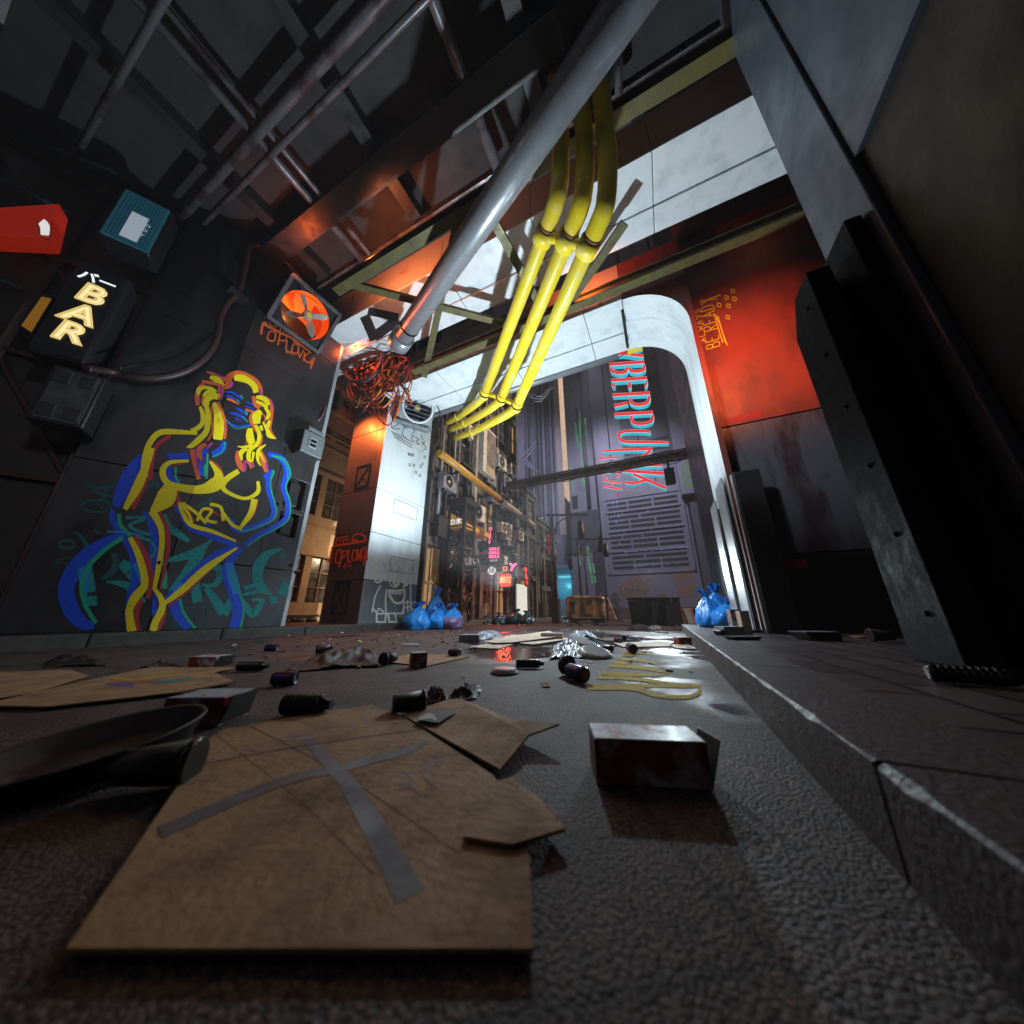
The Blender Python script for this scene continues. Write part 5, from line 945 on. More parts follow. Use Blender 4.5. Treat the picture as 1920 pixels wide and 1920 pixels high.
# white lit shop window + lit shutter
a_ = onX(980, 1126, XF+.12); k = scale_at(a_); tag(MB().box(XF+.03, XF+.1, a_.y-.75, a_.y+.75, a_.z-.9, a_.z+.9).build('lit_window', mat('cool_white_shop_light', (.6, .65, .65), .4, 0, (.3, .35, .36), 14., emit=(.62, .70, .70), es=.45, contrast=(.5, .6))), 'cool white lit shop window near the end of the street', 'window')
# ================================================================ plaza: far buildings
Y_M = 30.0
fM = lambda x, y, l=0: onY(x, y, Y_M-l)
def blk(par, name, x0, y0px, x1, top, Yp, depth, m, bev=0):
    """box whose front stands on plane Yp between two photograph columns (measured at height y0px)"""
    a_ = onY(x0, y0px, Yp).x; b_ = onY(x1, y0px, Yp).x; return MB().box(a_, b_, Yp, Yp+depth, .0, top).build(name, m, par, bevel=bev)
far = thing('plaza_tower', 'big violet grey tower with a wide ventilation grille facing the plaza', 'building', (-1, Y_M+4, 0))
xa0, xa1 = onY(1128, 1000, Y_M).x, onY(1300, 1000, Y_M).x
MB().box(xa0, xa1, Y_M, Y_M+9, 0, 34).build('block', M_PURPLE, far, bevel=.1)
zt, zb = fM(1200, 935).z, fM(1200, 1068).z; xg0, xg1 = fM(1142, 1000).x, fM(1284, 1000).x
gm = MB(); gd = MB(); rows_n = 14
for r_ in range(rows_n):
    z0 = zb+(zt-zb)*(r_+.2)/rows_n; z1 = zb+(zt-zb)*(r_+.8)/rows_n; sh = (r_ % 2)*.55; xs = [xg0+(xg1-xg0)*f for f in ((0, .31, .66, 1) if r_ % 4 < 2 else (0, .46, 1) if r_ % 4 == 2 else (0, .22, .58, 1))]
    for a_, b_ in zip(xs, xs[1:]): gm.box(a_+.08, b_-.08, Y_M-.012, Y_M+.02, z0, z1)
gm.build('grille', M_GRILLE, far)
mb = MB()
for a_, b_, c_, d_ in ((xg0-.35, xg0-.12, zb-.3, zt+.3), (xg1+.12, xg1+.35, zb-.3, zt+.3)): mb.box(a_, b_, Y_M-.16, Y_M-.001, c_, d_)
for z_ in (zb-.3, zb+(zt-zb)*.26, zb+(zt-zb)*.55, zb+(zt-zb)*.84, zt+.3): mb.box(xg0-.1, xg1+.1, Y_M-.1, Y_M-.001, z_-.07, z_+.07)
mb.build('grille_frame', M_PURPLE, far, bevel=.03)
rl = random.Random(8)
M_BEAD = glow('periwinkle_light', (.34, .36, .9), .6)
for i in range(38):   # scattered blue-white lights down the left of the grille and along two ledges
    t_ = rl.random()**1.2; z_ = zt+.8-t_*(zt-zb)*.95; x_ = xg0+.55+rl.choice((0, .35))+t_*.35+rl.uniform(-.04, .04)
    MB().box(x_, x_+rl.uniform(.02, .09), Y_M-.03, Y_M-.014, z_, z_+rl.uniform(.03, .16)).build('light_dash', M_BEAD, far)
for i in range(46):
    t_ = i/46
    if rl.random() < .62: z_ = zb+(zt-zb)*.245+rl.uniform(-.04, .04); x_ = xg0+1.2+t_*(xg1-xg0-.8); MB().box(x_, x_+.04+.16*rl.random(), Y_M-.125, Y_M-.11, z_, z_+.02+.05*rl.random()).build('light_dash', M_BEAD, far)
    if rl.random() < .3: x_ = xg0+1.6+t_*(xg1-xg0-1.5); z_ = zb+.35+rl.uniform(-.05, .05); MB().box(x_, x_+.15, Y_M-.03, Y_M-.014, z_, z_+.03).build('light_dash', M_BEAD, far)
# upper recess, ducts, ledges
ob_ = thing('bridge_building', 'dark bridge like upper storey crossing high above the road behind the gate', 'building', (-3, 9, 10))
MB().box(-14, 8, 8.6, 10.2, 10.6, 16).build('block', M_PURPD, ob_)
mb = MB()
for k in range(22): mb.box(-14+k, -13.93+k, 8.55, 8.599, 10.6, 16)
for k in range(5): mb.box(-14, 8, 8.56, 8.598, 10.7+k, 10.78+k)
mb.build('cladding_rib', M_STAIN, ob_)
z_a, z_b = fM(1200, 872).z, fM(1200, 715).z
MB().box(fM(1162, 800).x, fM(1258, 800).x, Y_M-.02, Y_M-.001, z_a, z_b).build('dark_recess', M_GRILLE if False else M_PURPD, far)
mb = MB()
for k in range(5): mb.box(fM(1165, 800).x, fM(1250, 800).x, Y_M-.06, Y_M-.021, z_a+.25+.5*k, z_a+.5+.5*k)
mb.build('louvre', M_GRILLE, far)
mb = MB(); mb.box(fM(1150, 700).x, fM(1300, 700).x, Y_M-.8, Y_M-.001, z_b+.05, z_b+2.3); mb.build('ledge', mat('dusky_pink_concrete', (.24, .19, .21), .8, 0, (.16, .13, .16), .8), far, bevel=.05)
mb = MB()
for x_ in (1258, 1272): xx = fM(x_, 760).x; mb.tube([(xx, Y_M-.25, z_a-.5), (xx, Y_M-.25, 30)], .16, 10)
for x_ in (1190, 1226): xx = fM(x_, 880).x; mb.box(xx-.05, xx+.05, Y_M-.06, Y_M-.001, zt+1, z_a)
mb.build('duct', M_PURPD, far)
d = Decal(fM, .02)
for rr in ([(1150, 920), (1152, 932), (1205, 925), (1205, 912)], [(1155, 918), (1158, 926), (1198, 921)]): d.stroke(rr, 1.2, curve=False)
d.build('copper_conduit', mat('copper_conduit', (.3, .17, .1), .6), far)
d = Decal(fM, .02); rnd2 = random.Random(3)
for cx, cy, rx, ry in ((1172, 1098, 9, 10), (1185, 1090, 8, 9), (1197, 1086, 8, 8), (1203, 1103, 14, 15), (1176, 1108, 16, 9), (1188, 1106, 22, 14), (1217, 1086, 6, 4)):
    d.l += .001; d.poly([(cx+rx*(1+.25*rnd2.uniform(-1, 1))*math.cos(2*math.pi*k/16), cy+ry*(1+.25*rnd2.uniform(-1, 1))*math.sin(2*math.pi*k/16)) for k in range(16)])
for k in range(12): x_ = 1158+rnd2.uniform(0, 52); d.stroke([(x_, 1100), (x_+rnd2.uniform(-1, 1), 1112+rnd2.uniform(0, 14))], 1.4)
d.build('ochre_graffiti', mat('ochre_mist_paint', (.30, .17, .08), .8, 0, (.22, .16, .13), 5.), far)
d = Decal(fM, .05)
for pts in ([(1163, 1112), (1170, 1104), (1180, 1106), (1184, 1112)], [(1180, 1112), (1192, 1106), (1205, 1108), (1212, 1116)], [(1188, 1090), (1186, 1108)], [(1200, 1092), (1192, 1106)]): d.stroke(pts, 1.4)
d.build('dark_scrawl', M_PURPD, far)
d = Decal(fM, .02)
for k in range(9): x_ = 1262+k*4; d.poly([(x_, 1068), (x_+2.6, 1068), (x_+5+2.6, 1120), (x_+5, 1120)])
d.build('rust_strips', mat('rusty_orange_strip', (.34, .18, .09), .8), far)
d = Decal(fM, .02)
for k in range(14): x_ = 1215+rnd2.uniform(0, 40); y_ = 1118+rnd2.uniform(0, 10); d.stroke([(x_, y_), (x_+5, y_-2-rnd2.random()*3), (x_+9, y_+1)], 1.6)
d.build('faded_red_graffiti', mat('faded_red_paint', (.34, .12, .08), .8), far)
MB().box(fM(1128, 1000).x, fM(1300, 1000).x, Y_M-.1, Y_M-.001, .0, .9).build('plinth', mat('brick_red_plinth', (.16, .07, .06), .8), far)
# left wing with green glyph columns
wing = thing('wing_building', 'lilac grey wing left of the grille tower with green glyph columns and flared base', 'building', (-9, 33, 0))
Y_W = 31.2; fW = lambda x, y, l=0: onY(x, y, Y_W-l)
x0, x1 = fW(1066, 900).x, fW(1127, 900).x
zc_ = fW(1090, 960).z; zc2 = fW(1090, 1035).z
MB().box(x0, x1, Y_W, Y_W+8, zc_+.001, 34).build('upper_block', M_PURPLE, wing, bevel=.08)
xl0, xl1 = fW(1070, 1100).x, fW(1112, 1100).x
MB().hexa([(xl0, Y_W+1.2, zc2), (xl1+.4, Y_W+1.2, zc2), (xl1+.4, Y_W+7, zc2), (xl0, Y_W+7, zc2), (x0, Y_W, zc_), (x1, Y_W, zc_), (x1, Y_W+7, zc_), (x0, Y_W+7, zc_)]).build('flared_base', M_PURPD, wing)
MB().box(xl0, xl1, Y_W+1.0, Y_W+7, 0, zc2-.001).build('lower_block', M_PURPLE, wing)
MB().prism([Vector((xl1+.02, Y_W+1.4, 0)), Vector((fW(1138, 1100).x, Y_W+.2, 0)), Vector((fW(1138, 1100).x, Y_W+5, 0)), Vector((xl1+.02, Y_W+5, 0))], (0, 0, zc2-.02)).build('stone_infill', M_PURPD, wing)
mb = MB()
for x_, y_ in ((1100, 900), (1108, 780), (1087, 700)): xx = fW(x_, y_).x; mb.tube([(xx, Y_W-.2, zc_+.3), (xx, Y_W-.2, 30)], .12, 8)
mb.build('drain_pipe', M_PURPD, wing)
MB().box(fW(1072, 935).x, fW(1083, 935).x, Y_W-.03, Y_W-.001, fW(1078, 955).z, fW(1078, 930).z).build('window', M_GRILLE, wing)
MB().box(fW(1062, 540).x, fW(1072, 540).x, Y_W-.03, Y_W-.001, fW(1066, 800).z, fW(1066, 770).z).build('window', M_GRILLE, wing)
def glyphs(par, fn, cols, m, s=1.3):
    mb = MB()
    for xt, yt, xb, yb in cols:
        n = int((yb-yt)/2.2)
        for i in range(n):
            t_ = i/n; x_ = xt+(xb-xt)*t_; y_ = yt+(yb-yt)*t_
            if rnd2.random() < .85:
                for q in range(3):
                    a_ = fn(x_+rnd2.uniform(-s, s), y_+rnd2.uniform(-.6, .6), .03); k_ = scale_at(a_); w_ = rnd2.uniform(.3, .9)*k_; h_ = rnd2.uniform(.25, .7)*k_; mb.box(a_.x-w_, a_.x+w_, a_.y-.006, a_.y, a_.z-h_, a_.z+h_)
    return mb.build('green_glyphs', m, par)
M_GLY = glow('green_glyph_light', (.12, .62, .2), .62)
glyphs(wing, fW, [(1086, 770, 1093, 905), (1097, 785, 1103, 890), (1079, 795, 1084, 840), (1070, 870, 1074, 905), (1092, 865, 1098, 930), (1074, 905, 1076, 925)], M_GLY)
glyphs(wing, lambda x, y, l: onY(x, y, Y_W+1.0-l), [(1084, 1022, 1089, 1062), (1101, 1022, 1106, 1070), (1106, 1058, 1111, 1095), (1113, 1058, 1117, 1095)], M_GLY, .9)
# right dark block
rb_ = thing('side_tower', 'dark shaded tower block right of the grille with faint green lettering', 'building', (4, 31, 0)); Y_R = 28.6
fRr = lambda x, y, l=0: onY(x, y, Y_R-l)
x0 = fRr(1292, 1000).x
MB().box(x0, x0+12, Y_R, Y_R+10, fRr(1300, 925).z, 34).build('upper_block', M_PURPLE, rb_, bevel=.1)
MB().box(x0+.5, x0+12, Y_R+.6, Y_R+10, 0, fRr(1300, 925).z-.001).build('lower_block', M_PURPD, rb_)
d = Decal(fRr, .03)
d.text('ALWAYS', (1284, 907), (-.3, -7.0), (-5, 1), .9, .92, .3); d.text('BE READ', (1297, 914), (-.4, -8.6), (-9.5, 1), 1.1, .92, .4)
for k in range(6): d.stroke([(1303+k*1.5, 880-k*2), (1305+k*1.5, 881-k*2)], 1.6)
d.build('green_lettering', glow('dim_green_paint_glow', (.2, .55, .08), .35), rb_)
# slim tower far left of plaza with sunlit fin
tw = thing('ribbed_tower', 'tall blue violet tower with vertical pipes and a sunlit cream fin', 'building', (-22, 42, 0)); Y_T = 41.0
fT = lambda x, y, l=0: onY(x, y, Y_T-l)
x0, x1 = fT(940, 850).x, fT(1043, 850).x
MB().box(x0, x1, Y_T, Y_T+8, 0, 60).build('block', M_PURPLE, tw)
mb = MB()
for x_ in (990, 998, 1006, 1014, 1030): xx = fT(x_, 850).x; mb.tube([(xx, Y_T-.3, 2), (xx, Y_T-.3, 58)], .32, 8)
mb.build('vertical_pipe', M_PURPD, tw)
mb = MB()
for x_ in (984, 1002, 1022, 1036): xx = fT(x_, 850).x; mb.box(xx-.2, xx+.2, Y_T-.5, Y_T-.001, 2, 58)
mb.build('rib', M_PURPLE, tw)
mb = MB()
for p_, q_ in (((980, 858), (1006, 828)), ((981, 866), (1006, 836)), ((981, 866), (1006, 884)), ((986, 862), (1010, 886))): mb.bar(fT(*p_, .6), fT(*q_, .6), .3, .2, (0, 1, 0))
mb.build('cross_brace', M_PURPLE, tw)
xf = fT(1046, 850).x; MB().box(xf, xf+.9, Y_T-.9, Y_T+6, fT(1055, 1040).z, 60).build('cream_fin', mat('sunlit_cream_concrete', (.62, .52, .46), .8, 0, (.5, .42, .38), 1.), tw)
t2 = thing('shop_block', 'low grey violet block with two cyan lit shop windows below the tower', 'building', (-16, 36, 0)); Y_S = 36
fS_ = lambda x, y, l=0: onY(x, y, Y_S-l)
MB().box(fS_(1028, 1050).x, fS_(1071, 1050).x, Y_S, Y_S+5, 0, fS_(1050, 1003).z).build('block', M_PURPLE, t2)
for (xa_, xb_, ya_, yb_) in ((1031, 1042, 1140, 1066), (1050, 1070, 1140, 1075)):
    a_, b_ = fS_(xa_, ya_), fS_(xb_, yb_); zl = max(a_.z, .3); zh = b_.z
    MB().box(a_.x, b_.x, Y_S-.05, Y_S-.001, zl+(zh-zl)*.25, zh).build('window', mat('cyan_lit_glass', (.05, .2, .25), .3, emit=(.05, .26, .36), es=.3), t2)
    MB().box(a_.x, b_.x, Y_S-.08, Y_S-.051, zh-.5, zh-.25).build('lamp_strip', glow('cyan_tube', (.2, .75, .9), .6), t2)
MB().box(fS_(1028, 1050).x, fS_(1075, 1050).x, Y_S-.8, Y_S-.09, fS_(1050, 1066).z+.05, fS_(1050, 1066).z+.3).build('canopy', M_PURPLE, t2)
# other blocks closing the skyline (behind and above)
for nm, lb, x_, y_, w__, dd, hh in (('background_tower', 'plain violet tower block rising far behind the plaza', -6, 58, 26, 8, 60), ('background_block', 'dark block closing the far right of the plaza', 22, 40, 22, 14, 30)):
    t = thing(nm, lb, 'building', (x_, y_, 0)); MB().box(x_-w__/2, x_+w__/2, y_, y_+dd, 0, hh).build('block', M_PURPLE, t)
    mb = MB()
    for k in range(int(hh/3)): mb.box(x_-w__/2+.5, x_+w__/2-.5, y_-.05, y_-.001, 1+3*k, 2.2+3*k)
    mb.build('window_band', M_PURPD, t)
# ---------------- big hanging letters
hs_ = thing('letter_sign', 'vertical sign of red and cyan block letters hanging over the plaza', 'sign', tuple(onY(1190, 800, 17.5))); Y_H = 17.5
fH = lambda x, y, l=0: onY(x, y, Y_H-l)
M_HR = mat('red_letter_light', (.6, .03, .04), .5, emit=(.80, .030, .035), es=1.0); M_HC = mat('cyan_letter_side', (.05, .5, .6), .5, emit=(.04, .43, .54), es=.8); M_HW = mat('white_letter_edge', (.8, .8, .82), .5, emit=(.75, .74, .78), es=.9)
gh = lambda p: (1120+p[0]/6.4, 640+p[1]/6.4)
def block_letter(name, strokes, wd, dep):
    f1 = MB(); f2 = MB(); f3 = MB(); j = 0
    for pts, w_, cv in strokes:
        j += 1; dy = .012*j
        for grow, mbx, y_off, dp in ((0, f1, 0., .03), (3.6, f3, .032, .04), (2.4, f2, .075, dep)):
            a_, b_ = ribbon2([gh(p) for p in pts], [(q+grow)/6.4 for q in (w_ if isinstance(w_, list) else [w_]*len(pts))], cv)
            poly = [fH(x, y, -dy-y_off) for x, y in a_]+[fH(x, y, -dy-y_off) for x, y in b_[::-1]]; m_ = len(a_)
            vs = poly+[p+Vector((0, dp, 0)) for p in poly]; n_ = 2*m_
            fs = [(i, i+1, n_-2-i, n_-1-i) for i in range(m_-1)]+[(n_+i, n_+i+1, n_+n_-2-i, n_+n_-1-i) for i in range(m_-1)]+[(i, (i+1) % n_, n_+(i+1) % n_, n_+i) for i in range(n_)]
            mbx.add(vs, fs)
    L_ = f1.build(name, M_HR, hs_); f3.build('white_edge', M_HW, L_); f2.build('cyan_side', M_HC, L_)
W = 32
block_letter('letter_y', [([(130, 160), (310, 140)], W, 0), ([(310, 140), (535, 58)], W, 0), ([(310, 142), (550, 172)], W, 0)], W, .40)
block_letter('letter_b', [([(140, 275), (565, 245)], W, 0), ([(165, 312), (180, 355), (260, 376), (335, 362), (358, 310)], W, 1), ([(385, 312), (405, 350), (490, 358), (555, 336), (562, 285)], W, 1)], W, .40)
block_letter('letter_e', [([(165, 467), (598, 437)], W, 0), ([(182, 505), (200, 545)], W, 0), ([(385, 490), (388, 560)], W, 0), ([(592, 480), (578, 545)], [28, 20], 0)], W, .40)
block_letter('letter_r', [([(180, 643), (632, 618)], W, 0), ([(396, 672), (410, 735), (500, 758), (600, 730), (622, 660)], W, 1), ([(200, 775), (365, 735)], W, 0)], W, .40)
block_letter('letter_p', [([(200, 876), (668, 850)], W, 0), ([(408, 895), (425, 965), (520, 988), (640, 960), (665, 890)], W, 1)], W, .40)
block_letter('letter_u', [([(640, 1090), (560, 1075), (350, 1076), (262, 1110), (275, 1180), (370, 1205), (700, 1208), (860, 1212)], [18, 28, 28, 28, 28, 28, 28, 20], 1)], W, .40)
block_letter('letter_n', [([(60, 1316), (400, 1296), (660, 1290)], [20, 28, 28], 0), ([(640, 1310), (430, 1470)], W, 0), ([(420, 1490), (780, 1478)], W, 0)], W, .40)
block_letter('letter_k', [([(300, 1550), (800, 1585)], 34, 0), ([(430, 1592), (640, 1680), (825, 1760)], 30, 0), ([(600, 1660), (430, 1705), (330, 1690)], 28, 0)], 30, .40)
block_letter('letter_c', [([(170, 40), (160, -20), (260, -60), (420, -70), (520, -50), (500, 20)], W, 1)], W, .40)
for nm, ss in (('letter_t', [([(40, 1405), (230, 1388)], 18, 0), ([(50, 1370), (44, 1440)], 18, 0)]), ('letter_e', [([(50, 1470), (250, 1450)], 16, 0), ([(60, 1480), (70, 1520)], 16, 0), ([(240, 1460), (250, 1500)], 16, 0)]), ('letter_c', [([(115, 1640), (70, 1600), (90, 1575), (230, 1572), (262, 1600), (235, 1640)], 17, 1)]), ('letter_h', [([(65, 1672), (285, 1695)], 17, 0), ([(72, 1738), (295, 1778)], 17, 0), ([(165, 1690), (180, 1770)], 17, 0)])):
    block_letter(nm, ss, 17, .16)
mb = MB()
for x_, y0_, x2_, y2_ in ((1128, 668, 1146, 860), (1205, 655, 1205, 645)):
    pass
a_, b_ = fH(1127, 672, -.5), fH(1146, 868, -.5); mb.bar(a_, b_, .05, .05); a_, b_ = fH(1190, 690, -.9), fH(1198, 850, -.9); mb.bar(a_, b_, .05, .05); a_, b_ = fH(1190, 690, -.9), fH(1192, 500, -.9); mb.bar(a_, b_, .05, .05)
mb.build('hanger_rod', M_FRAMED, hs_)
# ---------------- cable gantry across the street
Y_G = 12.2; gl, gr = onY(972, 905, Y_G), onY(1332, 846, Y_G); zg = (gl.z+gr.z)/2
t = thing('cable_gantry', 'dark rusty gantry beam across the street with drooping cables', 'gantry', (gl.x, Y_G, zg))
mb = MB()
for dy, dz in ((-.12, .14), (.12, .14), (-.12, -.14), (.12, -.14)): mb.bar((gl.x-.6, Y_G+dy, zg+dz), (gr.x+.8, Y_G+dy, zg+dz), .06, .06)
nb_ = 14
for k in range(nb_):
    xa_, xb_ = gl.x+(gr.x-gl.x)*k/nb_, gl.x+(gr.x-gl.x)*(k+1)/nb_; s_ = 1 if k % 2 else -1
    mb.bar((xa_, Y_G-.12, zg+.13*s_), (xb_, Y_G-.12, zg-.13*s_), .035, .035); mb.bar((xa_, Y_G-.12, zg-.14), (xa_, Y_G+.12, zg-.14), .035, .035)
mb.build('frame', mat('rust_black_gantry', (.035, .02, .015), .6, .2, (.09, .05, .035), 8.), t)
mb = MB(); mb.bar((gl.x-.6, Y_G, zg), (gr.x+.8, Y_G, zg), .2, .2); mb.build('cable_tray', M_FRAMED, t)
rg = random.Random(5)
for k in range(9):
    x0 = gl.x+(gr.x-gl.x)*rg.uniform(0, .8); x1 = x0+rg.uniform(.5, 1.4); MB().tube(sag((x0, Y_G-.15, zg-.1), (x1, Y_G-.15, zg-.1), rg.uniform(.08, .3)), .018, 5).build('cable', M_CBLK, t)
for k in range(3): MB().tube([(gl.x+.45+.3*math.cos(2*math.pi*i/20)+.1*k, Y_G-.2, zg-.42+(.16+.05*k)*math.sin(2*math.pi*i/20)) for i in range(20)], .016, 5, True).build('cable', M_CBLK, t)
MB().tube(sag((gr.x-.9, Y_G-.16, zg-.12), (gr.x+.2, Y_G-.1, zg-.2), .28), .02, 5).build('cable', M_CBLK, t)
q = onY(1256, 893, Y_G-.05); t = thing('gantry_lamp', 'black unlit box lamp hanging under the cable gantry', 'lamp', tuple(q))
MB().box(q.x-.17, q.x+.17, q.y-.13, q.y+.13, q.z-.30, q.z+.30).build('housing', M_FRAMED, t, bevel=.02); MB().box(q.x-.04, q.x+.04, q.y-.04, q.y+.04, q.z+.301, zg-.14).build('hanger', M_FRAMED, t); MB().box(q.x-.13, q.x+.13, q.y-.09, q.y+.09, q.z-.32, q.z-.301).build('lens', M_GLASSD, t)
# ---------------- street lamps
def street_lamp(label, pb, fwd, H, arm, flip=1):
    rx = (pb-960)/F; d = ray(pb, 1155); fw = -d.x*math.sin(A)+d.y*math.cos(A); p = CAM+d*(fwd/fw); x, y = p.x, p.y
    xd = Vector((math.cos(A), math.sin(A), 0))*flip; t = thing('street_lamp', label, 'street lamp', (x, y, 0), 'street lamps on the plaza'); b_ = Vector((x, y, 0)); u = Vector((0, 0, 1))
    MB().box(x-.16, x+.16, y-.16, y+.16, 0, 1.05).build('plinth', M_FRAMED, t, bevel=.02)
    MB().tube([b_+u*1.05, b_+u*H], [.075, .055], 10).build('pole', M_FRAMED, t)
    MB().bar(b_+u*H-xd*.3, b_+u*(H+.02)+xd*arm, .09, .09).build('arm', M_FRAMED, t)
    MB().tube([b_+u*(H-.95)+xd*.05, b_+u*(H-.5)+xd*.2, b_+u*(H-.2)+xd*.5, b_+u*(H-.06)+xd*1.0], .03, 8).build('brace', M_FRAMED, t)
    h_ = b_+u*H+xd*(arm*.78); hd = MB(); hd.bar(h_-u*.05, h_-u*.3, .03, .03); hd.lathe([(.10, 0), (.17, .1), (.17, .45), (.14, .5), (.15, .8), (.08, .86)], 12, Matrix.Translation(h_-u*1.16)); hd.build('lantern', M_FRAMED, t)
street_lamp('nearest black street lamp with a long arm and lantern left of the tan pod', 1043, 14.6, 5.0, 1.75)
street_lamp('black street lamp standing behind the tan metal pod', 1092, 19.8, 5.0, 2.3)
street_lamp('farthest street lamp, its arm pointing left near the wing building', 1104, 25.0, 4.9, 1.5, -1)
street_lamp('street lamp close to the end of the narrow street, arm pointing left', 1016, 20.5, 4.9, 1.2, 1)
# ================================================================ plaza objects
def onground(px, py, fwd):
    d = ray(px, 1152); fw = -d.x*math.sin(A)+d.y*math.cos(A); p = CAM+d*(fwd/fw); return Vector((p.x, p.y, 0))
xd = Vector((math.cos(A), math.sin(A), 0)); fd = Vector((-math.sin(A), math.cos(A), 0)); UP = Vector((0, 0, 1))
# tan rounded metal pod
c = onground(1098, 1165, 15.5); t = thing('metal_pod', 'rusty tan rounded metal pod with a yellow plate lying on the plaza', 'container', tuple(c))
M_TAN = mat('rusty_tan_metal', (.34, .22, .13), .5, .3, (.09, .055, .035), 4., .15, 40, contrast=(.4, .6))
MB().obox(c+UP*.66, xd*.86, fd*.6, UP*.55).build('body', M_TAN, t, bevel=.2, seg=5)
mb = MB(); mb.hexa([c+xd*.90-fd*.5+UP*.1, c+xd*1.35-fd*.5+UP*.1, c+xd*1.35+fd*.5+UP*.1, c+xd*.90+fd*.5+UP*.1, c+xd*.90-fd*.45+UP*1.18, c+xd*1.02-fd*.45+UP*1.12, c+xd*1.02+fd*.45+UP*1.12, c+xd*.90+fd*.45+UP*1.18]); mb.build('end_cap', M_TAN, t, bevel=.06)
mb = MB()
for k in (-.6, -.2, .2, .6): mb.obox(c+xd*k-fd*.60+UP*.66, xd*.03, fd*.03, UP*.46)
for z_ in (.22, 1.1): mb.obox(c-fd*.602+UP*z_, xd*.7, fd*.03, UP*.03)
mb.build('rib', M_TAN, t, bevel=.01)
MB().obox(c+xd*.02-fd*.63+UP*.58, xd*.18, fd*.012, UP*.18).build('yellow_plate', mat('dirty_yellow_plate', (.3, .16, .02), .5, 0, (.2, .1, .02), 8.), t)
mb = MB()
for sx in (-.72, .72):
    for sz in (.3, 1.0): mb.obox(c+xd*sx-fd*.61+UP*sz, xd*.07, fd*.04, UP*.07)
mb.build('corner_lug', M_TAN, t, bevel=.015)
mb = MB()
for sx in (-.6, .6): mb.obox(c+xd*sx+UP*.055, xd*.12, fd*.5, UP*.055)
mb.build('skid', M_FRAMED, t)
# black crate
c = onground(1229, 1170, 12.3); t = thing('shipping_crate', 'large black ribbed crate standing on the plaza', 'crate', tuple(c)); w_ = .80
M_CRATE = mat('black_crate_shell', (.010, .010, .010), .6, 0, (.016, .015, .014), 5., .1, spec=.2)
MB().hexa([c-xd*.74-fd*.5, c+xd*.78-fd*.5, c+xd*.78+fd*.5, c-xd*.74+fd*.5, c-xd*w_-fd*.54+UP*.9, c+xd*(w_-.08)-fd*.54+UP*.92, c+xd*(w_-.08)+fd*.54+UP*.92, c-xd*w_+fd*.54+UP*.9]).build('body', M_CRATE, t, bevel=.03)
MB().obox(c-xd*.04+UP*.95, xd*.80, fd*.57, UP*.03).build('lid', M_CRATE, t, bevel=.015)
mb = MB()
for k in (-.32, .18, .22): mb.obox(c+xd*k-fd*.555+UP*.46, xd*.02, fd*.02, UP*.42)
mb.build('rib', M_FRAMED, t)
MB().obox(c+xd*.35-fd*.57+UP*.84, xd*.05, fd*.02, UP*.07).build('latch', M_CANTOP, t)
# red barrier and rubble on the right of the plaza
c = onground(1284, 1160, 13.6); t = thing('road_barrier', 'red and white plastic road barrier beyond the right bags', 'barrier', tuple(c))
M_RB = mat('red_barrier_plastic', (.32, .04, .025), .5, 0, (.2, .03, .02), 7.)
MB().hexa([c-xd*.32-fd*.2, c+xd*.3-fd*.2, c+xd*.3+fd*.2, c-xd*.32+fd*.2, c-xd*.32-fd*.1+UP*.62, c+xd*.28-fd*.1+UP*.62, c+xd*.28+fd*.1+UP*.62, c-xd*.32+fd*.1+UP*.62]).build('body', M_RB, t, bevel=.03)
MB().hexa([c-xd*.02-fd*.215, c+xd*.22-fd*.215, c+xd*.22-fd*.19, c-xd*.02-fd*.19, c-xd*.1-fd*.12+UP*.6, c+xd*.16-fd*.12+UP*.6, c+xd*.16-fd*.095+UP*.6, c-xd*.1-fd*.095+UP*.6]).build('white_band', M_WHITED, t)
c2 = onground(1322, 1160, 13.9); t = thing('red_bin', 'long low red skip bin behind the right blue bags', 'bin', tuple(c2)); MB().obox(c2+UP*.28, xd*.62, fd*.4, UP*.27).build('tub', M_RB, t, bevel=.03); MB().obox(c2+UP*.57, xd*.65, fd*.43, UP*.018).build('rim', M_RB, t, bevel=.008)
rg = random.Random(11)
def junk(name, label, spots, m, cat='rubble'):
    mb = MB()
    for (px, fwd, s) in spots:
        c = onground(px, 1160, fwd); mb.lathe([(s*rg.uniform(.8, 1.2), 0), (s*rg.uniform(.6, .9), s*rg.uniform(.2, .4)), (s*rg.uniform(.1, .4), s*rg.uniform(.4, .7))], 7, Matrix.Translation(c) @ Matrix.Rotation(rg.uniform(0, 6), 4, 'Z'))
    o = mb.build(name, m); o['kind'] = 'stuff'; return tag(o, label, cat)
junk('rubble', 'scattered dark crumbs of rubble over the far plaza', [(rg.uniform(1060, 1330), rg.uniform(11.5, 18), rg.uniform(.04, .12)) for _ in range(70)], M_FRAMED)
junk('rubble', 'pale broken rubble along the far left kerb', [(rg.uniform(868, 985), rg.uniform(12.5, 16), rg.uniform(.03, .09)) for _ in range(60)], M_CONL)
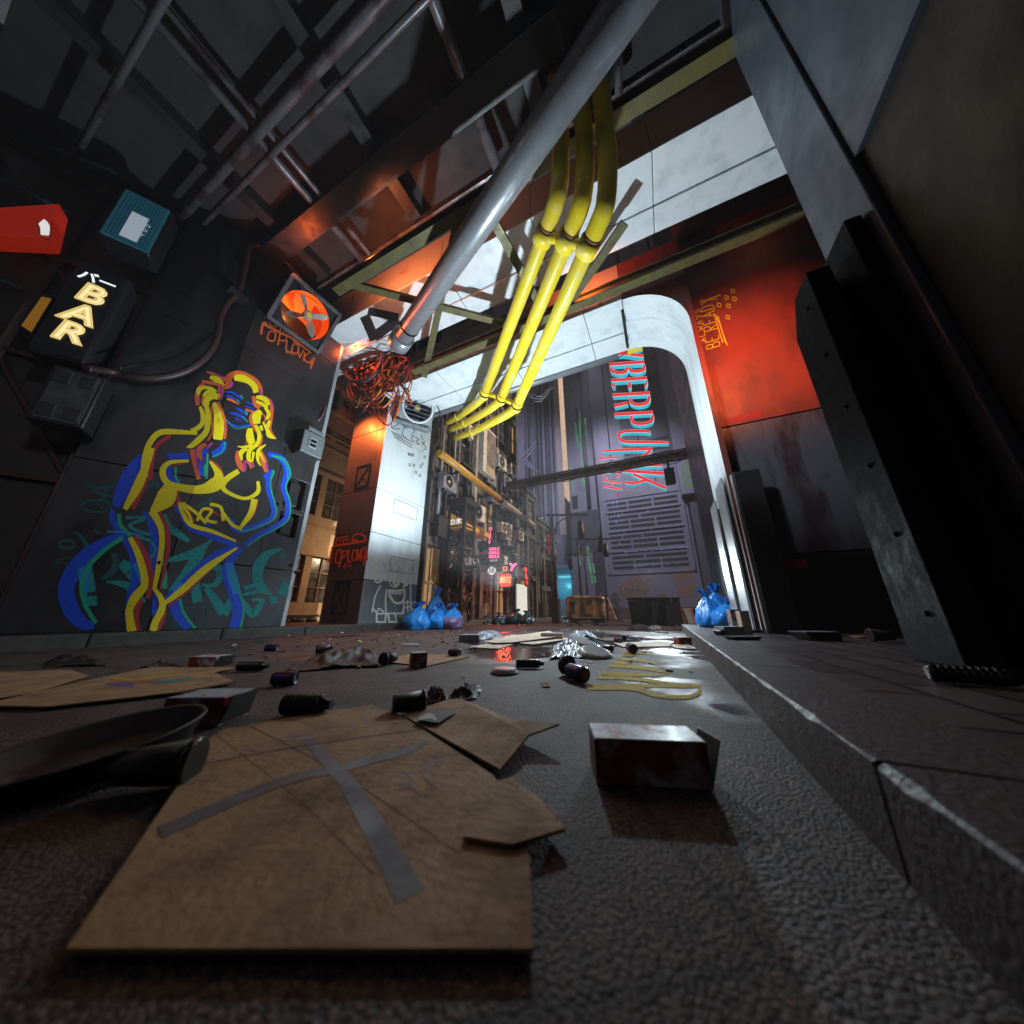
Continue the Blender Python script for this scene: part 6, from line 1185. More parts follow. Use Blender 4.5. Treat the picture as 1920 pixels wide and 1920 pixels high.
# smoke wisp
c = onground(1156, 1165, 16.5)
mb = MB(); mb.lathe([(.05, 0), (.30, .12), (.34, .45), (.27, .75), (.30, 1.05), (.16, 1.35), (.03, 1.5)], 14, Matrix.Translation(c))
sm = bpy.data.materials.new('dark_smoke'); sm.use_nodes = True; nt = sm.node_tree; nt.nodes.remove(nt.nodes['Principled BSDF']); pv = nd(nt, 'ShaderNodeVolumePrincipled'); pv.inputs['Color'].default_value = (.12, .12, .17, 1)
g_ = nd(nt, 'ShaderNodeNewGeometry'); n_ = nd(nt, 'ShaderNodeTexNoise', i_Scale=4., i_Detail=3.); nt.links.new(g_.outputs['Position'], n_.inputs['Vector']); mr = nd(nt, 'ShaderNodeMapRange', i_1=.40, i_2=.62, i_3=0., i_4=6.); nt.links.new(n_.outputs[0], mr.inputs[0]); nt.links.new(mr.outputs[0], pv.inputs['Density']); nt.links.new(pv.outputs[0], nt.nodes['Material Output'].inputs['Volume'])
o = mb.build('smoke', sm); o['kind'] = 'stuff'; tag(o, 'dark wisp of smoke rising between the pod and the black crate', 'smoke')
# ================================================================ rubbish bags
def bag_mesh(w, h, seed, tie=True):
    from mathutils import noise
    rr = random.Random(seed); n = 44; rings = 30; vs = []; ph = [rr.uniform(0, 6.3) for _ in range(6)]; o_ = Vector((seed*3.7, seed*1.3, 0))
    for i in range(rings+1):
        t = i/rings
        if t < .80: prof = (.70+.30*math.sin(math.pi*min(1, t*1.5+.12)))*(1 if t < .45 else math.cos((t-.45)/.35*1.30)**.75)
        elif t < .87: prof = .17
        else: prof = .17+(t-.87)*1.6
        fold = .015+.11*max(0, t-.25)
        for k in range(n):
            a = 2*math.pi*k/n; d_ = Vector((math.cos(a), math.sin(a), 0))
            lump = noise.noise(Vector((d_.x*1.4, d_.y*1.4, t*2.2))+o_)*.26+noise.noise(Vector((d_.x*3.5, d_.y*3.5, t*5))+o_)*.10
            rid = 1-abs(noise.noise(Vector((d_.x*2.6, d_.y*2.6, t*3.2+7))+o_*1.7))*2
            crease = (abs(math.sin(4.5*a+ph[0]+2.5*t))-.5)*fold*1.3+(abs(math.sin(8*a+ph[1]))-.5)*fold*(1 if t > .5 else .4)
            r_ = w/2*prof*(1+lump*(1 if t < .78 else .5)+crease+.05*rid)
            if t > .86: r_ *= 1+.35*math.sin(5*a+ph[2])
            sag_ = .05*w*math.sin(3*t+ph[4])*t
            vs.append(Vector((r_*math.cos(a)+sag_, r_*math.sin(a), h*(t+.05*t*(1-t)*4*noise.noise(d_*1.5+o_)+(.05*math.sin(3*a+ph[3]) if t > .9 else 0)*(t-.9)*10))))
    fs = [(i*n+k, i*n+(k+1) % n, (i+1)*n+(k+1) % n, (i+1)*n+k) for i in range(rings) for k in range(n)]
    return vs, fs, n, rings
def rubbish_bag(name, label, base, w, h, seed, m, tilt=(0, 0), rz=0, group=None, lower=None):
    t = thing(name, label, 'rubbish bag', tuple(base), group); vs, fs, n, rings = bag_mesh(w, h, seed)
    M_ = Matrix.Translation(base) @ Matrix.Rotation(rz, 4, 'Z') @ Matrix.Rotation(tilt[0], 4, 'X') @ Matrix.Rotation(tilt[1], 4, 'Y')
    b_ = MB(); b_.add([M_ @ v for v in vs], fs, True); b_.f.append(list(range(n))[::-1]); b_.sm.append(True); b_.mi.append(0)
    mats_ = [m]
    if lower:
        mats_.append(lower)
        for i, f in enumerate(b_.f):
            if sum(vs[j].z for j in f)/len(f) < h*.48: b_.mi[i] = 1
    o = b_.build('sack', mats_, t)
    sub = o.modifiers.new('smooth', 'SUBSURF'); sub.levels = sub.render_levels = 1
    MB().tube([M_ @ Vector((.08*w*math.cos(2*math.pi*k/12)+.04*w*math.sin(3.6)*.88, .08*w*math.sin(2*math.pi*k/12), h*.835)) for k in range(12)], .012*w+.006, 6, True).build('tie', M_BLKP, t)
    return t
def bagspec(label, px, pyb, fwd_, wpx, hpx, seed, m, tilt=(0, 0), rz=0, z=0, name='rubbish_bag', group=None, lower=None, p=None):
    c = p or onground(px, pyb, fwd_); c = Vector((c.x, c.y, z)); k = scale_at(c+UP*.3); return rubbish_bag(name, label, c, wpx*k*1.12, hpx*k*1.0, seed, m, tilt, rz, group, lower)
lb = onX(790, 1180, -6.35); f0 = -lb.x*math.sin(A)+lb.y*math.cos(A)
GL, GRR = 'blue rubbish bags at the gate column', 'blue rubbish bags against the right gate column'
bagspec('front left blue rubbish bag leaning on the gate column', 785, 1180, 9.2, 44, 48, 3, M_BLUEBAG, (.06, 0), .3, group=GL)
bagspec('tall blue rubbish bag with a gathered neck at the back of the left pile', 814, 1180, 9.9, 38, 72, 5, M_BLUEBAG, (-.05, .05), 1.2, group=GL)
bagspec('narrow blue rubbish bag in the middle of the left pile', 820, 1180, 9.35, 34, 46, 8, M_BLUEBAG, (.05, .08), 2.2, group=GL)
bagspec('blue rubbish bag with reddish translucent lower half, right of the left pile', 847, 1180, 9.5, 38, 44, 12, M_BLUEBAG, (0, .05), .8, group=GL, lower=mat('translucent_reddish_bag', (.24, .10, .16), .35, 0, (.12, .12, .3), 7.))
pR = lambda px, py: onZ(px, py, KZ)
bR = lambda X, Y: Vector((X, Y, KZ))
def bag_at(label, px, Y_, wpx, hpx, seed, tilt, rz, z=KZ):
    d = ray(px, 1150); c = CAM+d*(Y_/d.y); bagspec(label, 0, 0, 0, wpx, hpx, seed, M_BLUEBAG, tilt, rz, z, group=GRR, p=Vector((c.x, c.y, z)))
bag_at('left blue rubbish bag sitting at the end of the right kerb', 1332, 7.4, 44, 66, 21, (.05, -.05), .2)
bag_at('round blue rubbish bag at the front of the right pile beside the cartons', 1362, 7.1, 54, 52, 23, (.12, .1), 1.4)
bag_at('blue rubbish bag perched on top of the right pile', 1350, 7.75, 44, 76, 27, (.1, .15), 2.1)
for lbl, px, fw_, wp, hp, sd in [('dark teal bag at the left of the far kerb pile', 935, 13.4, 22, 20, 31), ('largest dark teal bag in the far kerb pile', 966, 13.6, 36, 26, 33), ('dark teal bag at the right end of the far kerb pile', 988, 13.3, 24, 24, 35), ('small dark bag behind the far kerb pile', 948, 14.3, 26, 20, 37), ('flat dark bag far left by the street shop fronts', 910, 14.0, 24, 14, 39)]:
    bagspec(lbl, px, 1170, fw_, wp, hp, sd, M_BLUEDK, (0, .1), sd, z=0.0, group='dark bags along the far kerb')
# ================================================================ litter on the road
def cyl_frame(c, ax, r):   # lying cylinder centred at ground point c, axis ax (in plan)
    ax = Vector((math.cos(ax), math.sin(ax), 0)); return frame_matrix(Vector((c.x, c.y, c.z+r))-ax*0, (0, 0, 1), Vector((-ax.y, ax.x, 0)).cross(Vector((0, 0, 0))) if False else ax.cross(Vector((0, 0, 1)))*-1)
def lie(c, ang, r, L_, lift=0.):
    """matrix: local z along the (horizontal) axis, origin at one end, resting on the ground"""
    ax = Vector((math.cos(ang), math.sin(ang), lift)).normalized(); x = Vector((-ax.y, ax.x, 0)).normalized(); y = ax.cross(x); m = Matrix.Identity(4); o_ = c+UP*r-ax*L_/2
    for i in range(3): m[i][0], m[i][1], m[i][2], m[i][3] = x[i], y[i], ax[i], o_[i]
    return m
def can(label, c, ang, r=.034, L_=.115, s=1., group='cans on the road'):
    r *= s; L_ *= s; t = thing('drink_can', label, 'can', tuple(c), group); M_ = lie(c, ang, r, L_)
    MB().lathe([(r*.82, 0), (r*.97, L_*.06), (r, L_*.12), (r, L_*.88), (r*.97, L_*.94), (r*.84, L_)], 20, M_, capa=False, capb=False).build('body', M_CAN, t)
    for z_, dz in ((0, .006*s), (L_, -.006*s)): MB().lathe([(r*.83, z_), (r*.74, z_), (r*.70, z_+dz)], 20, M_, capa=z_ == 0, capb=True).build('end', M_CANTOP, t)
    return t
def bottle(label, c, ang, r=.036, L_=.22, s=1., m=M_BOTTLE, group='ribbed bottles on the ground'):
    r *= s; L_ *= s; t = thing('plastic_bottle', label, 'bottle', tuple(c), group); M_ = lie(c, ang, r, L_); pr_ = [(r*.7, 0), (r*.95, L_*.03)]
    for k in range(9): z_ = L_*(.05+.74*k/9); pr_ += [(r*.98, z_), (r, z_+L_*.02), (r, z_+L_*.045), (r*.88, z_+L_*.055), (r*.88, z_+L_*.075)]
    pr_ += [(r*.97, L_*.80), (r*.8, L_*.88), (r*.42, L_*.96), (r*.38, L_)]
    MB().lathe(pr_, 22, M_).build('body', m, t); MB().lathe([(r*.45, L_*1.002), (r*.45, L_*1.07)], 14, M_).build('cap', M_CUP, t); return t
def cup(label, c, ang, r=.045, L_=.13, s=1., m=M_CUP, group='paper cups on the ground', ribs=True):
    r *= s; L_ *= s; t = thing('paper_cup', label, 'cup', tuple(c), group); M_ = lie(c, ang, r, L_, 0)
    MB().lathe([(r*.68, 0), (r*.70, L_*.12), (r*.71, L_*.14), (r*.93, L_*.9)], 44, M_, rib=.025 if ribs else None).build('body', m, t)
    MB().lathe([(r*.95, L_*.88), (r*1.02, L_*.9), (r*1.02, L_*.96), (r*.92, L_)], 30, M_).build('lid', M_BLKP if m is M_CUP else M_WHITED, t); MB().lathe([(r*.72, -L_*.004), (r*.74, L_*.13)], 30, M_, capb=False).build('sleeve', M_BLKP if m is M_CUP else M_CUPG, t); return t
def carton(label, c, ang, w, d, h, m=M_CARTON, group='red and white cartons', tilt=0., cat='carton', top=None, flap=True):
    t = thing('drink_carton', label, cat, tuple(c), group); ex = Vector((math.cos(ang), math.sin(ang), 0)); ey = Vector((-ex.y, ex.x, 0)); ez = UP
    MB().obox(c+ez*h/2, ex*w/2, ey*d/2, ez*h/2).build('body', m, t, bevel=.003)
    MB().obox(c+ez*(h+.0015), ex*w*.49, ey*d*.49, ez*.0012).build('top_label', top or M_CARTON2, t)
    if flap: MB().prism([c+ex*w/2+ey*d*.48+ez*.01, c+ex*w/2-ey*d*.48+ez*.01, c+ex*(w*.62)-ey*d*.46+ez*h*1.06, c+ex*(w*.60)+ey*d*.46+ez*h*1.02], ex*.003).build('flap', M_CUP, t)
    return t
def tray(label, c, r, h=.025, rot=0, tilt=(0, 0), m=M_FOIL, group='foil trays on the road'):
    t = thing('foil_tray', label, 'tray', tuple(c), group); M_ = Matrix.Translation(c+UP*.002) @ Matrix.Rotation(rot, 4, 'Z') @ Matrix.Rotation(tilt[0], 4, 'X') @ Matrix.Rotation(tilt[1], 4, 'Y')
    MB().lathe([(r, 0), (r*.97, .004), (r*.82, h), (r*.76, h*1.02)], 26, M_, rib=.015).build('wall', m, t); MB().lathe([(r*.74, h*1.03), (r*.70, h*1.08)], 26, M_).build('label', mat('grey_tray_label', (.2, .2, .22), .4, 0, (.4, .08, .07), 18., contrast=(.68, .71)), t); return t
def sheet(label, pix, z0, m, name='cardboard_sheet', th=.006, cat='cardboard', group=None, lifts=None):
    pts = [onZ(x, y, z0) for x, y in pix]
    if lifts: pts = [Vector((p.x, p.y, p.z+l)) for p, l in zip(pts, lifts)]
    c = sum(pts, Vector())/len(pts); t = thing(name, label, cat, tuple(c), group); MB().prism(pts, UP*th).build('sheet', m, t); return t
def crumple(label, pix, m, h, seed, name='crumpled_film', cat='plastic film', group=None, n=44):
    """crumpled sheet laid inside a quad of photograph pixels"""
    from mathutils import noise
    q = [onZ(x, y, .004) for x, y in pix]; asp = max(.4, min(2.5, (q[3]-q[0]).length/max(.01, (q[1]-q[0]).length))); rr = random.Random(seed); ph = [rr.uniform(0, 6.3) for _ in range(8)]; vs = []
    for i in range(n+1):
        for j in range(n+1):
            u, v = i/n, j/n; p = (q[0]*(1-u)+q[1]*u)*(1-v)+(q[3]*(1-u)+q[2]*u)*v
            e = min(u, 1-u, v, 1-v)*4; e = min(1, e)
            P3 = Vector((u*2.6+ph[0], v*2.6*asp+ph[1], seed*1.7)); rg1 = 1-abs(noise.noise(P3))*2.2; rg2 = 1-abs(noise.noise(P3*2.3+Vector((5, 3, 1))))*2.2
            f = max(0, .62*max(0, rg1)**1.6+.30*max(0, rg2)+.22*noise.noise(P3*.8+Vector((9, 9, 2)))*2)
            d_ = .03*math.sin(6*v+ph[5])*(q[1]-q[0])+.04*math.sin(5*u+ph[6])*(q[3]-q[0])
            vs.append(p+d_+UP*max(.0, h*f*(.25+.75*e)))
    fs = [(i*(n+1)+j, i*(n+1)+j+1, (i+1)*(n+1)+j+1, (i+1)*(n+1)+j) for i in range(n) for j in range(n)]
    t = thing(name, label, cat, tuple(sum(q, Vector())/4), group); o = MB().add(vs, fs, True).build('film', m, t); sd = o.modifiers.new('thickness', 'SOLIDIFY'); sd.thickness = .003; return t
g = lambda x, y: onZ(x, y, 0.002)
HV = math.atan2(fd.y, fd.x); XV = math.atan2(xd.y, xd.x)
can('dark blue can lying alone near the left kerb', g(508, 1221), XV+.1, s=1.15)
can('dark blue and red can beside the ribbed bottle at the left', g(531, 1285), XV+.15, s=1.15)
can('dark blue can lying before the silvery paper pile', g(852, 1231), XV-.5, s=1.1)
can('dark blue can with its end toward the viewer, against a wheel shaped lid', g(1083, 1277), HV+.45, s=1.45)
can('small can lying on the right pavement beside the kerb edge', Vector((*onZ(1350, 1191, KZ).xy, KZ)), HV+.2, s=1.0)
can('pale can in the back of the middle litter heap', g(1171, 1200), HV-.3, s=1.2); can('pale can in front of the middle litter heap', g(1160, 1206), HV+.2, s=1.2); can('dark can standing out at the right of the middle litter heap', g(1185, 1224), HV-.1, s=1.5)
can('can lying half under the tilted grey lid', g(1140, 1222), HV+.6, s=1.1)
bottle('ribbed black bottle lying beside the open carton at the left', g(472, 1258), XV+.05, s=1.0); bottle('largest ribbed dark bottle lying across the front left of the road', g(571, 1342), XV-.06, r=.042, L_=.19, s=1.05); bottle('ribbed black bottle lying behind the foil tray', g(992, 1253), XV-.06, s=.95)
bottle('glossy black ribbed bottle on the right pavement before the guard post', Vector((*onZ(1835, 1285, KZ).xy, KZ)), XV-.62, r=.034, L_=.24, s=.95, m=mat('glossy_black_plastic', (.008, .008, .01), .12))
cup('large black ribbed cup lying behind the cardboard', g(765, 1340), XV+.42, s=1.05); cup('dark cup leaning on the crumpled black film', g(606, 1227), XV+.6, s=1.2); cup('black cup with its open end toward the viewer beside the film', g(728, 1246), HV+2.8, s=1.15)
cup('grey green cup lying on the right pavement by the crate', Vector((*onZ(1466, 1188, KZ).xy, KZ)), XV-.2, s=1.3, m=M_CUPG, ribs=False); cup('dark cup lying on the far right pavement', Vector((*onZ(1655, 1204, KZ).xy, KZ)), XV+2.9, s=1.3)
cup('big blurred black cup in the lower left foreground', g(285, 1480), XV+.25, r=.05, L_=.15, s=1.05)
carton('black and red carton lying open near the left kerb', g(392, 1251), XV-.05, .22, .16, .085); carton('printed drink carton with pale lid in the left foreground', g(385, 1352), XV+.06, .22, .16, .10); carton('small square red carton before the black cup', g(783, 1251), XV+.5, .12, .11, .11, flap=False); carton('small red and white carton at the foot of the right kerb', g(1281, 1209), XV+.1, .19, .14, .10, flap=False)
carton('largest dark red carton in the right foreground', g(1214, 1455), XV-.10, .285, .12, .10); carton('pale carton lying at the back of the pale paper sheets', g(1035, 1199), XV-.2, .36, .2, .1, m=M_CARDL, flap=False); carton('steel coloured tin at the left of the pale paper sheets', g(880, 1203), XV+.02, .3, .18, .1, m=M_BOX, top=M_BRUSH)
for lbl, px, py, sx, hh, mm in (('white and red carton standing upright beside the right bags', 1382, 1186, .12, .30, M_CARTON2), ('white carton leaning on the steel rails', 1400, 1188, .11, .28, M_CARDL)):
    c = onZ(px, py, KZ); c = Vector((c.x, c.y, KZ)); carton(lbl, c, XV-.2, sx, .12, hh, m=mm, flap=False)
c = onZ(1369, 1189, KZ); carton('low clear food box on the right pavement before the bags', Vector((c.x, c.y, KZ)), XV, .26, .2, .09, m=mat('pale_clear_plastic', (.3, .38, .4), .2), flap=False, top=M_BRUSH)
c = onZ(1535, 1200, KZ); c = Vector((c.x, c.y, KZ)); t = thing('metal_box', 'low dark open metal box on the right pavement beside the grey green cup', 'box', tuple(c)); ex, ey = xd, fd
MB().hexa([c-ex*.14-ey*.09, c+ex*.15-ey*.09, c+ex*.15+ey*.09, c-ex*.14+ey*.09, c-ex*.20-ey*.11+UP*.075, c+ex*.14-ey*.11+UP*.07, c+ex*.14+ey*.11+UP*.07, c-ex*.20+ey*.11+UP*.075]).build('tub', M_DARK, t, bevel=.006); MB().obox(c-ex*.03+UP*.078, ex*.165, ey*.11, UP*.003).build('lid', M_BOX, t)
c = onZ(1392, 1199, KZ); c = Vector((c.x, c.y, KZ)); t = thing('food_tray', 'flat black food tray on the pavement near the kerb', 'tray', tuple(c)); MB().hexa([c-ex*.12-ey*.06, c+ex*.13-ey*.06, c+ex*.13+ey*.06, c-ex*.12+ey*.06, c-ex*.15-ey*.08+UP*.03, c+ex*.16-ey*.08+UP*.03, c+ex*.16+ey*.08+UP*.03, c-ex*.15+ey*.08+UP*.03]).build('tub', M_BLKP, t, bevel=.004)
tray('grey foil tray upside down on the wet road in the middle', g(946, 1262), .105, .032); tray('thin dark plate lying near the silvery paper', g(768, 1209), .13, .012, m=M_BOX); 
c = g(1117, 1233); tray('tilted round grey lid leaning on the litter heap', c+UP*.03, .17, .035, 0, (.22, .22), m=M_FOIL); c = g(1095, 1213); tray('large black round lid in the middle litter heap', c+UP*.05, .21, .02, 0, (.1, .25), m=M_BLKP)
# wheel shaped lid behind the can
c = g(1064, 1266); t = thing('spoked_lid', 'black spoked round lid standing behind the dark blue can', 'lid', tuple(c)); M_ = Matrix.Translation(c+UP*.066) @ Matrix.Rotation(HV+.5, 4, 'Z') @ Matrix.Rotation(R(90), 4, 'Y')
MB().lathe([(.066, -.02), (.066, .02), (.055, .022), (.052, -.005)], 28, M_, capa=True, capb=False).build('rim', M_BLKP, t); mb = MB()
for k in range(6): a_ = k*math.pi/3; mb.tube([M_ @ Vector((.01*math.cos(a_), .01*math.sin(a_), .012)), M_ @ Vector((.052*math.cos(a_), .052*math.sin(a_), .012))], .006, 6)
mb.build('spoke', M_CUP, t)
# big pan lid, lower left
c = g(165, 1440); t = thing('pan_lid', 'large dark dented pan lying blurred in the lower left corner', 'pan', tuple(c))
M_ = Matrix.Translation(c+UP*.035) @ Matrix.Rotation(XV, 4, 'Z') @ Matrix.Rotation(-.10, 4, 'Y') @ Matrix.Rotation(.12, 4, 'X')
M_PAN = mat('sooty_pan_metal', (.009, .008, .008), .6, .0, (.014, .010, .009), 6.)
MB().lathe([(.17, -.03), (.20, -.025), (.225, .03), (.235, .034), (.232, .04), (.218, .036), (.195, -.012), (.16, -.018)], 48, M_).build('pan', M_PAN, t)
# cardboard
cg = 'cardboard sheets on the road'
PXC = [(330, 1520), (405, 1368), (700, 1325), (735, 1346), (905, 1450), (770, 1545)]
t = sheet('big flattened brown cardboard box with crossed grey tape in the foreground', [(120, 1790), (395, 1385), (420, 1370), (560, 1345), (697, 1324), (748, 1342), (925, 1458), (990, 1560), (1000, 1790)], .012, M_CARD, group=cg)
d = Decal(lambda x, y, l: onZ(x, y, .0185+l), .0); d.stroke([(574, 1388), (612, 1425), (652, 1470), (690, 1530), (770, 1680)], [20, 24, 32, 42, 60]); d.build('tape', M_TAPE, t)
d = Decal(lambda x, y, l: onZ(x, y, .0192+l), .0); d.stroke([(300, 1560), (440, 1500), (540, 1462), (650, 1437), (760, 1408), (802, 1388)], [22, 19, 16, 13, 11, 9]); d.build('tape', M_TAPE, t)
d = Decal(lambda x, y, l: onZ(x, y, .0185+l), .0)
for pts in ([(532, 1382), (545, 1372), (560, 1376), (575, 1369), (592, 1372), (588, 1382), (565, 1384), (532, 1386)], [(675, 1336), (700, 1334), (728, 1350)], [(675, 1340), (690, 1358)], [(700, 1345), (712, 1350)], [(640, 1362), (655, 1358), (668, 1362)], [(740, 1455), (750, 1445), (768, 1455), (772, 1470), (745, 1468)], [(785, 1450), (812, 1425), (800, 1458), (822, 1476)], [(800, 1440), (835, 1420)], [(440, 1415), (462, 1402), (480, 1406), (500, 1400)], [(745, 1480), (770, 1475), (790, 1490)]): d.stroke(pts, 2.2)
d.build('marker_scrawl', M_PENCIL, t)
d = Decal(lambda x, y, l: onZ(x, y, .0183+l), .0)
for pts in ([(405, 1378), (560, 1500), (700, 1640)], [(470, 1362), (640, 1452), (860, 1600)], [(340, 1440), (560, 1400), (800, 1366)]): d.stroke(pts, 1.6)
d.build('fold_crease', mat('cardboard_crease', (.06, .034, .02), .9), t)
t = sheet('folded cardboard flap with torn label right of the big box', [(752, 1344), (775, 1338), (835, 1321), (862, 1320), (965, 1366), (1050, 1394), (992, 1402), (938, 1452)], .012, M_CARD, lifts=[.004, .004, .012, .018, .022, .05, .03, .006], group=cg)
d = Decal(lambda x, y, l: onZ(x, y, .036+l), .0); d.poly([(776, 1348), (808, 1332), (858, 1333), (822, 1355)]); d.build('label', M_TAPE, t)
d = Decal(lambda x, y, l: onZ(x, y, .0365+l), .0); d.stroke([(785, 1348), (806, 1342), (818, 1350)], [5, 9, 4]); d.build('torn_paper', M_BRUSH if False else mat('torn_white_paper', (.4, .4, .44), .8), t)
sheet('brown cardboard piece in the bottom middle foreground', [(868, 1575), (905, 1475), (960, 1462), (1010, 1500), (1060, 1560), (960, 1590)], .022, M_CARD, group=cg)
sheet('long brown cardboard strip at the left edge of the road', [(-60, 1292), (0, 1262), (130, 1257), (165, 1268), (60, 1300), (-60, 1318)], .01, M_CARD, group=cg)
t = sheet('wide brown cardboard with rainbow coloured smears at the left', [(-40, 1325), (150, 1280), (285, 1252), (440, 1252), (400, 1262), (440, 1280), (330, 1300), (90, 1327)], .014, M_CARD, group=cg)
for col, pts, nm in ((P_YEL, [(205, 1270), (250, 1275), (300, 1268), (345, 1264)], 'yellow_smear'), (P_MAG, [(210, 1276), (255, 1279), (300, 1274)], 'magenta_smear'), (P_TEAL, [(280, 1281), (330, 1276), (360, 1271)], 'teal_smear'), (P_BLUE, [(200, 1282), (250, 1284)], 'blue_smear')):
    d = Decal(lambda x, y, l: onZ(x, y, .0203+l), {'yellow_smear': .0, 'magenta_smear': .0004, 'teal_smear': .0008, 'blue_smear': .0012}[nm]); d.stroke(pts, [3, 6, 5, 2][:len(pts)]); d.build(nm, mat('faded_'+nm, tuple(.45*v+.02 for v in {'yellow_smear': (.6, .45, .0), 'magenta_smear': (.5, .1, .1), 'teal_smear': (.0, .3, .3), 'blue_smear': (.1, .12, .5)}[nm]), .6), t)
pg = 'pale paper sheets in the middle of the road'
sheet('large pale paper sheet in the middle of the road', [(905, 1203), (950, 1196), (1030, 1188), (1052, 1196), (960, 1205), (928, 1206)], .03, M_CARDL, 'paper_sheet', cat='paper', group=pg, lifts=[0, .01, .05, .02, 0, 0]); sheet('pale paper sheet lying under the larger one', [(880, 1214), (920, 1206), (970, 1206), (935, 1217)], .006, M_CARDL, 'paper_sheet', cat='paper', group=pg); sheet('thin pale paper sheet behind the can heap', [(960, 1205), (1050, 1197), (1085, 1196), (1000, 1209)], .012, M_CARDL, 'paper_sheet', cat='paper', group=pg)
sheet('white paper at the far end of the litter heap', [(930, 1198), (960, 1191), (1010, 1190), (975, 1198)], .008, M_CARDL, 'paper_sheet', cat='paper', group=pg)
sheet('pale cardboard sheet lying right of the litter heap', [(1150, 1206), (1245, 1202), (1262, 1206), (1255, 1212), (1170, 1214)], .006, M_CARDL, group=cg); sheet('pale folded cardboard against the right kerb', [(1258, 1210), (1285, 1206), (1308, 1217), (1268, 1216)], .006, M_CARDL, group=cg); sheet('brown sheet under the square red carton', [(700, 1240), (780, 1225), (880, 1232), (800, 1250)], .004, M_CARD, group=cg); sheet('brown board lying on the far right pavement', [(1575, 1190), (1600, 1187), (1640, 1193), (1610, 1196)], KZ+.004, M_CARD, group=cg)
crumple('crumpled black plastic film spread left of the black cup', [(545, 1258), (715, 1252), (690, 1216), (600, 1222)], M_CLOTH, .11, 2); crumple('crumpled silver film at the foot of the tilted grey lid', [(1030, 1238), (1100, 1232), (1092, 1206), (1040, 1212)], M_CLOTHL, .10, 5); crumple('silvery crumpled film at the back left of the paper sheets', [(890, 1201), (950, 1199), (935, 1188), (895, 1190)], M_CLOTHL, .12, 8); crumple('bluish crumpled film on the right pavement beside the cup', [(1415, 1190), (1455, 1189), (1450, 1178), (1420, 1180)], M_CLOTHL, .1, 9)
crumple('small torn dark wrapper with an upright corner right of the cup', [(838, 1316), (895, 1310), (905, 1290), (855, 1296)], M_CLOTH, .06, 11, n=24); crumple('dark wrapper scrap beside the large black cup', [(800, 1318), (850, 1325), (830, 1300), (800, 1300)], M_CLOTH, .06, 13, n=24); crumple('dark crumpled pouch near the left kerb', [(80, 1252), (200, 1248), (190, 1238), (90, 1240)], M_CLOTH, .07, 15, n=26); crumple('dark flattened pouch behind the rainbow cardboard', [(265, 1253), (345, 1250), (320, 1242), (280, 1246)], M_CLOTH, .04, 16, n=24)
crumple('pale silvery paper crumpled at the back of the litter heap', [(1060, 1200), (1120, 1200), (1110, 1188), (1075, 1190)], M_CLOTHL, .12, 19, n=26); crumple('dark wrapper far out on the road before the crate', [(1180, 1180), (1215, 1180), (1212, 1174), (1185, 1174)], M_CLOTH, .12, 22, n=24); crumple('grey wrapper on the road near the end of the right kerb', [(1215, 1180), (1240, 1180), (1238, 1175), (1216, 1175)], M_CLOTHL, .08, 23, n=24)
c = g(1125, 1214); t = thing('folded_lid', 'sharp edged dark folded lid standing in the litter heap', 'lid', tuple(c)); MB().prism([c-ex*.2+UP*.13, c-ex*.17+UP*.15, c+ex*.22+UP*.03, c+ex*.2+UP*.01], fd*.02).build('edge', M_BLKP, t); MB().prism([c-ex*.16+UP*.13-fd*.002, c+ex*.2+UP*.025-fd*.002, c+ex*.1+UP*.0-fd*.09], UP*.004).build('leaf', M_CLOTHL, t)
rc = random.Random(31); mb = MB()
for k in range(460):
    px, py = rc.uniform(430, 1310), 1176+abs(rc.gauss(0, 30))
    if py > 1330: continue
    c = onZ(px, py, .001); s = rc.uniform(.008, .03); a_ = rc.uniform(0, 6); ex_ = Vector((math.cos(a_), math.sin(a_), rc.uniform(-.3, .3)))*s; ey_ = Vector((-math.sin(a_), math.cos(a_), rc.uniform(-.3, .3)))*s*rc.uniform(.3, .9)
    mb.obox(c+UP*s*.35, ex_, ey_, UP*s*rc.uniform(.05, .25), rc.choice((0, 0, 0, 1, 2)))
o = mb.build('litter_crumbs', [M_CUP, M_CARDL, M_CARD]); o['kind'] = 'stuff'; tag(o, 'tiny crumbs and scraps of litter strewn over the road', 'litter')
# drifting dust
mb = MB(); rd_ = random.Random(9)
for k in range(150):
    x_ = rd_.choice((rd_.uniform(880, 1060), rd_.uniform(960, 1340), rd_.uniform(960, 1340))); p = onY(x_, rd_.uniform(660, 1130), rd_.uniform(7.2, 11)); r_ = rd_.uniform(.25, .8)*scale_at(p); mb.lathe([(.01*r_, -r_), (r_, 0), (.01*r_, r_)], 6, Matrix.Translation(p))
o = mb.build('dust_motes', mat('pale_cyan_dust', (.7, .85, .9), .9)); o['kind'] = 'stuff'; tag(o, 'pale dust motes drifting through the lit passage', 'dust')
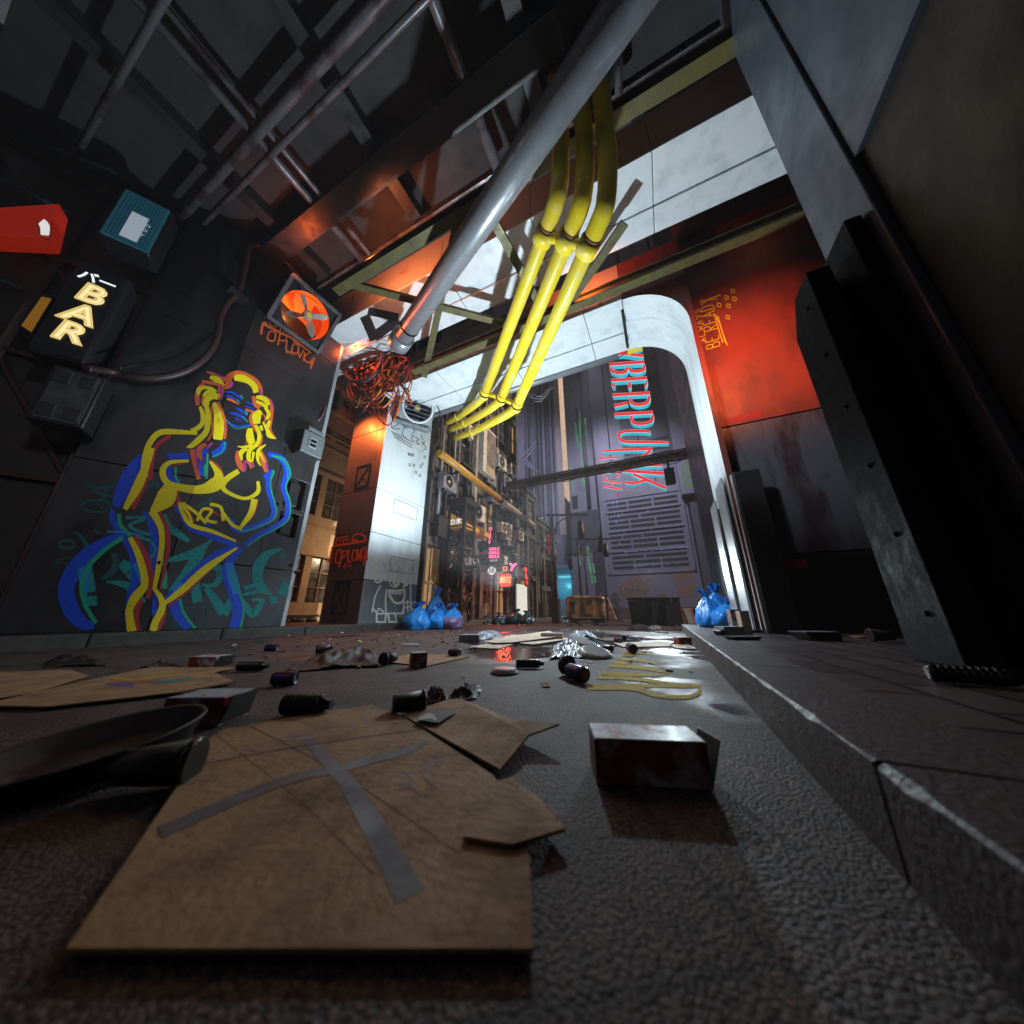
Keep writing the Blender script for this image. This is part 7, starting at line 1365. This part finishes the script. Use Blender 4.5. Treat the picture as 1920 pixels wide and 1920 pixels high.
# ================================================================ lights
def lamp(name, typ, loc, energy, col, size=.1, target=None, angle=120, blend=.6):
    l = bpy.data.lights.new(name, typ); l.energy = energy; l.color = col
    if typ == 'AREA': l.shape = 'DISK'; l.size = size
    else: l.shadow_soft_size = size
    if typ == 'SPOT': l.spot_size = R(angle); l.spot_blend = blend
    o = bpy.data.objects.new(name, l); C.objects.link(o); o.location = loc
    if target is not None: o.rotation_euler = (Vector(target)-Vector(loc)).to_track_quat('-Z', 'Y').to_euler()
    return o
COLD = (.78, .93, 1.0)
lamp('gate_floodlight', 'SPOT', (-3.2, 6.2, .9), 2050*LK, COLD, .12, (-3.3, 5.7, 6.8), 152, .45)
lamp('gate_worklight', 'SPOT', (-2.3, 6.8, 3.4), 760*LK, COLD, .1, (-2.3, 6.3, 0), 130, .5)
lamp('kerb_worklight', 'SPOT', (-.25, 9.6, 1.5), 420*LK, COLD, .12, (-.6, 5.0, .2), 135, .7)
lamp('red_cable_lamp', 'POINT', tuple(bc+Vector((.25, -.8, .0))), 330*LK, (1., .13, .03), .1)
lamp('fan_lamp', 'POINT', tuple(fc-N_*.25-U_*.25-V_*.22), 17*LK, (1., .30, .03), .05)
lamp('red_beam_lamp', 'SPOT', (-4.3, 2.55, 7.0), 170*LK, (1., .25, .08), .1, (-4.0, 3.6, 7.9), 150, .8)
lamp('red_wall_lamp', 'SPOT', (1.6, 3.5, 4.9), 470*LK, (1., .21, .065), .1, (1.9, 5.75, 4.8), 84, 1.)
lamp('red_soffit_lamp', 'SPOT', (-.7, 4.75, 6.9), 130*LK, (1., .22, .08), .1, (-.5, 5.5, 7.4), 150, .8)
lamp('ceiling_red_lamp', 'SPOT', (-6.1, 2.3, 7.2), 60*LK, (1., .15, .04), .1, (-6.0, 2.2, 8.4), 130, .9)
lamp('shop_red_light', 'POINT', tuple(onX(946, 1100, XF+1.3)), 60*LK, (1., .08, .04), .1)
lamp('cyan_shop_light', 'POINT', tuple(onY(1055, 1095, 34.5)), 110*LK, (.2, .8, 1.), .2)
lamp('plaza_violet_light', 'SPOT', (-2.5, 19.8, 19), 7000*LK, (.76, .74, 1.), .8, (-4, 31, 9), 100, .8)
lamp('tower_violet_fill', 'SPOT', (-13, 21, 24), 12000*LK, (.70, .70, 1.), .8, (-22, 41, 18), 90, .8)  # second violet spot, added to lighten the ribbed tower
lamp('red_column_fill', 'SPOT', (-8.25, 5.05, 6.45), 800*LK, (1., .17, .03), .08, (-7.7, 5.83, 5.0), 120, 1.)  # added unseen spot for the orange glow on the column's near side
lamp('alcove_fill', 'SPOT', (-1.2, 1.6, 4.6), 650*LK, (.8, .9, 1.), .2, (2.2, 5.75, 3.4), 46, 1.)  # no fixture here; spot added to lift the stained panel
lamp('beige_wall_fill', 'POINT', (-9.2, 8.35, 2.6), 150*LK, (1., .72, .42), .15)  # unseen warm light added to brighten the beige wall
lamp('graffiti_fill', 'SPOT', (.9, -1.2, 5.2), 480*LK, (.90, .94, 1.), .4, (-7, 2.7, 2.0), 72, .9)  # fill put in behind the camera to brighten the mural
lamp('street_fill', 'AREA', (-3.2, -2.4, 5.4), 10*LK*.7, (1., .86, .86), 2.0, (-2.6, 3.6, 0))
sun = bpy.data.lights.new('sun', 'SUN'); sun.energy = 5.0; sun.angle = R(.5); sun.color = (1., .80, .60)
so = bpy.data.objects.new('sun', sun); C.objects.link(so); so.location = (30, 10, 30)
sv = Vector((math.sin(SUN_AZ)*math.cos(SUN_EL), math.cos(SUN_AZ)*math.cos(SUN_EL), math.sin(SUN_EL))); so.rotation_euler = (-sv).to_track_quat('-Z', 'Y').to_euler()

# ---------------- air
if HAZE:
    hm = bpy.data.materials.new('city_haze'); hm.use_nodes = True; nt = hm.node_tree; nt.nodes.remove(nt.nodes['Principled BSDF']); pv = nd(nt, 'ShaderNodeVolumePrincipled'); pv.inputs['Color'].default_value = (.8, .8, .85, 1); pv.inputs['Density'].default_value = HAZE; nt.links.new(pv.outputs[0], nt.nodes['Material Output'].inputs['Volume'])
    o = MB().box(-98, 98, -48, 128, -1, 64).build('haze', hm); o['kind'] = 'stuff'; tag(o, 'thin violet grey city haze filling the passage and the whole plaza', 'haze')
